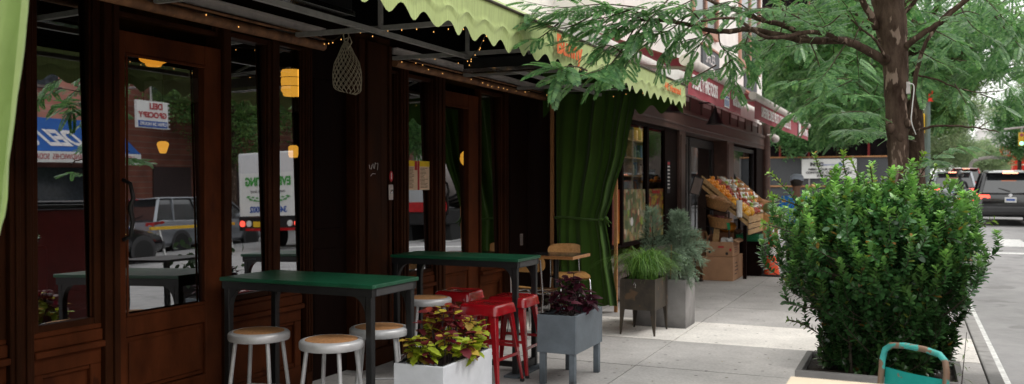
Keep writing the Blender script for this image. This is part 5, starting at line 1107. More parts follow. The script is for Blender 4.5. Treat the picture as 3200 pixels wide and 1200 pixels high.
# ------------------------------------------------------------------ vegetation
CAM = Vector((0,0,1.5)); YAW = .4201; PITCH = -.0096; FPX = 2800.
_f = Vector((-math.sin(YAW)*math.cos(PITCH), math.cos(YAW)*math.cos(PITCH), math.sin(PITCH))); _r = Vector((math.cos(YAW), math.sin(YAW), 0)); _u = _r.cross(_f)
def at(px, py, d): return CAM + (_f + _r*((px-1600)/FPX) - _u*((py-600)/FPX))*d      # survey of the photograph: pixel + distance -> place
def smooth_path(pts, n=6):
    out = []
    for k in range(len(pts)-1):
        p0 = pts[max(k-1,0)]; p1 = pts[k]; p2 = pts[k+1]; p3 = pts[min(k+2,len(pts)-1)]
        for j in range(n):
            t = j/n; out.append(.5*((2*p1)+(p2-p0)*t+(2*p0-5*p1+4*p2-p3)*t*t+(3*p1-p0-3*p2+p3)*t**3))
    return out+[pts[-1]]
# compound leaf: 11 pairs of leaflets on a drooping rachis, length 1
def compound(pairs=11, droop=.16, ll=.215, lw=.054):
    V = []; F = []
    def rz(t): return -droop*t*t
    for k in range(6):
        t = k/5; V += [(t,.006*(1-t*.6),rz(t)),(t,-.006*(1-t*.6),rz(t))]
    F += [(2*k,2*k+1,2*k+3,2*k+2) for k in range(5)]
    for k in range(pairs):
        t = .14+.84*k/(pairs-1); s = ll*(.72+.5*math.sin(PI*min(1,t*.9+.1))) 
        for sd in (1,-1):
            o = len(V); a = math.radians(62-18*t); dx, dy = math.cos(a), math.sin(a)*sd; z = rz(t); nx, ny = -dy, dx
            V += [(t,0,z),(t+dx*s*.5+nx*lw,dy*s*.5+ny*lw,z-.02),(t+dx*s,dy*s,z-.055),(t+dx*s*.5-nx*lw,dy*s*.5-ny*lw,z-.02)]; F.append((o,o+1,o+2,o+3))
    o = len(V); z = rz(1); V += [(1,0,z),(1.07,.045,z-.03),(1.15,0,z-.08),(1.07,-.045,z-.03)]; F.append((o,o+1,o+2,o+3))
    return np.array(V), np.array(F)
CV, CF = compound(); CV2, CF2 = compound(9, .18, .235, .064)
class Canopy:
    def __init__(s): s.T = []; s.D = []; s.U = []; s.S = []; s.tw = MB()
    def twig(s, pts, start=.1, gap=.045, size=.2, r=.006, both=True, droop=.12):
        pts = smooth_path([Vector(p) for p in pts], 5)
        L_ = [0]
        for a, b in zip(pts[:-1], pts[1:]): L_.append(L_[-1]+(b-a).length)
        s.tw.tube(pts, [r*(1-.75*l/max(L_[-1],1e-6)) for l in L_], 5, cap=False)
        d = start*L_[-1]; side = random.choice((1,-1))
        while d < L_[-1]:
            k = max(j for j in range(len(L_)) if L_[j] <= d); k = min(k, len(pts)-2); f = (d-L_[k])/max(1e-6, L_[k+1]-L_[k]); p = pts[k].lerp(pts[k+1], f); t = (pts[k+1]-pts[k]).normalized()
            sd = t.cross(Vector((0,0,1)))
            if sd.length < .2: sd = Vector((random.uniform(-1,1),random.uniform(-1,1),0))
            sd.normalize(); v = t*random.uniform(.35,.8)+sd*side*random.uniform(.6,1)+Vector((random.uniform(-.25,.25),random.uniform(-.25,.25),-droop+random.uniform(-.35,.25)))
            s.T.append(p); s.D.append(v.normalized()); s.U.append(Vector((random.uniform(-.6,.6),random.uniform(-.9,.4),1))); s.S.append(size*random.uniform(.7,1.2)); side = -side; d += gap*random.uniform(.6,1.4)
        for q in range(2):
            v = (pts[-1]-pts[-2]).normalized()+Vector((random.uniform(-.3,.3),random.uniform(-.3,.3),-.2)); s.T.append(pts[-1]); s.D.append(v.normalized()); s.U.append(Vector((.1,.1,1))); s.S.append(size*random.uniform(.8,1.1))
    def build(s, root, mat, V=CV, F=CF):
        build('twigs', s.tw, M['twig'], root, recalc=False)
        return scatter('foliage', V, F, frames(np.array([tuple(d) for d in s.D]), np.array([tuple(u) for u in s.U]), s.S), np.array([tuple(t) for t in s.T]), mat, root)
def rv(a): return Vector((random.uniform(-a,a), random.uniform(-a,a), random.uniform(-a,a)))
def trunk_mesh(pts, rad, n=16, jit=.06):
    pts = smooth_path([Vector(p) for p in pts], 8); m = len(pts); mb = MB(); rs = []
    for k in range(m):
        t = k/(m-1)*(len(rad)-1); i = min(int(t), len(rad)-2); rs.append((rad[i]+(rad[i+1]-rad[i])*(t-i))*(1+random.uniform(-jit,jit)*.6))
    mb.tube(pts, rs, n)
    mb.v = [tuple(Vector(v)+rv(.004)) for v in mb.v]; return mb
# --- the near street tree
tree = thing('street_tree', 'street tree with feathery leaves and dark trunk rising behind the big bush', 'tree', (-.06,7.42,0))
ct_ = Vector((-.06,7.42,0))
mb = trunk_mesh([ct_, at(2828,900,6.85), at(2812,640,6.8), at(2806,470,6.8), at(2800,330,6.8), at(2798,190,6.8), at(2782,60,6.8), at(2765,-80,6.8), at(2720,-420,6.7)], [.105,.082,.072,.074,.079,.092,.112,.12,.09], 20)
for px, py, r in ((2782,400,.035),(2835,385,.03),(2770,185,.03),(2828,150,.028),(2812,430,.03),(2748,125,.014)):
    mb.ball(at(px,py,6.74), r, 10, 7, sz=1.2)
build('trunk', mb, M['bark'], tree, smooth=180)
cn_ = Canopy()
branches = [
 ([(2772,195,6.78),(2715,160,6.75),(2640,128,6.7),(2530,128,6.6),(2440,112,6.5),(2340,92,6.4),(2240,98,6.3),(2120,70,6.2),(2000,60,6.1)], .036),
 ([(2530,128,6.6),(2450,80,6.5),(2380,62,6.4),(2290,30,6.3),(2190,-10,6.2),(2060,-50,6.1)], .024),
 ([(2640,128,6.7),(2540,100,6.4),(2400,118,6.2),(2300,60,6.0),(2190,66,5.9)], .020),
 ([(2822,150,6.75),(2880,108,6.6),(2950,62,6.5),(2975,40,6.5),(3060,-30,6.4),(3180,-120,6.2)], .026),
 ([(2800,60,6.8),(2845,20,6.8),(2890,-40,6.7),(2960,-180,6.5)], .022),
 ([(2740,90,6.8),(2700,10,6.7),(2640,-80,6.6),(2520,-200,6.4)], .03),
 ([(2842,400,6.9),(2858,260,6.95),(2880,165,7.0),(2920,90,7.0),(2960,40,7.0),(3010,0,7.0),(3040,-60,7.0)], .020),
 ([(2855,412,6.8),(2900,398,6.7),(2955,393,6.6),(3040,398,6.5),(3085,405,6.5),(3122,412,6.5)], .011),
 ([(2870,235,7.0),(2930,250,6.9),(2980,272,6.9),(3060,290,6.8),(3140,282,6.8)], .008),
 ([(3060,402,6.5),(3080,385,6.5),(3090,380,6.5)], .005),
 ([(2772,190,6.75),(2730,120,6.6),(2690,90,6.6),(2640,40,6.5)], .012),
 ([(2700,60,6.7),(2670,120,6.6),(2662,140,6.6)], .006),
]
mb = MB()
for p, r in branches:
    pts = smooth_path([at(*q) for q in p], 5); mb.tube([q+rv(.004) for q in pts], [r*(1-.7*k/len(pts)) for k in range(len(pts))], 9)
build('branch', mb, M['bark'], tree, smooth=180, recalc=False)
tw = [  # twigs that carry the leaves: places along the branches
 [(1990,60,6.1),(1915,190,5.9),(1835,228,5.75),(1780,228,5.7),(1738,205,5.65)],
 [(1840,228,5.75),(1800,200,5.7),(1770,215,5.6),(1745,235,5.6)],
 [(2095,0,6.1),(1996,93,6.0),(1940,174,6.0),(1905,235,5.95)], [(2060,40,6.1),(1960,70,6),(1850,85,5.9),(1750,70,5.9)],
 [(1860,50,6),(1760,80,5.9),(1680,70,5.85),(1590,75,5.8)], [(2010,20,6.1),(1880,10,6),(1750,20,5.9),(1640,0,5.9)], [(1750,70,5.9),(1690,110,5.85),(1660,125,5.8)],
 [(2110,60,6.2),(2040,130,6.1),(1985,160,6.05),(1950,225,6.0)], [(2160,85,6.2),(2100,150,6.1),(2065,210,6.1)], [(2230,95,6.3),(2180,150,6.2),(2150,190,6.2)],
 [(2240,98,6.3),(2245,150,6.3),(2290,190,6.3),(2300,245,6.3),(2310,290,6.3)], [(2290,190,6.3),(2250,212,6.3),(2205,225,6.3)], [(2340,92,6.4),(2330,150,6.3),(2345,205,6.3)], [(2230,212,6.3),(2170,250,6.25),(2130,240,6.2)],
 [(2440,112,6.5),(2400,170,6.4),(2375,210,6.4)], [(2440,112,6.5),(2450,20,6.4),(2400,-40,6.3)], [(2380,62,6.4),(2300,0,6.2),(2200,30,6.1),(2100,20,6.0)], [(2290,30,6.3),(2200,60,6.1),(2120,110,6.0)],
 [(2000,60,6.1),(1900,30,6),(1790,45,5.9),(1700,30,5.8)], [(2190,-10,6.2),(2090,25,6.1),(1980,20,6)], [(1950,174,6),(1900,150,5.9),(1850,150,5.9)], [(1905,190,5.9),(1880,230,5.9),(1850,260,5.85)],
 [(2540,128,6.6),(2560,190,6.5),(2575,250,6.5)], [(2600,128,6.7),(2560,60,6.5),(2540,0,6.4)], [(2640,40,6.5),(2580,80,6.4),(2500,60,6.3)], [(2640,128,6.7),(2600,200,6.4),(2560,260,6.2)], [(2690,90,6.6),(2650,30,6.4),(2600,-20,6.3)],
 [(1985,30,6.0),(1900,60,5.95),(1840,70,5.9)], [(2100,40,6.2),(2000,110,6.05),(1930,130,6.0),(1860,180,5.95)], [(2190,66,6.0),(2130,20,5.95),(2040,10,5.9)], [(2060,70,6.1),(1970,30,6.0),(1870,30,5.9),(1800,-10,5.9)], [(1990,60,6.1),(1900,110,6.0),(1830,130,5.95),(1770,120,5.9)], [(1880,40,6.0),(1800,50,5.95),(1710,50,5.9),(1630,40,5.85)], [(2160,50,6.2),(2090,90,6.1),(2020,100,6.05),(1960,130,6.0)], [(2240,98,6.3),(2190,120,6.25),(2120,130,6.2),(2080,170,6.15)], [(2380,62,6.4),(2330,40,6.3),(2250,20,6.2),(2180,30,6.15)], [(2440,112,6.5),(2380,130,6.4),(2310,130,6.3)], [(2120,60,6.2),(2050,40,6.1),(1960,50,6.0),(1900,20,5.95)], [(2000,60,6.1),(1930,90,6.05),(1880,130,6.0)], [(2530,128,6.6),(2470,150,6.5),(2420,150,6.4)],
 [(2500,60,6.3),(2440,30,6.2),(2360,20,6.1),(2280,60,6.0)],
 [(2950,62,6.5),(3020,40,6.3),(3100,50,6.2),(3180,30,6.1)], [(3060,-30,6.4),(3100,20,6.2),(3160,90,6.1)], [(2980,272,6.9),(3010,300,6.8),(3030,335,6.8)], [(3060,290,6.8),(3100,310,6.7),(3150,330,6.7)], [(3000,20,6.6),(3040,80,6.4),(3090,130,6.3)], [(3100,40,6.2),(3140,80,6.1),(3190,150,6.0)], [(2920,90,7.0),(2980,120,6.8),(3040,160,6.7)], [(2880,165,7),(2930,190,6.9),(2985,205,6.8)],
 [(2850,600,6.9),(2900,520,6.7),(2960,470,6.5),(3040,455,6.4)], [(2855,440,7.4),(2800,420,7.2),(2720,400,6.9),(2640,410,6.6)], [(2770,370,6.9),(2700,350,6.6),(2620,360,6.3)],
]
for k, p in enumerate(tw):
    cn_.twig([at(*q)+rv(.02) for q in p], start=.18 if k > 1 else .45, gap=.030 if k > 1 else .025, size=.14 if k > 3 else .19)
for p, r in branches[:7]:       # shorter twigs filling along the limbs, mostly above the frame
    pts = smooth_path([at(*q) for q in p], 4)
    for q in pts[2:]:
        for _ in range(1 if q.z > 2.95 else 0):
          for _ in range(1):
            d = Vector((random.uniform(-1,1),random.uniform(-1,1),random.uniform(.1,.9))).normalized()*random.uniform(.35,.7); cn_.twig([q, q+d*.5+rv(.03), q+d+Vector((0,0,-.06))], .2, .045, .17, .005)
cn_.build(tree, M['leaf_tree'])
# light cord and box tied to the trunk
mb = MB(); pts = []
for k in range(90):
    t = k/89; z = .75+.62*t; a = t*2*PI*5; c = ct_.lerp(at(2806,470,6.8), min(1, z/1.72)); pts.append((c.x+.098*math.cos(a), c.y+.098*math.sin(a), z))
mb.tube(pts, .003, 4); o = tag(build('trunk_lights', mb, M['black']), 'thin cord of tiny lights wound round the near tree trunk', 'string lights')
mb = MB()
for k in range(4, 90, 5): mb.ball(Vector(pts[k])*1.0, .006, 6, 4)
build('bulb', mb, M['bulb'], o)
bx_ = thing('junction_box', 'small grey electrical box on the trunk side with a white cable', 'electrical box', at(2838,275,6.72))
p = at(2838,275,6.74); mb = MB(); mb.obox(p, (.03,.05,.09)); build('box', mb, M['galv'], bx_, bevel=.004); mb = MB(); mb.tube(smooth_path([at(2840,262,6.7),at(2856,270,6.7),at(2850,340,6.7),at(2848,380,6.7),at(2862,420,6.75)], 5), .004, 5); build('cable', mb, M['white'], bx_)
# --- the second street tree, by the crossing
def crown_twigs(c, ell, n, ln, size, gap=.06, start=.1, droop=.15):
    """twigs spread through ellipsoids given as picture place, radius and distance range"""
    for (px, py, rx, ry, d0, d1, w) in ell:
        for _ in range(int(n*w)):
            while True:
                a, b = random.uniform(-1,1), random.uniform(-1,1)
                if a*a+b*b < 1: break
            d = random.uniform(d0, d1); p = at(px+a*rx, py+b*ry, d); v = Vector((random.uniform(-1,1),random.uniform(-1,1),random.uniform(-.7,.35))).normalized()*ln*random.uniform(.6,1.2)
            c.twig([p-v*.5, p, p+v*.5+Vector((0,0,-.08*ln))], start, gap, size, .006, droop=droop)
t2 = thing('street_tree', 'second feathery street tree standing farther along the kerb', 'tree', (.08,15,0))
mb = trunk_mesh([(.08,15,0),(.06,15,1.5),(.02,15,2.8),(-.06,15,4.2),(-.1,14.9,6)], [.17,.13,.12,.11,.07], 14); build('trunk', mb, M['bark'], t2, smooth=180)
mb = MB()
for e in ((-1.6,13.6,3.4),(-2.2,15.5,3.7),(1.2,14.0,3.6),(1.8,15.6,4.0),(.5,13.0,4.4),(-.8,13,3.9)):
    p0 = Vector((0,15,random.uniform(2.6,3.4))); e = Vector(e); mb.tube(smooth_path([p0, p0.lerp(e,.5)+Vector((0,0,.15)), e], 5), [.05-.0035*k for k in range(11)], 7)
build('branch', mb, M['bark'], t2, smooth=180, recalc=False)
c2 = Canopy(); crown_twigs(c2, [(2640,290,105,110,10.5,13.5,1.3),(2500,180,130,90,12,15,.8),(2680,220,90,150,11.5,14.5,.8),(2960,170,130,120,11,14,.8),(3090,60,120,70,10,13.5,.9),(2640,40,160,70,11,15,.8),(2700,-120,300,120,11,15,1.0),(3150,200,60,80,11,13,.35),(2500,90,110,70,12,15,1.0),(2600,120,130,90,13,16,1.0),(2950,90,120,90,12,15,1.0)], 34, .75, .25, .07)
c2.build(t2, M['leaf_tree'], CV2, CF2)
# --- trees farther off: crowns of many small leaf sprays
def spray():
    V = []; F = []
    for k in range(7):
        a = k*2.4; r = .18+.09*k; x, y = r*math.cos(a), r*math.sin(a); z = .12*math.sin(k*2); o = len(V); c, s = math.cos(a+.6), math.sin(a+.6)
        V += [(x-c*.22,y-s*.22,z),(x-s*.10,y+c*.10,z+.05),(x+c*.22,y+s*.22,z-.06),(x+s*.10,y-c*.10,z+.03)]; F.append((o,o+1,o+2,o+3))
    return np.array(V), np.array(F)
SV, SF = spray()
def far_tree(label, base, h, blobs, mat='leaf_far', n=900, size=.28, trunk_r=.15, name='street_tree', group=None):
    t = thing(name, label, 'tree', base, group=group); b = Vector(base)
    mb = trunk_mesh([b, b+Vector((.05,.1,h*.35)), b+Vector((-.1,.1,h*.75))], [trunk_r*1.2,trunk_r,trunk_r*.6], 10)
    for c in blobs:
        e = b+Vector(c[:3]); s = b+Vector((0,0,h*.4)); mb.tube([s, s.lerp(e,.5)+Vector((0,0,.1*h)), e], [trunk_r*.5,trunk_r*.3,trunk_r*.12], 6)
    build('trunk', mb, M['bark'], t, smooth=180, recalc=False)
    T = []
    for (cx, cy, cz, r, w) in blobs:
        q = rng.normal(size=(int(n*w),3)); q /= np.linalg.norm(q, axis=1, keepdims=True); k = int(n*w); sub = rng.normal(size=(7,3))*.55
        rad = rng.uniform(.35,1,size=(k,1))**.6; cl = sub[rng.integers(0,7,k)]
        T.append(np.array([b.x+cx,b.y+cy,b.z+cz])+(q*rad*.75+cl*.45)*r*np.array([1,1,.75]))
    T = np.concatenate(T); D = rng.normal(size=T.shape)*np.array([1,1,.5])+np.array([0,0,-.15]); U = rng.normal(size=T.shape)*.5+np.array([0,0,1])
    scatter('foliage', SV, SF, frames(D, U, rng.uniform(.6,1.3,len(T))*size), T, M[mat], t); return t
far_tree('bushy tree in front of the dark scaffold, left of the fence banner', (-4.6,38.5,.25), 7, [(-.6,-.5,4.0,1.5,.8),(.8,-.8,3.3,1.2,.7),(-.2,0,5.6,2.0,1),(-2.2,.5,5.2,1.7,.8),(.9,.2,6.6,1.8,.8)], 'leaf_tree', 1000, .34, .16)
far_tree('bushy tree in front of the dark scaffold, behind the fence banner', (-2.7,38.6,.25), 7, [(.3,-.6,3.5,1.1,.8),(-.6,-.2,4.7,1.5,.8),(1.2,.0,4.4,1.3,.8),(.2,.2,6.4,2.0,1),(1.6,.3,6.1,1.5,.7)], 'leaf_tree', 1000, .34, .2)
far_tree('pale street tree beyond the crossing beside the signal pole', (.2,44,.3), 8, [(0,0,5.2,1.7,1),(1.6,.5,6.0,1.6,.8),(-1.3,.3,6.2,1.8,1),(.4,0,7.8,2.0,1),(1.0,-.5,4.2,1.0,.5)], 'leaf_far', 800, .40, .17)
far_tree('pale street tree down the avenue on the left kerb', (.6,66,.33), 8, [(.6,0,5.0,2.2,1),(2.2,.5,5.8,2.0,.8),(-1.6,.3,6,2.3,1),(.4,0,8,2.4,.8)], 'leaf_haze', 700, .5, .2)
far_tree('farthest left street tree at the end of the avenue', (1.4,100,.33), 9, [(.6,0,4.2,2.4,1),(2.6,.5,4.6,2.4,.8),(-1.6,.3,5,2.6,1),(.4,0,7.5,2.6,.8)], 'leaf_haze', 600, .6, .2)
far_tree('dark round tree behind the traffic light at the right edge', (9.7,102,.33), 9, [(0,0,6.3,2.6,1),(-1.0,.5,8.4,2.4,.9),(1.6,.3,9.5,2.6,1),(0,0,4.6,1.8,.6)], 'leaf_tree', 800, .55, .2)
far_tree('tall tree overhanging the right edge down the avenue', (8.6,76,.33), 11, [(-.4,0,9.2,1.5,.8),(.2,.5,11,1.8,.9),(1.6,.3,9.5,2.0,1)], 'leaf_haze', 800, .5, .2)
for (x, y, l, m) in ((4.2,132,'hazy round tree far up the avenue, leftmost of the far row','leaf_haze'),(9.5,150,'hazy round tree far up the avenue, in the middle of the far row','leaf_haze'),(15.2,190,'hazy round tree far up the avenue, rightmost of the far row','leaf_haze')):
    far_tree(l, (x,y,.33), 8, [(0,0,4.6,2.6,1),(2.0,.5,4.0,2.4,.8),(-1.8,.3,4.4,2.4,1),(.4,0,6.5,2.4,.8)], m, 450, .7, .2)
# --- the big bush in the kerb planter
bush = thing('bush', 'large glossy green bush growing from the grey street planter', 'bush', (BX,BY,.42))
zr = [(.45,.27),(.6,.30),(.75,.35),(.9,.45),(1.05,.53),(1.2,.56),(1.32,.49),(1.42,.36),(1.50,.18)]
def gap(a, z): return math.sin(4*a+6*z)*math.sin(9*z-3*a+1)+.5*math.sin(11*a-13*z) > .62
def lobe(a, z): return 1+.15*math.sin(2*a+4*z+.6)+.14*math.sin(5*a-7*z)+.10*math.sin(9*a+15*z)-.12*max(0, math.cos(a))-.05*max(0, -math.cos(a))
T = []; D = []; U = []; S_ = []; C_ = []; mb = MB()
LV = np.array([(0,0,0),(.30,.24,.05),(.72,.27,.05),(1,0,-.04),(.72,-.27,.05),(.30,-.24,.05),(.35,0,-.01),(.72,0,-.01)]); LF = np.array([(0,6,1,1),(6,7,2,1),(7,3,2,2),(0,5,6,6),(5,4,7,6),(4,3,7,7)])
LF = np.array([(0,6,7,1),(7,2,1,7)]) if False else np.array([(0,6,2,1),(6,7,3,2),(0,5,4,6),(6,4,3,7)])
def bush_shoot(a, z, rf, ln, bright, spike=0):
    if rf > .8 and spike == 0 and gap(a, z): rf *= .62
    r = lerpk(zr, z)*rf*lobe(a, z); x, y = math.cos(a)*r, math.sin(a)*r*.62
    tip = Vector((BX+x, BY+y, z+spike)); root = Vector((BX+x*.55+random.uniform(-.09,.09), BY+y*.55+random.uniform(-.07,.07), max(.45, z-random.uniform(.10,.32))))
    mid = root.lerp(tip,.55)+Vector((x*.18,y*.18,-.03))+rv(.03); pts = smooth_path([root, mid, tip], 7); mb.tube(pts, [.0035-.00018*k for k in range(len(pts))], 4, cap=False)
    L_ = sum((q-p).length for p, q in zip(pts[:-1], pts[1:])); use = min(ln, L_); d = 0; side = 0
    while d < use:
        f = 1-d/L_; k = f*(len(pts)-1); i = min(int(k), len(pts)-2); p = pts[i].lerp(pts[i+1], k-i); t = (pts[i+1]-pts[i]).normalized()
        s1 = t.cross(Vector((.3,.2,1))).normalized(); s2 = t.cross(s1); side += 1
        for m in (0,1,2):
            an = side*1.57+m*2.1+random.uniform(-.4,.4); v = t*random.uniform(.35,.8)+(s1*math.cos(an)+s2*math.sin(an))
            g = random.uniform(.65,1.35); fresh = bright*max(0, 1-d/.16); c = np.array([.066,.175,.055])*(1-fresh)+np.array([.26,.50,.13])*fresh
            T.append(tuple(p)); D.append(tuple(v)); U.append(tuple(t+Vector((0,0,.6))+rv(.35))); S_.append(random.uniform(.032,.050)*(1 if d > .02 else .75)); C_.append(c*g)
        d += .0175
for _ in range(900):
    z = random.uniform(.50,1.50); bush_shoot(random.uniform(0,2*PI), z, random.uniform(.72,1.10), random.uniform(.22,.36), random.random()**.9*(.45+.55*(z > .9)))
for _ in range(150): bush_shoot(random.uniform(0,2*PI), random.uniform(1.2,1.48), random.uniform(.15,.9), .25, random.random()**.8)
for _ in range(95): bush_shoot(random.uniform(0,2*PI), random.uniform(.95,1.5), random.uniform(1.08,1.34), .30, random.uniform(.5,1), random.uniform(.0,.13))
for _ in range(26): bush_shoot(random.uniform(0,2*PI), random.uniform(1.36,1.5), random.uniform(.3,1.3), .34, random.uniform(.6,1), random.uniform(.03,.14))
for _ in range(160): bush_shoot(random.uniform(0,2*PI), random.uniform(.5,1.3), random.uniform(.35,.7), .2, 0)
for px, py, a0 in ((2405,540,.3),(2545,480,.2),(2635,475,.25),(2660,500,.2),(2720,520,.2),(2890,480,.3),(2925,520,.25),(3105,690,.1),(3060,760,.1),(2385,700,.1),(2405,610,.1),(2840,520,.2),(2965,560,.2),(3010,600,.15),(2465,1000,.05),(2600,540,.2),(2760,560,.2)):
    tip = at(px, py, random.uniform(4.9,5.4)); c = Vector((BX,BY,1.2 if tip.z > 1.2 else tip.z-.05)); root = tip.lerp(c, .30); root.z = tip.z-.26 if a0 > .1 else tip.z-.07
    mid = root.lerp(tip,.5)+rv(.03); pts = smooth_path([root, mid, tip], 6); mb.tube(pts, .004, 4, cap=False); L_ = sum((q-p).length for p, q in zip(pts[:-1], pts[1:])); d = 0; side = 0
    while d < L_*.97:
        f = 1-d/L_; k = f*(len(pts)-1); i = min(int(k), len(pts)-2); p = pts[i].lerp(pts[i+1], k-i); t = (pts[i+1]-pts[i]).normalized(); s1 = t.cross(Vector((.3,.2,1))).normalized(); s2 = t.cross(s1); side += 1
        for m in (0,1):
            an = side*1.57+m*PI+random.uniform(-.3,.3); v = t*random.uniform(.4,.8)+(s1*math.cos(an)+s2*math.sin(an)); fresh = max(0, 1-d/.16)*random.uniform(.4,1)
            T.append(tuple(p)); D.append(tuple(v)); U.append(tuple(t+Vector((0,0,.6))+rv(.3))); S_.append(random.uniform(.026,.038)); C_.append((np.array([.035,.10,.03])*(1-fresh)+np.array([.25,.42,.07])*fresh)*random.uniform(.8,1.2))
        d += .014
for _ in range(9000):        # leaves filling the outer shell
    z = random.uniform(.44,1.42); a = random.uniform(0,2*PI); r = lerpk(zr, z)*random.uniform(.55,.93)*lobe(a, z)*(.66 if gap(a, z) else 1); p = Vector((BX+r*math.cos(a), BY+.62*r*math.sin(a), z)); o_ = Vector((math.cos(a), math.sin(a), .5))
    T.append(tuple(p)); D.append(tuple(o_*.5+rv(.9))); U.append(tuple(o_+rv(.8))); S_.append(random.uniform(.036,.056)); C_.append(np.array([.05,.145,.045])*random.uniform(.5,1.5))
for k in range(16):
    p = at(2772+random.uniform(-14,16), 775+random.uniform(-28,34), 4.83); T.append(tuple(p)); D.append(tuple(rv(1))); U.append((.1,-.8,.4)); S_.append(.026); C_.append(np.array([.62,.30,.07]))
for k in range(40):
    a = random.uniform(0,2*PI); r = random.uniform(.02,.25); mb.tube([(BX+r*math.cos(a),BY+.6*r*math.sin(a),.4),(BX+1.15*r*math.cos(a),BY+.8*r*math.sin(a),.8),(BX+1.35*r*math.cos(a),BY+.9*r*math.sin(a),1.15)], [.011,.008,.004], 5)
C_ = [(np.array([.34,.20,.05]) if random.random() < .006 else np.array([.24,.30,.06]) if random.random() < .02 else c)*(.50+.75*min(1, max(0, (t[2]-.55)/.8))) for c, t in zip(C_, T)]  # scattered dead leaves; shade painted into leaf colour, darker low, lighter high
build('stems', mb, M['stem_bush'], bush, recalc=False)
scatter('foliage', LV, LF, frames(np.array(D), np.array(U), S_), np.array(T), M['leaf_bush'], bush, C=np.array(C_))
# --- coleus, grass, junipers, weeds
def toothed():
    st_ = 7; V = []; F = []
    for k in range(st_+1):
        t = k/st_; w = .42*math.sin(PI*min(1,(t*.88+.08)))**.8*(1-.25*t); tooth = 1.0 if k % 2 else .74
        if k == st_: w = 0
        V += [(t, w*tooth, .10*w-.30*t*t), (t, 0, -.02-.30*t*t), (t, -w*tooth, .10*w-.30*t*t)]
    for k in range(st_):
        a = 3*k; F += [(a,a+3,a+4,a+1),(a+1,a+4,a+5,a+2)]
    return np.array(V), np.array(F)
TV, TF = toothed()
def coleus(label, cx, cy, z0, rx, ry, h, n, size, colour):
    t = thing('coleus_plant', label, 'plant', (cx,cy,z0)); mb = MB(); T=[];D=[];U=[];S=[];C=[]
    for k in range(n):
        a = random.uniform(0,2*PI); q = random.random()**.55; x, y = math.cos(a)*rx*q, math.sin(a)*ry*q; top = h*(1-.55*q*q)*random.uniform(.85,1.1)
        b = Vector((cx+x*.55, cy+y*.55, z0)); tip = Vector((cx+x, cy+y, z0+top)); mid = b.lerp(tip,.5)+rv(.015); pts = smooth_path([b,mid,tip], 4); mb.tube(pts, .0035, 5, cap=False)
        L_ = len(pts)-1
        for lvl, f in enumerate((1,.86,.7,.54)):
            if lvl > 1 and q < .45: continue
            i = f*L_; j = min(int(i), L_-1); p = pts[j].lerp(pts[j+1], i-j)
            for m in range(4 if lvl == 0 else 2):
                an = a+lvl*1.57+m*(PI/2 if lvl == 0 else PI)+random.uniform(-.4,.4); v = Vector((math.cos(an), math.sin(an), random.uniform(-.35,.25)+(.5 if lvl == 0 else -.05)))
                T.append(tuple(p)); D.append(tuple(v)); U.append(tuple(Vector((0,0,1))+rv(.3))); S.append(size*random.uniform(.65,1.1)*(.72 if lvl == 0 else 1)); C.append(colour(lvl, (p.z-z0)/h, q))
    build('stems', mb, M['stem_dark'], t, recalc=False); scatter('foliage', TV, TF, frames(np.array(D), np.array(U), S), np.array(T), M['leaf_coleus'], t, C=np.array(C)); return t
def col1(lvl, hh, q):
    g = random.uniform(.75,1.25); u = random.random()
    if hh > .72: c = (.15,.020,.020) if u < .72 else ((.42,.36,.04) if u < .9 else (.28,.05,.03))
    elif hh > .5: c = (.13,.018,.022) if u < .38 else (.34,.40,.04) if u < .80 else (.45,.30,.05)
    else: c = (.30,.38,.035) if u < .62 else (.42,.30,.05) if u < .78 else (.10,.015,.02)
    return np.array(c)*g
def col2(lvl, hh, q):
    u = random.random(); c = (.055,.010,.020) if u < .78 else (.10,.015,.028) if u < .93 else (.08,.11,.03); return np.array(c)*random.uniform(.7,1.3)
coleus('coleus plant with red tops and yellow green lower leaves in the pale planter', -2.405, 4.47, .47, .20, .31, .33, 46, .088, col1)
coleus('dark purple coleus plant in the blue grey planter', -2.40, 6.48, .465, .19, .27, .32, 26, .092, col2)
# arching grass
gt = thing('grass_clump', 'arching bright green grass in the rusty steel planter', 'plant', (-2.47,8.8,.52))
P_ = [(0,0,.009),(.10,.33,.009),(.26,.58,.008),(.50,.68,.007),(.78,.58,.004),(1.0,.34,.001)]
GV = []; GF = []
for k, (x, z, w) in enumerate(P_): GV += [(x,w,z),(x,-w,z)]
GF = [(2*k,2*k+1,2*k+3,2*k+2) for k in range(5)]
n = 760; a = rng.uniform(0,2*PI,n); s = rng.uniform(.22,.50,n); k = rng.uniform(.45,1.15,n); cx = np.cos(a); sx = np.sin(a)
Mx = np.zeros((n,3,3)); Mx[:,0,0] = cx*s*k; Mx[:,1,0] = sx*s*k; Mx[:,0,1] = -sx*s; Mx[:,1,1] = cx*s; Mx[:,2,2] = s*rng.uniform(.7,1.05,n)
scatter('foliage', GV, GF, Mx, np.stack([-2.47+rng.normal(0,.06,n), 8.8+rng.normal(0,.09,n), np.full(n,.515)], -1), M['leaf_grass'], gt)
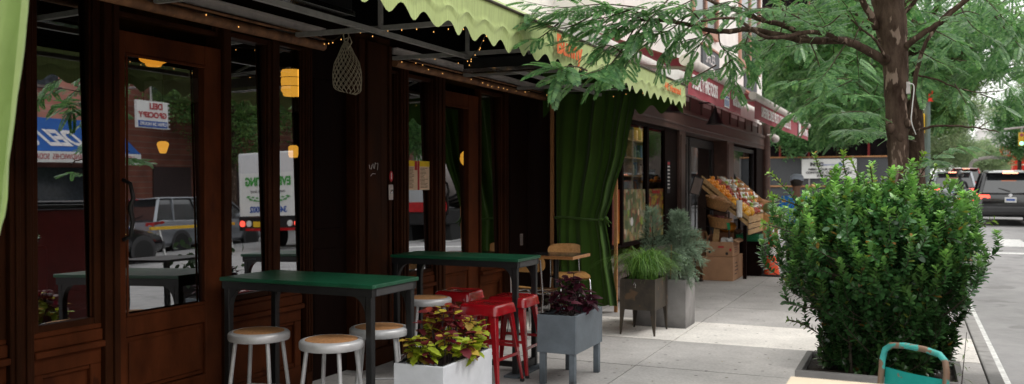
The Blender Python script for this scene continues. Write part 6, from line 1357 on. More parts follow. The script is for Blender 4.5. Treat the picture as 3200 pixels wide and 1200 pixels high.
# junipers
def jspray():
    V = []; F = []
    for k in range(9):
        t = k/8; 
        for sd in (1,-1):
            o = len(V); ln = .34*(1-.55*t); an = sd*(.75-.2*t); dx, dy = math.cos(an)*ln, math.sin(an)*ln; z = .05*math.sin(k*2.1)-.10*t*t
            V += [(t-.03,0,z),(t+dx*.5-.02,dy*.5+.02,z+.03),(t+dx,dy,z-.02),(t+dx*.5+.04,dy*.5-.02,z-.01)]; F.append((o,o+1,o+2,o+3))
    return np.array(V), np.array(F)
JV, JF = jspray()
for (x, y, zt, r, lab, n, spread) in ((-2.53,9.33,1.26,.10,'slim blue green juniper, the left one of two in the concrete planter',1100,0),(-2.25,9.36,1.22,.12,'blue green juniper spreading to the right in the concrete planter',1700,1)):
    t = thing('juniper', lab, 'shrub', (x,y,.45)); mb = MB(); mb.tube([(x,y,.45),(x+.01,y,.8),(x,y,zt-.08)], [.014,.010,.003], 6)
    h = rng.uniform(0,1,n)**.85; a = rng.uniform(0,2*PI,n); rr = (r*(1-.75*h**1.6)+.015)*np.sqrt(rng.uniform(.1,1.1,n))*(1+.25*np.sin(a*3+h*17)); T = np.stack([x+rr*np.cos(a), y+rr*np.sin(a), .47+(zt-.50)*h], -1)
    D = np.stack([np.cos(a),np.sin(a),rng.uniform(.3,1.4,n)], -1)+rng.normal(0,.35,(n,3)); U = rng.normal(0,.6,(n,3))+np.array([0,0,.6]); S = rng.uniform(.035,.075,n)
    if spread:
        m = 1500; e = rng.integers(0,9,m); ends = np.array([(-1.98,9.25,.66),(-2.02,9.1,.52),(-2.12,8.98,.70),(-1.96,9.45,.80),(-2.05,9.3,.95),(-2.2,9.0,.55),(-2.36,9.0,.62),(-2.0,9.15,.74),(-2.1,9.2,.45)]); f = rng.uniform(.15,1,m)[:,None]**.8
        b0 = np.array([x,y,.72]); Q = b0+(ends[e]-b0)*f+np.array([0,0,.10])*np.sin(f*PI)+rng.normal(0,.022,(m,3)); T = np.concatenate([T,Q]); D = np.concatenate([D,(ends[e]-b0)+rng.normal(0,.22,(m,3))]); U = np.concatenate([U, rng.normal(0,.5,(m,3))+np.array([0,0,.7])]); S = np.concatenate([S, rng.uniform(.035,.075,m)])
        for q in ends: mb.tube(smooth_path([Vector(b0),(Vector(b0)+Vector(q))/2+Vector((0,0,.08)),Vector(q)], 4), .004, 4, cap=False)
    build('stem', mb, M['stem_bush'], t, recalc=False); scatter('foliage', JV, JF, frames(D,U,S), T, M['leaf_juniper'], t)
mb = MB(); mb.tube([(-2.30,9.2,.45),(-2.285,9.18,.86)], .006, 6); tag(build('bamboo_stake', mb, M['reed']), 'thin tan stake among the juniper sprays', 'stake')
def weed(label, x, y, h, n, lean, name='weed'):
    t = thing(name, label, 'plant', (x,y,0)); mb = MB(); pts = smooth_path([Vector((x,y,0)),Vector((x+lean*.4,y,h*.5)),Vector((x+lean,y,h))], 6); mb.tube(pts, [.005-.0003*k for k in range(len(pts))], 5, cap=False); build('stem', mb, M['stem_dark'], t, recalc=False)
    T=[];D=[];U=[];S=[]
    for k in range(n):
        f = .12+.86*k/n; i = f*(len(pts)-1); j = min(int(i), len(pts)-2); p = pts[j].lerp(pts[j+1], i-j); a = k*2.4; T.append(tuple(p)); D.append((math.cos(a),math.sin(a),random.uniform(-.3,.35))); U.append((0,0,1)); S.append((.13-.09*f)*random.uniform(.6,1.2))
    V = np.array([(0,0,0),(.5,.055,.03),(1,0,-.12),(.5,-.055,.03)]); scatter('foliage', V, np.array([(0,1,2,3)]), frames(np.array(D),np.array(U),S), np.array(T), M['leaf_weed'], t); return t
weed('tall thin dark weed growing at the kerb beside the teal chair', .20, 4.98, .76, 60, .05); weed('short dry weed at the kerb right of the tall one', .34, 4.95, .42, 26, .03); weed('low leafy weed at the foot of the tall kerb weed', .25, 4.9, .40, 34, -.02)
# ------------------------------------------------------------------ vehicles
def wheel(parent, x, y, z, r, w, s):
    mb = MB(); mb.lathe([(r*.62,-w/2),(r*.93,-w/2),(r,-w/2+.03),(r,w/2-.03),(r*.93,w/2),(r*.62,w/2)], 26, (x,y,z), (0,PI/2,0)); wh = build('wheel', mb, M['rubber'], parent, smooth=40, world=False)
    mb = MB(); mb.lathe([(.001,.02),(r*.60,.02),(r*.63,w/2-.01),(r*.58,w/2-.02),(r*.55,.05),(.001,.045)], 26, (x,y,z), (0,s*PI/2,0))
    for k in range(5):
        a = 2*PI*k/5; mb.bar((x+s*(w/2-.03),y+math.cos(a)*r*.08,z+math.sin(a)*r*.08),(x+s*(w/2-.025),y+math.cos(a)*r*.57,z+math.sin(a)*r*.57), .03, .075)
    rim = build('rim', mb, M['alu'], wh, smooth=40, world=False); return wh
def car(label, loc, rz, paint, L_=4.6, W=1.86, H=1.68, kind='suv', cat='car', lit=True, name='parked_car', plate='white', roofrack=False, group=None):
    """front towards local +y"""
    t = thing(name, label, cat, (0,0,0), group=group); h = W/2; l = L_/2; zb = .26; bl = H*.60
    st = [(-l,.42,bl*.86,.86),(-l+.06,.34,bl*.96,.94),(-l+.30,zb,bl*1.02,1),(-l*.5,zb,bl*1.01,1),(0,zb,bl,1),(l*.38,zb,bl*.97,1),(l*.5,zb,bl*.93,.99),(l*.78,zb+.02,bl*.83,.95),(l-.12,.32,bl*.72,.86),(l,.42,bl*.58,.72)]
    mb = MB(); n = 12; rings = []
    for y, z0, z1, k in st:
        w = h*k; m = (z0+z1)/2
        rings.append([(-w*.86,z0),(-w*.97,z0+.10),(-w,m-.08),(-w*.985,m+.10),(-w*.95,z1-.04),(-w*.86,z1),(w*.86,z1),(w*.95,z1-.04),(w*.985,m+.10),(w,m-.08),(w*.97,z0+.10),(w*.86,z0)])
    for (y,_,_,_), r in zip(st, rings): mb.v += [(x,y,z) for x, z in r]
    for k in range(len(st)-1): mb.f += [(k*n+i, k*n+(i+1) % n, (k+1)*n+(i+1) % n, (k+1)*n+i) for i in range(n)]
    mb.f += [tuple(reversed(range(n))), tuple(range((len(st)-1)*n, len(st)*n))]
    build('body', mb, paint, t, smooth=32, world=False)
    rb, rf = (-l+.10, l*.46) if kind != 'sedan' else (-l*.62, l*.42)
    tb, tf = (-l+.42, l*.12) if kind != 'sedan' else (-l*.28, l*.08)
    if kind == 'van': rf, tf = l*.62, l*.30
    ring = lambda y, z, w: [(-w,y,z),(w,y,z)]
    mb = MB(); wb, wt = h*.88, h*.70; zr = H-.05
    mb.add([(-wb,rb,bl-.02),(wb,rb,bl-.02),(wb,rf,bl-.04),(-wb,rf,bl-.04),(-wt,tb,zr),(wt,tb,zr),(wt,tf,zr),(-wt,tf,zr)], [(0,3,2,1),(4,5,6,7),(0,1,5,4),(1,2,6,5),(2,3,7,6),(3,0,4,7)])
    build('window_glass', mb, M['car_glass'], t, bevel=.05, seg=3, world=False, smooth=40)
    mb = MB(); e = .012
    mb.box(-wt-.03,tb-.10,zr+.002,wt+.03,tf+.05,zr+.05)
    build('roof', mb, paint, t, bevel=.03, seg=3, world=False, smooth=50)
    for s in (-1,1):
        for yb, yt in ((rb,tb),(rf,tf),((rb*.55+rf*.45),(tb*.55+tf*.45)),(rb*.82+rf*.18,tb*.82+tf*.18)):
            mb = MB(); mb.bar((s*(wb+.006),yb,bl-.03),(s*(wt+.012),yt,zr+.02), .085, .03); build('pillar', mb, paint, t, world=False)
        mb = MB(); mb.obox((s*(h+.06), l*.36, bl+.06), (.18,.10,.13)); build('mirror', mb, paint, t, bevel=.03, world=False)
        zt = bl*.88; mb = MB(); mb.add([(s*h*.60,-l-.012,zt-.02),(s*h*.88,-l+.02,zt-.06),(s*h*.93,-l+.05,zt+.08),(s*h*.62,-l-.004,zt+.07),(s*h*.985,-l+.38,zt+.05),(s*h*.985,-l+.34,zt+.12)], [(0,1,2,3),(1,4,5,2)]); build('taillight', mb, M['taillight' if lit else 'tailred'], t, world=False)
        mb = MB(); mb.obox((s*h*.66, -l+.02, .52), (.26,.04,.05)); build('reflector', mb, M['tailred'], t, world=False)
        mb = MB(); mb.add([(s*h*.50,l-.03,bl*.60),(s*h*.80,l-.13,bl*.62),(s*h*.84,l-.20,bl*.74),(s*h*.5,l-.06,bl*.68)], [(0,1,2,3)]); build('headlight', mb, M['chrome'], t, world=False)
        mb = MB(); mb.bar((s*(h*.99),-l*.3,bl*.80),(s*(h*.99),-l*.3+.2,bl*.80), .02, .03); mb.bar((s*(h*.995),l*.18,bl*.78),(s*(h*.995),l*.18+.2,bl*.78), .02, .03); build('door_handle', mb, M['chrome'], t, world=False)
        for y in (-l*.60, l*.62):
            mb = MB(); mb.lathe([(.40,-.005),(.40,.012),(.34,.014)], 26, (s*(h-.005),y,.35), (0,s*PI/2,0)); build('wheel_arch', mb, M['bumper'], t, world=False)
            wheel(t, s*(h-.10), y, .33, .33, .22, s)
    mb = MB(); mb.obox((0,-l-.01,.50), (W*.92,.12,.20)); build('bumper', mb, M['bumper'], t, bevel=.04, world=False); mb = MB(); mb.obox((0,l-.02,.46), (W*.80,.12,.22)); build('bumper', mb, M['bumper'], t, bevel=.04, world=False)
    zp = bl*.80; mb = MB(); mb.obox((0,-l-.012,zp), (.32,.012,.16)); p = build('license_plate', mb, M[plate], t, world=False); mb = MB(); mb.obox((0,-l-.0195,zp), (.24,.002,.06)); build('plate_characters', mb, M['blue_txt'], p, world=False)
    mb = MB(); mb.lathe([(.045,-.006),(.05,.004),(.035,.01)], 16, (0,-l+.004,bl*.93), (PI/2,0,0), sx=1.4); build('badge', mb, M['chrome'], t, world=False)
    if kind in ('suv','van'):
        mb = MB(); mb.obox((0,tb-.17,zr+.025), (wt*1.9,.22,.035), (.12,0,0)); build('spoiler', mb, paint, t, bevel=.012, world=False)
        mb = MB(); mb.obox((0,tb-.285,zr+.005), (.42,.02,.025)); build('brake_light', mb, M['brakehot' if lit else 'tailred'], t, world=False)
        mb = MB(); mb.bar((0,rb+.02,bl+.06),(-.32,rb+.09,bl+.16), .02); build('wiper', mb, M['rubber'], t, world=False)
    if roofrack:
        mb = MB()
        for s in (-1,1): mb.tube([(s*wt*.9,tb,zr+.09),(s*wt*.9,tf-.1,zr+.09)], .018, 8)
        build('roof_rail', mb, M['alu'], t, world=False)
    t.location = loc; t.rotation_euler = (0,0,rz); return t
def gz(y): return ROADZ+rise(y)
car('black SUV with lit tail lights waiting in the traffic at the right edge', (2.78,33.9,gz(33)), 0, M['car_black'], kind='suv', name='black_suv', roofrack=True)
car('silver SUV with amber lights ahead of the black SUV, nearer the kerb', (1.62,44.5,gz(44)), 0, M['car_silver'], kind='suv', name='silver_suv', W=1.8)
car('white SUV in the traffic queue beyond the black SUV', (4.1,50,gz(50)), 0, M['car_white'], kind='suv', name='white_suv', H=1.78)
car('white sedan in the traffic queue ahead of the silver SUV', (2.3,56,gz(56)), 0, M['car_white'], kind='sedan', H=1.5, name='white_sedan')
car('pale blue SUV far up the avenue', (5.4,63,gz(60)), 0, M['car_silver'], kind='suv', name='pale_suv', H=1.75)
car('distant red car far up the avenue', (3.3,70,gz(60)), 0, M['car_red'], kind='suv', H=2.2, W=2.1, L_=5.4, name='red_van')
car('distant white car at the end of the traffic queue', (5.9,82,gz(60)), 0, M['car_white'], kind='suv', name='distant_suv', H=1.9)
car('distant silver sedan at the end of the traffic queue', (1.9,76,gz(60)), 0, M['car_silver'], kind='sedan', H=1.5, name='distant_sedan')
# scooter rider between the cars
sc_ = thing('scooter', 'dark motor scooter between the cars in the traffic', 'scooter', (1.66,38.4,gz(38)))
mb = MB(); zz = gz(38); mb.lathe([(.12,-.05),(.24,-.05),(.24,.05),(.12,.05)], 18, (1.66,37.8,zz+.24), (0,PI/2,0)); mb.lathe([(.12,-.05),(.24,-.05),(.24,.05),(.12,.05)], 18, (1.66,39.0,zz+.24), (0,PI/2,0)); build('wheel', mb, M['rubber'], sc_)
mb = MB(); mb.obox((1.66,38.0,zz+.62), (.28,.72,.28), (.05,0,0)); mb.obox((1.66,38.55,zz+.32), (.26,.6,.08)); mb.obox((1.66,38.95,zz+.65), (.3,.12,.7), (.25,0,0)); build('body', mb, M['car_black'], sc_, bevel=.05, seg=3); mb = MB(); mb.tube([(1.34,38.8,zz+1.02),(1.66,38.88,zz+1.05),(1.98,38.8,zz+1.02)], .018, 8); build('handlebar', mb, M['black'], sc_); mb = MB(); mb.obox((1.66,37.62,zz+.62), (.14,.04,.07)); build('taillight', mb, M['taillight'], sc_)
def rider(x, y, z0):
    t = thing('person', 'dark clothed scooter rider in a black helmet amid the traffic', 'person', (x,y,z0)); P = lambda a,b,c,*r: (x+a, y+b, z0+c, *r)
    pts = [P(0,-.35,.84,.15,.12), P(0,-.33,1.08,.15,.10), P(0,-.26,1.28,.16,.10), P(0,-.22,1.38,.06), P(0,-.20,1.47,.055), P(0,-.18,1.56,.08,.09), P(-.10,-.2,.82,.09), P(-.16,.18,.76,.075), P(-.15,.14,.40,.055), P(-.15,.26,.36,.04), P(.10,-.2,.82,.09), P(.16,.18,.76,.075), P(.15,.14,.40,.055), P(.15,.26,.36,.04), P(-.19,-.24,1.28,.06), P(-.27,-.05,1.08,.048), P(-.30,.36,1.05,.038), P(.19,-.24,1.28,.06), P(.27,-.05,1.08,.048), P(.30,.36,1.05,.038)]
    skin_body('body', pts, [(0,1),(1,2),(2,3),(3,4),(4,5),(0,6),(6,7),(7,8),(8,9),(0,10),(10,11),(11,12),(12,13),(2,14),(14,15),(15,16),(2,17),(17,18),(18,19)], M['trousers'], t)
    mb = MB(); mb.ball((x,y-.18,z0+1.60), .135, 14, 10, sy=1.1); build('helmet', mb, M['car_black'], t, smooth=80)
    mb = MB()
    for s in (-1,1):
        for k in range(4): mb.tube([(x+s*(.27+.018*k),y+.36,z0+1.05),(x+s*(.27+.018*k),y+.42,z0+1.055),(x+s*(.27+.018*k),y+.425,z0+1.02)], .009, 5)
        mb.tube([(x+s*.26,y+.35,z0+1.04),(x+s*.25,y+.40,z0+1.02)], .010, 5)
    build('fingers', mb, M['skin2'], t)
rider(1.66, 38.4, zz)

# ------------------------------------------------------------------ beyond the crossing
def gs(y): return .30
fn = thing('construction_fence', 'tall grey mesh construction fence across the street', 'fence', (-5,38,.18))
mb = MB(); mb.grid(60, 10, lambda u, v: (-12+11.5*u, 38.0+.02*math.sin(u*60)*math.sin(v*7), .2+2.35*v)); build('mesh_panel', mb, M['fence'], fn)
for k in range(8):
    mb = MB(); mb.tube([(-12+k*1.64,37.96,.18),(-12+k*1.64,37.96,2.6)], .03, 8); build('post', mb, M['steel'], fn)
mb = MB(); mb.tube([(-12,37.95,1.38),(-.5,37.95,1.38)], .035, 8); mb.tube([(-12,37.95,2.56),(-.5,37.95,2.56)], .03, 8); build('rail', mb, M['wood_top'], fn)
bn_ = thing('fence_banner', 'white printed city notice banner tied to the grey fence', 'banner', (-3.0,37.9,1.7))
bx0, bx1 = at(2501,500,35.8).x, at(2679,500,35.8).x
mb = MB(); mb.grid(24, 6, lambda u, v: (bx0+(bx1-bx0)*u, 37.90+.015*math.sin(u*19+v*3), 1.70+.78*v)); build('cloth', mb, M['white'], bn_, smooth=60)
cxm = (bx0+bx1)/2
text('lettering', 'NYC', .19, (bx0+.58,37.86,2.26), '-Y', M['black_txt'], bn_, sx=1.25, bold=.012); text('lettering', 'Department of Parks', .10, (cxm+.15,37.86,2.25), '-Y', M['blue_txt'], bn_)
mb = MB(); q = bx1-.62; mb.add([(q-.12,37.86,2.2),(q,37.86,2.36),(q+.12,37.86,2.2),(q+.04,37.86,2.2),(q,37.86,2.27),(q-.04,37.86,2.2)], [(0,5,4,1),(1,4,3,2)]); build('emblem', mb, M['blue_txt'], bn_)
for s, z in (('NEED YOUR OPINION TO',2.06),('CONTINUE. CALL FOR MORE',1.93),('INFORMATION',1.80)): text('lettering', s, .115, (cxm,37.86,z), '-Y', M['black_txt'], bn_, sx=1.15, bold=.004)
sf = thing('scaffold', 'tall dark netted scaffold with red poles behind the fence', 'scaffold', (-6,43,.2))
mb = MB(); mb.grid(70, 40, lambda u, v: (-16+15*u, 42.5+.06*math.sin(u*95)*math.sin(v*40), .25+11*v)); mb.quad((-1,42.5,.25),(-1,52,.25),(-1,52,11.2),(-1,42.5,11.2)); build('netting', mb, M['netting'], sf)
for k in range(12):
    mb = MB(); x = -15.5+k*1.25; mb.tube([(x,42.3,.2),(x+random.uniform(-.05,.05),42.3,11)], .045, 8); build('pole', mb, M['redpole'], sf)
mb = MB()
for z in (3.6,5.8,8): mb.tube([(-16,42.25,z),(-1,42.25,z)], .03, 6)
for k in range(5): mb.tube([(-15.5+k*2.5,42.25,1.2),(-13.0+k*2.5,42.25,4.8)], .02, 6)
build('brace', mb, M['steel'], sf)
pl_ = thing('signal_pole', 'grey green signal pole at the corner with pedestrian signal', 'pole', (.34,25,0))
mb = MB(); mb.lathe([(.20,0),(.2,.1),(.11,.3),(.085,.5),(.075,3),(.06,6.5)], 14, (.34,25,.05)); build('pole', mb, M['pole'], pl_, smooth=50)
mb = MB(); mb.box(-.02,24.7,2.75,.28,25.25,3.25); mb.box(.12,24.6,2.72,.16,25.35,2.75); build('signal_housing', mb, M['yellow'], pl_, bevel=.03); mb = MB(); mb.tube([(.3,25,2.8),(.1,24.6,2.78),(.0,24.2,2.78)], .02, 8); mb.tube([(.3,25,3.2),(.1,24.6,3.22),(.0,24.2,3.22)], .02, 8); build('bracket', mb, M['yellow'], pl_); mb = MB(); mb.box(-.0205,24.78,2.8,-.0215,25.17,3.2); build('lens', mb, M['black'], pl_)
p = at(2898,290,23.2); tb_ = thing('street_banner', 'red and white street banner on the signal pole', 'banner', (p.x,p.y,3.5))
mb = MB(); x0, x1 = at(2882,290,23.2).x, at(2916,290,23.2).x; mb.grid(6, 10, lambda u, v: (x0+(x1-x0)*u, 24.86+.02*math.sin(v*7), 3.56+.60*v)); build('cloth', mb, M['bannerred'], tb_, smooth=60); mb = MB(); mb.box(x0+.02,24.82,4.02,x0+.10,24.825,4.12); mb.box(x0+.02,24.82,3.86,x0+.12,24.825,3.9); mb.box(x0+.01,24.82,3.57,x0+.12,24.825,3.63); build('print', mb, M['white_txt'], tb_); mb = MB(); mb.tube([(x0-.05,24.87,4.17),(.34,24.9,4.17)], .012, 6); mb.tube([(x0-.05,24.87,3.55),(.34,24.9,3.55)], .012, 6); build('rod', mb, M['steel'], tb_)
# distant things up the avenue
def building(label, x0, y0, x1, y1, z1, mat, rows, cols, face='-Y', cornice=True, name='distant_building'):
    t = thing(name, label, 'building', ((x0+x1)/2,(y0+y1)/2,.3)); mb = MB(); mb.box(x0,y0,.3,x1,y1,z1); 
    if cornice: mb.box(x0-.3,y0-.3,z1+.002,x1+.3,y1+.3,z1+.5)
    build('wall', mb, M[mat], t)
    for j in range(rows):
        mb = MB()
        for i in range(cols):
            z = 4.5+(z1-6)*j/rows; h = (z1-6)/rows*.58
            if face == '-Y': w = (x1-x0)/cols; a = x0+w*(i+.25); mb.box(a,y0-.06,z,a+w*.5,y0-.03,z+h)
            elif face == '-X': w = (y1-y0)/cols; a = y0+w*(i+.25); mb.box(x0-.06,a,z,x0-.03,a+w*.5,z+h)
            else: w = (y1-y0)/cols; a = y0+w*(i+.25); mb.box(x1+.03,a,z,x1+.06,a+w*.5,z+h)
        build('window_row', mb, M['winglass'], t)
    return t
building('pale tall building closing the end of the avenue', 18,300,24.5,315,17,'facade_far',5,4)
building('pinkish brick building standing before the pale tall one', 19.6,270,24,290,10.5,'facade_far2',2,3)
building('pale low building at the left of the avenue end', -30,230,-2,260,18,'facade_far',4,6)
building('white walled building on the left side of the avenue', -22,62,-5,95,11,'facade_far',3,8,'+X')
bb = thing('billboard', 'red billboard with white lettering over a far shopfront', 'billboard', (14.6,166,4.6))
mb = MB(); mb.box(13.0,165.6,4.6,17.5,165.9,7.6); build('panel', mb, M['bannerred'], bb); text('lettering', '99¢ PIZZA', 1.25, (14.9,165.5,6.4), '-Y', M['white_txt'], bb, sx=.55, bold=.03); mb = MB(); mb.box(13.5,165.7,.33,13.8,165.9,4.6); mb.box(16.8,165.7,.33,17.1,165.9,4.6); build('leg', mb, M['steel'], bb)
b2 = thing('red_kiosk', 'red shopfront kiosk below the billboard', 'kiosk', (15,160,.33)); mb = MB(); mb.box(14.2,158,.33,17.2,161,4.3); build('wall', mb, M['bannerred'], b2); mb = MB(); mb.box(14.6,157.9,1.2,16.8,157.98,3.4); build('window', mb, M['white'], b2)
tl = thing('traffic_light', 'yellow traffic light showing green on a curved mast arm', 'traffic light', (5.2,75,.33))
c = at(3192,435,70); mb = MB(); mb.box(c.x-.2,c.y-.15,c.z-.52,c.x+.2,c.y+.15,c.z+.52); build('housing', mb, M['yellow'], tl, bevel=.04)
gl = glow('green_signal', (.25,1,.75), 4)
for dz, m in ((.33,M['tailred']),(0,M['yellow']),(-.33,gl)): mb = MB(); mb.lathe([(.001,0),(.13,0),(.13,.03),(.001,.03)], 14, (c.x,c.y-.15,c.z+dz), (PI/2,0,0)); build('lens', mb, m, tl)
mb = MB(); mb.tube(smooth_path([Vector((c.x+2.6,c.y,.3)),Vector((c.x+2.6,c.y,3.5)),Vector((c.x+2.2,c.y,5.0)),Vector((c.x+1,c.y,c.z+.9)),Vector((c.x-1.2,c.y,c.z+.8)),], 6), .07, 8); mb.bar((c.x,c.y,c.z+.5),(c.x,c.y,c.z+.85), .06); build('mast_arm', mb, M['galv'], tl)
lm = thing('street_mast', 'pale curved street light arm over the far traffic', 'street lamp', (3.6,90,.33)); a = at(3032,540,90); b = at(3040,505,90); d = at(3090,492,90); e = at(3130,494,90); mb = MB(); mb.tube(smooth_path([Vector((a.x-.1,a.y,.3)), a, b, d, e], 6), .16, 8); build('arm', mb, M['galv'], lm); mb = MB(); mb.obox(e, (1.0,.3,.2)); build('lamp_head', mb, M['galv'], lm, bevel=.05)

# ------------------------------------------------------------------ across the street: seen mirrored in the restaurant glass
br = thing('brick_building', 'red brown brick shop building across the street, seen mirrored in the restaurant glass', 'building', (22,18,0))
mb = MB(); mb.box(18.6,24.6,0,28,46,11); build('wall', mb, M['brick'], br)
for k in range(5):
    mb = MB(); mb.box(18.54,26+k*3.4,5.5,18.58,27.4+k*3.4,8); build('window', mb, M['winglass'], br); mb = MB(); mb.box(18.52,26+k*3.4,.3,18.58,28+k*3.4,2.9); build('shop_door', mb, M['stem_dark'], br)
dl = thing('deli_building', 'salmon brick deli building across the street, seen mirrored in the left window', 'building', (22,10,0))
mb = MB(); mb.box(18.6,-12,0,28,24.59,10); build('wall', mb, M['pinkbrick'], dl)
mb = MB(); mb.box(18.5,8,.4,18.58,23.8,2.8); build('shop_window', mb, M['winglass'], dl)
for k in range(5):
    mb = MB(); mb.box(18.5,8.6+k*3,5.6,18.58,9.9+k*3,7.8); w = build('window', mb, M['winglass'], dl); mb = MB(); mb.box(18.46,8.5+k*3,5.5,18.6,10.0+k*3,5.59); build('sill', mb, M['stone'], w)
ob = thing('brown_building', 'long dark brown building across the street, seen mirrored in the grocery windows', 'building', (22,90,0))
mb = MB(); mb.box(18.62,46.02,0,28,150,12); build('wall', mb, M['brick'], ob)
for k in range(16):
    mb = MB(); mb.box(18.55,48+k*6.2,.4,18.6,52+k*6.2,3.0); build('shop_window', mb, M['winglass'], ob); mb = MB(); mb.box(18.55,48.5+k*6.2,5,18.6,51+k*6.2,8); build('window', mb, M['winframe'], ob)
da = thing('deli_awning', 'blue deli awning with white slanted lettering, seen mirrored in the left window', 'awning', (17.2,14,3))
def awn(u, v): return (18.55-1.5*v, 11.0+13*u, 4.5-1.25*v)
mb = MB(); mb.grid(20, 6, awn); mb.add([(18.55,24.0,4.5),(17.05,24.0,3.25),(18.55,24.0,3.25)], [(0,1,2)]); build('roof', mb, M['blue'], da)
mb = MB(); mb.grid(20, 2, lambda u, v: (17.05, 11+13*u, 3.25-.36*v)); mb.grid(4, 2, lambda u, v: (17.05+1.5*u, 24.0, 3.25-.36*v)); build('valance', mb, M['white'], da)
def slanted(o, x0, z0, z1):     # lean flat lettering back onto the sloping cloth
    for v in o.data.vertices: v.co.x += (v.co.z+da.location.z-3.25)*1.2
o = text('lettering', 'DELI GOURMET', .80, (17.02,22.0,3.72), '-X', M['white_txt'], da, sx=.95, align='LEFT', bold=.03, shear=.25); slanted(o,0,0,0)
mb = MB(); mb.lathe([(.001,0),(.42,0),(.42,.02),(.001,.02)], 24, (17.02,22.75,3.8), (0,-PI/2,0)); o = build('emblem', mb, M['facade_far2'], da); slanted(o,0,0,0)
text('lettering', 'HEROES  HOT & COLD SANDWICHES  SODA', .26, (17.03,23.7,3.07), '-X', M['red_txt'], da, sx=.75, align='LEFT')
ds = thing('deli_sign', 'white deli grocery sign with red letters, seen mirrored in the door glass', 'sign', (16.0,23.6,4.4))
mb = MB(); mb.box(16.0,22.9,4.1,16.1,24.3,5.05); build('board', mb, M['white'], ds); mb = MB(); mb.box(15.985,22.95,4.13,15.995,24.25,4.35); build('blue_band', mb, M['blue_txt'], ds)
text('lettering', 'DELI', .30, (15.98,23.75,4.86), '-X', M['red_txt'], ds, bold=.01); text('lettering', 'GROCERY', .27, (15.98,23.6,4.55), '-X', M['red_txt'], ds, bold=.01); text('lettering', 'OPEN 24 HOURS', .16, (15.97,23.6,4.24), '-X', M['white_txt'], ds, bold=.004)
mb = MB(); mb.tube([(16.05,23.6,5.05),(16.05,23.6,5.6),(18.6,23.6,5.6)], .04, 6); build('bracket', mb, M['steel'], ds); mb = MB()
for k in range(7):
    for y in (22.85,24.35): mb.ball((16.0,y,4.12+k*.15), .025, 6, 4)
build('bulb', mb, M['white'], ds)
for k, (x, y, l) in enumerate(((16.4,28.0,'leafy tree across the street, seen mirrored above the minivan'),(15.8,34,'leafy tree across the street, seen mirrored over the white truck'),(15.6,42,'leafy tree across the street, seen mirrored far right in the dark glass'))):
    far_tree(l, (x,y,0), 7, [(0,0,4.6,2.1,1),(.4,1.8,5.2,2.1,1),(.2,-1.6,5.6,1.9,1),(0,0,7,2.2,.6)], 'leaf_far', 700, .34, .15)
for k, (y, l) in enumerate(((54,'first leafy tree past the side street opposite, seen mirrored in the grocery glass'),(66,'second leafy tree past the side street opposite, seen mirrored in the grocery glass'),(80,'third leafy tree past the side street opposite, seen mirrored in the grocery glass'))):
    far_tree(l, (16.2,y,.3), 7, [(0,0,4.4,2.3,1),(.2,2.2,5.0,2.3,1),(.1,-2,5.4,2.3,1)], 'leaf_far', 450, .45, .15)
car('silver minivan parked across the street, seen mirrored in the door glass', (13.3,22.6,ROADZ), 0, M['car_silver'], L_=5.2, W=1.98, H=1.74, kind='van', lit=False, name='silver_minivan')
car('dark car parked behind the silver minivan, seen mirrored in the door glass', (10.6,15.6,ROADZ), 0, M['car_black'], kind='suv', lit=False, name='dark_suv')
car('pale sedan parked before the deli, seen mirrored low in the left window', (13.3,14.2,ROADZ), 0, M['car_silver'], kind='sedan', H=1.48, lit=True, name='pale_sedan')
ps = thing('dining_partition', 'dark red roadside dining partition, seen mirrored low in the left window', 'partition', (1.04,5.4,ROADZ))
mb = MB(); mb.box(1.0,2.6,ROADZ,1.07,8.1,1.36); build('panel', mb, M['int_red'], ps, bevel=.01); mb = MB(); mb.box(.97,2.6,1.362,1.10,8.1,1.42); build('cap_rail', mb, M['black'], ps, bevel=.01)
yb = thing('yellow_barrier', 'yellow construction barrier beam, seen mirrored across the minivan', 'barrier', (10,18.5,ROADZ))
mb = MB(); mb.box(10,17.6,.74,10.06,20.8,.82); build('beam', mb, M['yellow'], yb); mb = MB()
for y in (17.9,20.5): mb.bar((9.8,y,ROADZ),(10.03,y,.72), .05); mb.bar((10.26,y,ROADZ),(10.03,y,.72), .05)
build('leg', mb, M['white'], yb)
tk = thing('white_truck', 'white box truck with green lettered banner, seen mirrored in the third window', 'truck', (8.9,24.4,ROADZ))
mb = MB(); mb.box(7.72,21.1,1.0,10.08,27,2.85); build('box_body', mb, M['car_white'], tk, bevel=.04); mb = MB(); mb.box(7.9,27.05,.5,9.9,29.2,2.4); build('cab', mb, M['car_white'], tk, bevel=.1, seg=3); mb = MB(); mb.box(7.75,21.05,.55,10.05,21.3,.95); mb.box(8.3,21.3,.6,9.5,28.5,.95); build('chassis', mb, M['black'], tk)
mb = MB(); mb.box(7.85,21.02,.98,9.98,21.06,2.25); bnr = build('banner', mb, M['white'], tk)
text('lettering', 'EVERLASTING', .34, (8.92,21.005,1.98), '-Y', M['green_txt'], bnr, sx=.80, bold=.015); text('lettering', 'moving to the next level', .13, (8.92,21.005,1.70), '-Y', M['black_txt'], bnr); text('lettering', '347-555-5002', .24, (8.92,21.005,1.16), '-Y', M['blue_txt'], bnr, bold=.008)
mb = MB()
for s in (-1,1): mb.tube([(8.92+s*.1,21.0,1.40),(8.92+s*.5,21.0,1.42),(8.92+s*.8,21.0,1.55)], .012, 5); [mb.ball((8.92+s*(.15+.08*k),21.0,1.43+.012*k+.04*(1 if k % 2 else -1)), .035, 6, 4, sx=1.8, sy=.1, sz=.6) for k in range(8)]
build('laurel', mb, M['green_txt'], bnr)
mb = MB()
for x in (7.9,9.9): mb.lathe([(.001,0),(.09,0),(.09,.04),(.001,.05)], 14, (x,21.04,.76), (PI/2,0,0))
build('taillight', mb, M['taillight'], tk); mb = MB()
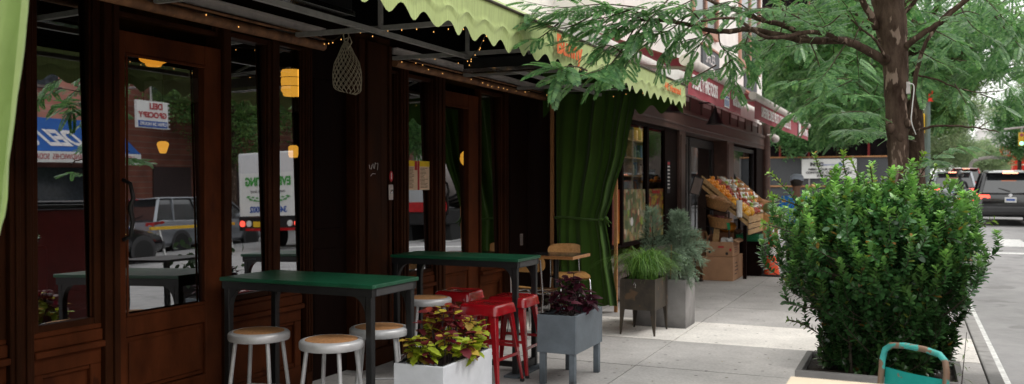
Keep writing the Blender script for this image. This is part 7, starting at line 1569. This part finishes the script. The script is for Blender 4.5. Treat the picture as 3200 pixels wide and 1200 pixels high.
for x in (8.15,9.65): mb.lathe([(.001,0),(.09,0),(.09,.04),(.001,.05)], 14, (x,21.04,.76), (PI/2,0,0))
build('reverse_light', mb, M['white'], tk); mb = MB(); mb.box(8.0,21.03,.55,9.8,21.046,.63); build('reflective_strip', mb, M['tailred'], tk); mb = MB(); mb.box(9.2,21.02,.66,9.5,21.045,.82); build('license_plate', mb, M['yellow'], tk)
for x in (7.95,9.85):
    for y in (22.5,28.0): wheel(tk, x-8.9, y-24.4, .45, .45, .28, 1 if x > 9 else -1)
mt = thing('mixer_truck', 'work truck with striped grey drum and red hose, seen mirrored in the menu window', 'truck', (5.2,26.5,ROADZ))
mb = MB(); mb.lathe([(.3,-1.6),(.9,-1.0),(1.15,0),(1.05,1.0),(.6,1.7)], 26, (5.4,26.3,2.2), (PI/2-.2,0,0)); dr = build('drum', mb, M['galv'], mt, smooth=50); mb = MB()
for k in range(7): mb.lathe([(1.16-.02*abs(k-3),-1.0+.3*k),(1.175-.02*abs(k-3),-.95+.3*k),(1.16-.02*abs(k-3),-.88+.3*k)], 26, (5.4,26.3,2.2), (PI/2-.2,0,0))
build('stripe', mb, M['black'], dr); mb = MB(); mb.box(4.5,23.8,.55,6.3,29,1.0); mb.box(4.5,29.05,.5,6.3,30.9,2.6); build('chassis', mb, M['black'], mt, bevel=.05); mb = MB(); mb.tube([(4.4,24.0,2.6),(4.6,24.8,2.9),(4.8,25.6,3.1)], .22, 12); build('hose', mb, M['car_red'], mt, smooth=60); mb = MB(); mb.box(4.45,23.7,.95,6.35,23.8,1.25); build('tail_panel', mb, M['tailred'], mt)
for x in (4.7,6.1):
    for y in (24.6,25.6,30.0): wheel(mt, x-5.2, y-26.5, .47, .47, .28, 1 if x > 5 else -1)
bd = thing('dark_shrub_box', 'dark leafy pot plant behind the bush, seen mirrored in the door glass', 'plant', (.05,8.9,0)); mb = MB(); mb.box(-.15,8.7,0,.25,9.1,.4); build('pot', mb, M['black'], bd); q = rng.normal(size=(160,3))*np.array([.18,.22,.14])+np.array([.05,8.9,.62]); scatter('foliage', TV, TF, frames(rng.normal(size=(160,3)), rng.normal(size=(160,3))*.4+np.array([0,0,1]), rng.uniform(.07,.11,160)), q, M['leaf_coleus'], bd, C=np.tile([.03,.06,.025], (160,1)))
# ------------------------------------------------------------------ sky, sun, camera
w = bpy.data.worlds.new('World'); scene.world = w; w.use_nodes = True; nt = w.node_tree; nt.nodes.clear()
out = N(nt, 'ShaderNodeOutputWorld'); bg = N(nt, 'ShaderNodeBackground', i_Strength=.15)
sk = N(nt, 'ShaderNodeTexSky', sky_type='NISHITA'); sk.sun_disc = False; SUN_EL, SUN_AZ = R(52), R(75)
sk.sun_elevation = SUN_EL; sk.sun_rotation = SUN_AZ; sk.dust_density = 4; sk.ozone_density = 1
hs = N(nt, 'ShaderNodeHueSaturation', i_Saturation=.22); L(nt, sk.outputs[0], hs.inputs['Color'])
tc = N(nt, 'ShaderNodeTexCoord'); nz = N(nt, 'ShaderNodeTexNoise', i_Scale=2.2, i_Detail=6, i_Distortion=.4); L(nt, tc.outputs['Generated'], nz.inputs['Vector'])
rp = N(nt, 'ShaderNodeValToRGB'); L(nt, nz.outputs[0], rp.inputs[0]); rp.color_ramp.elements[0].color = (10.6,10.6,10.4,1); rp.color_ramp.elements[1].color = (14.6,14.5,14.2,1); rp.color_ramp.elements[0].position = .3; rp.color_ramp.elements[1].position = .7
mx = N(nt, 'ShaderNodeMix', data_type='RGBA'); mx.inputs[0].default_value = .75; L(nt, hs.outputs[0], mx.inputs[6]); L(nt, rp.outputs[0], mx.inputs[7]); L(nt, mx.outputs[2], bg.inputs[0]); L(nt, bg.outputs[0], out.inputs[0])
sd = bpy.data.lights.new('sun', 'SUN'); sd.energy = 1.2; sd.angle = R(14); sd.color = (1,.96,.90); so = bpy.data.objects.new('sun', sd); COL.objects.link(so)
sx = Vector((math.sin(SUN_AZ)*math.cos(SUN_EL), math.cos(SUN_AZ)*math.cos(SUN_EL), math.sin(SUN_EL))); so.rotation_euler = sx.to_track_quat('Z', 'Y').to_euler(); so.location = (10,4,14)
cam = bpy.data.cameras.new('camera'); co = bpy.data.objects.new('camera', cam); COL.objects.link(co); co.location = (0,0,1.5); co.rotation_euler = (PI/2+PITCH, 0, YAW)
cam.sensor_width = 36; cam.lens = 36*2800/3200; cam.clip_start = .05; cam.clip_end = 3000; cam.dof.use_dof = True; cam.dof.focus_distance = 6.2; cam.dof.aperture_fstop = 2.6
scene.camera = co
scene.view_settings.view_transform = 'Standard'; scene.view_settings.look = 'None'; scene.view_settings.exposure = 0; scene.view_settings.gamma = 1
scene.render.engine = 'CYCLES'; cy = scene.cycles; cy.use_denoising = True
cy.max_bounces = 8; cy.diffuse_bounces = 3; cy.glossy_bounces = 4; cy.transmission_bounces = 6; cy.transparent_max_bounces = 10; cy.caustics_reflective = False; cy.caustics_refractive = False; cy.sample_clamp_indirect = 6
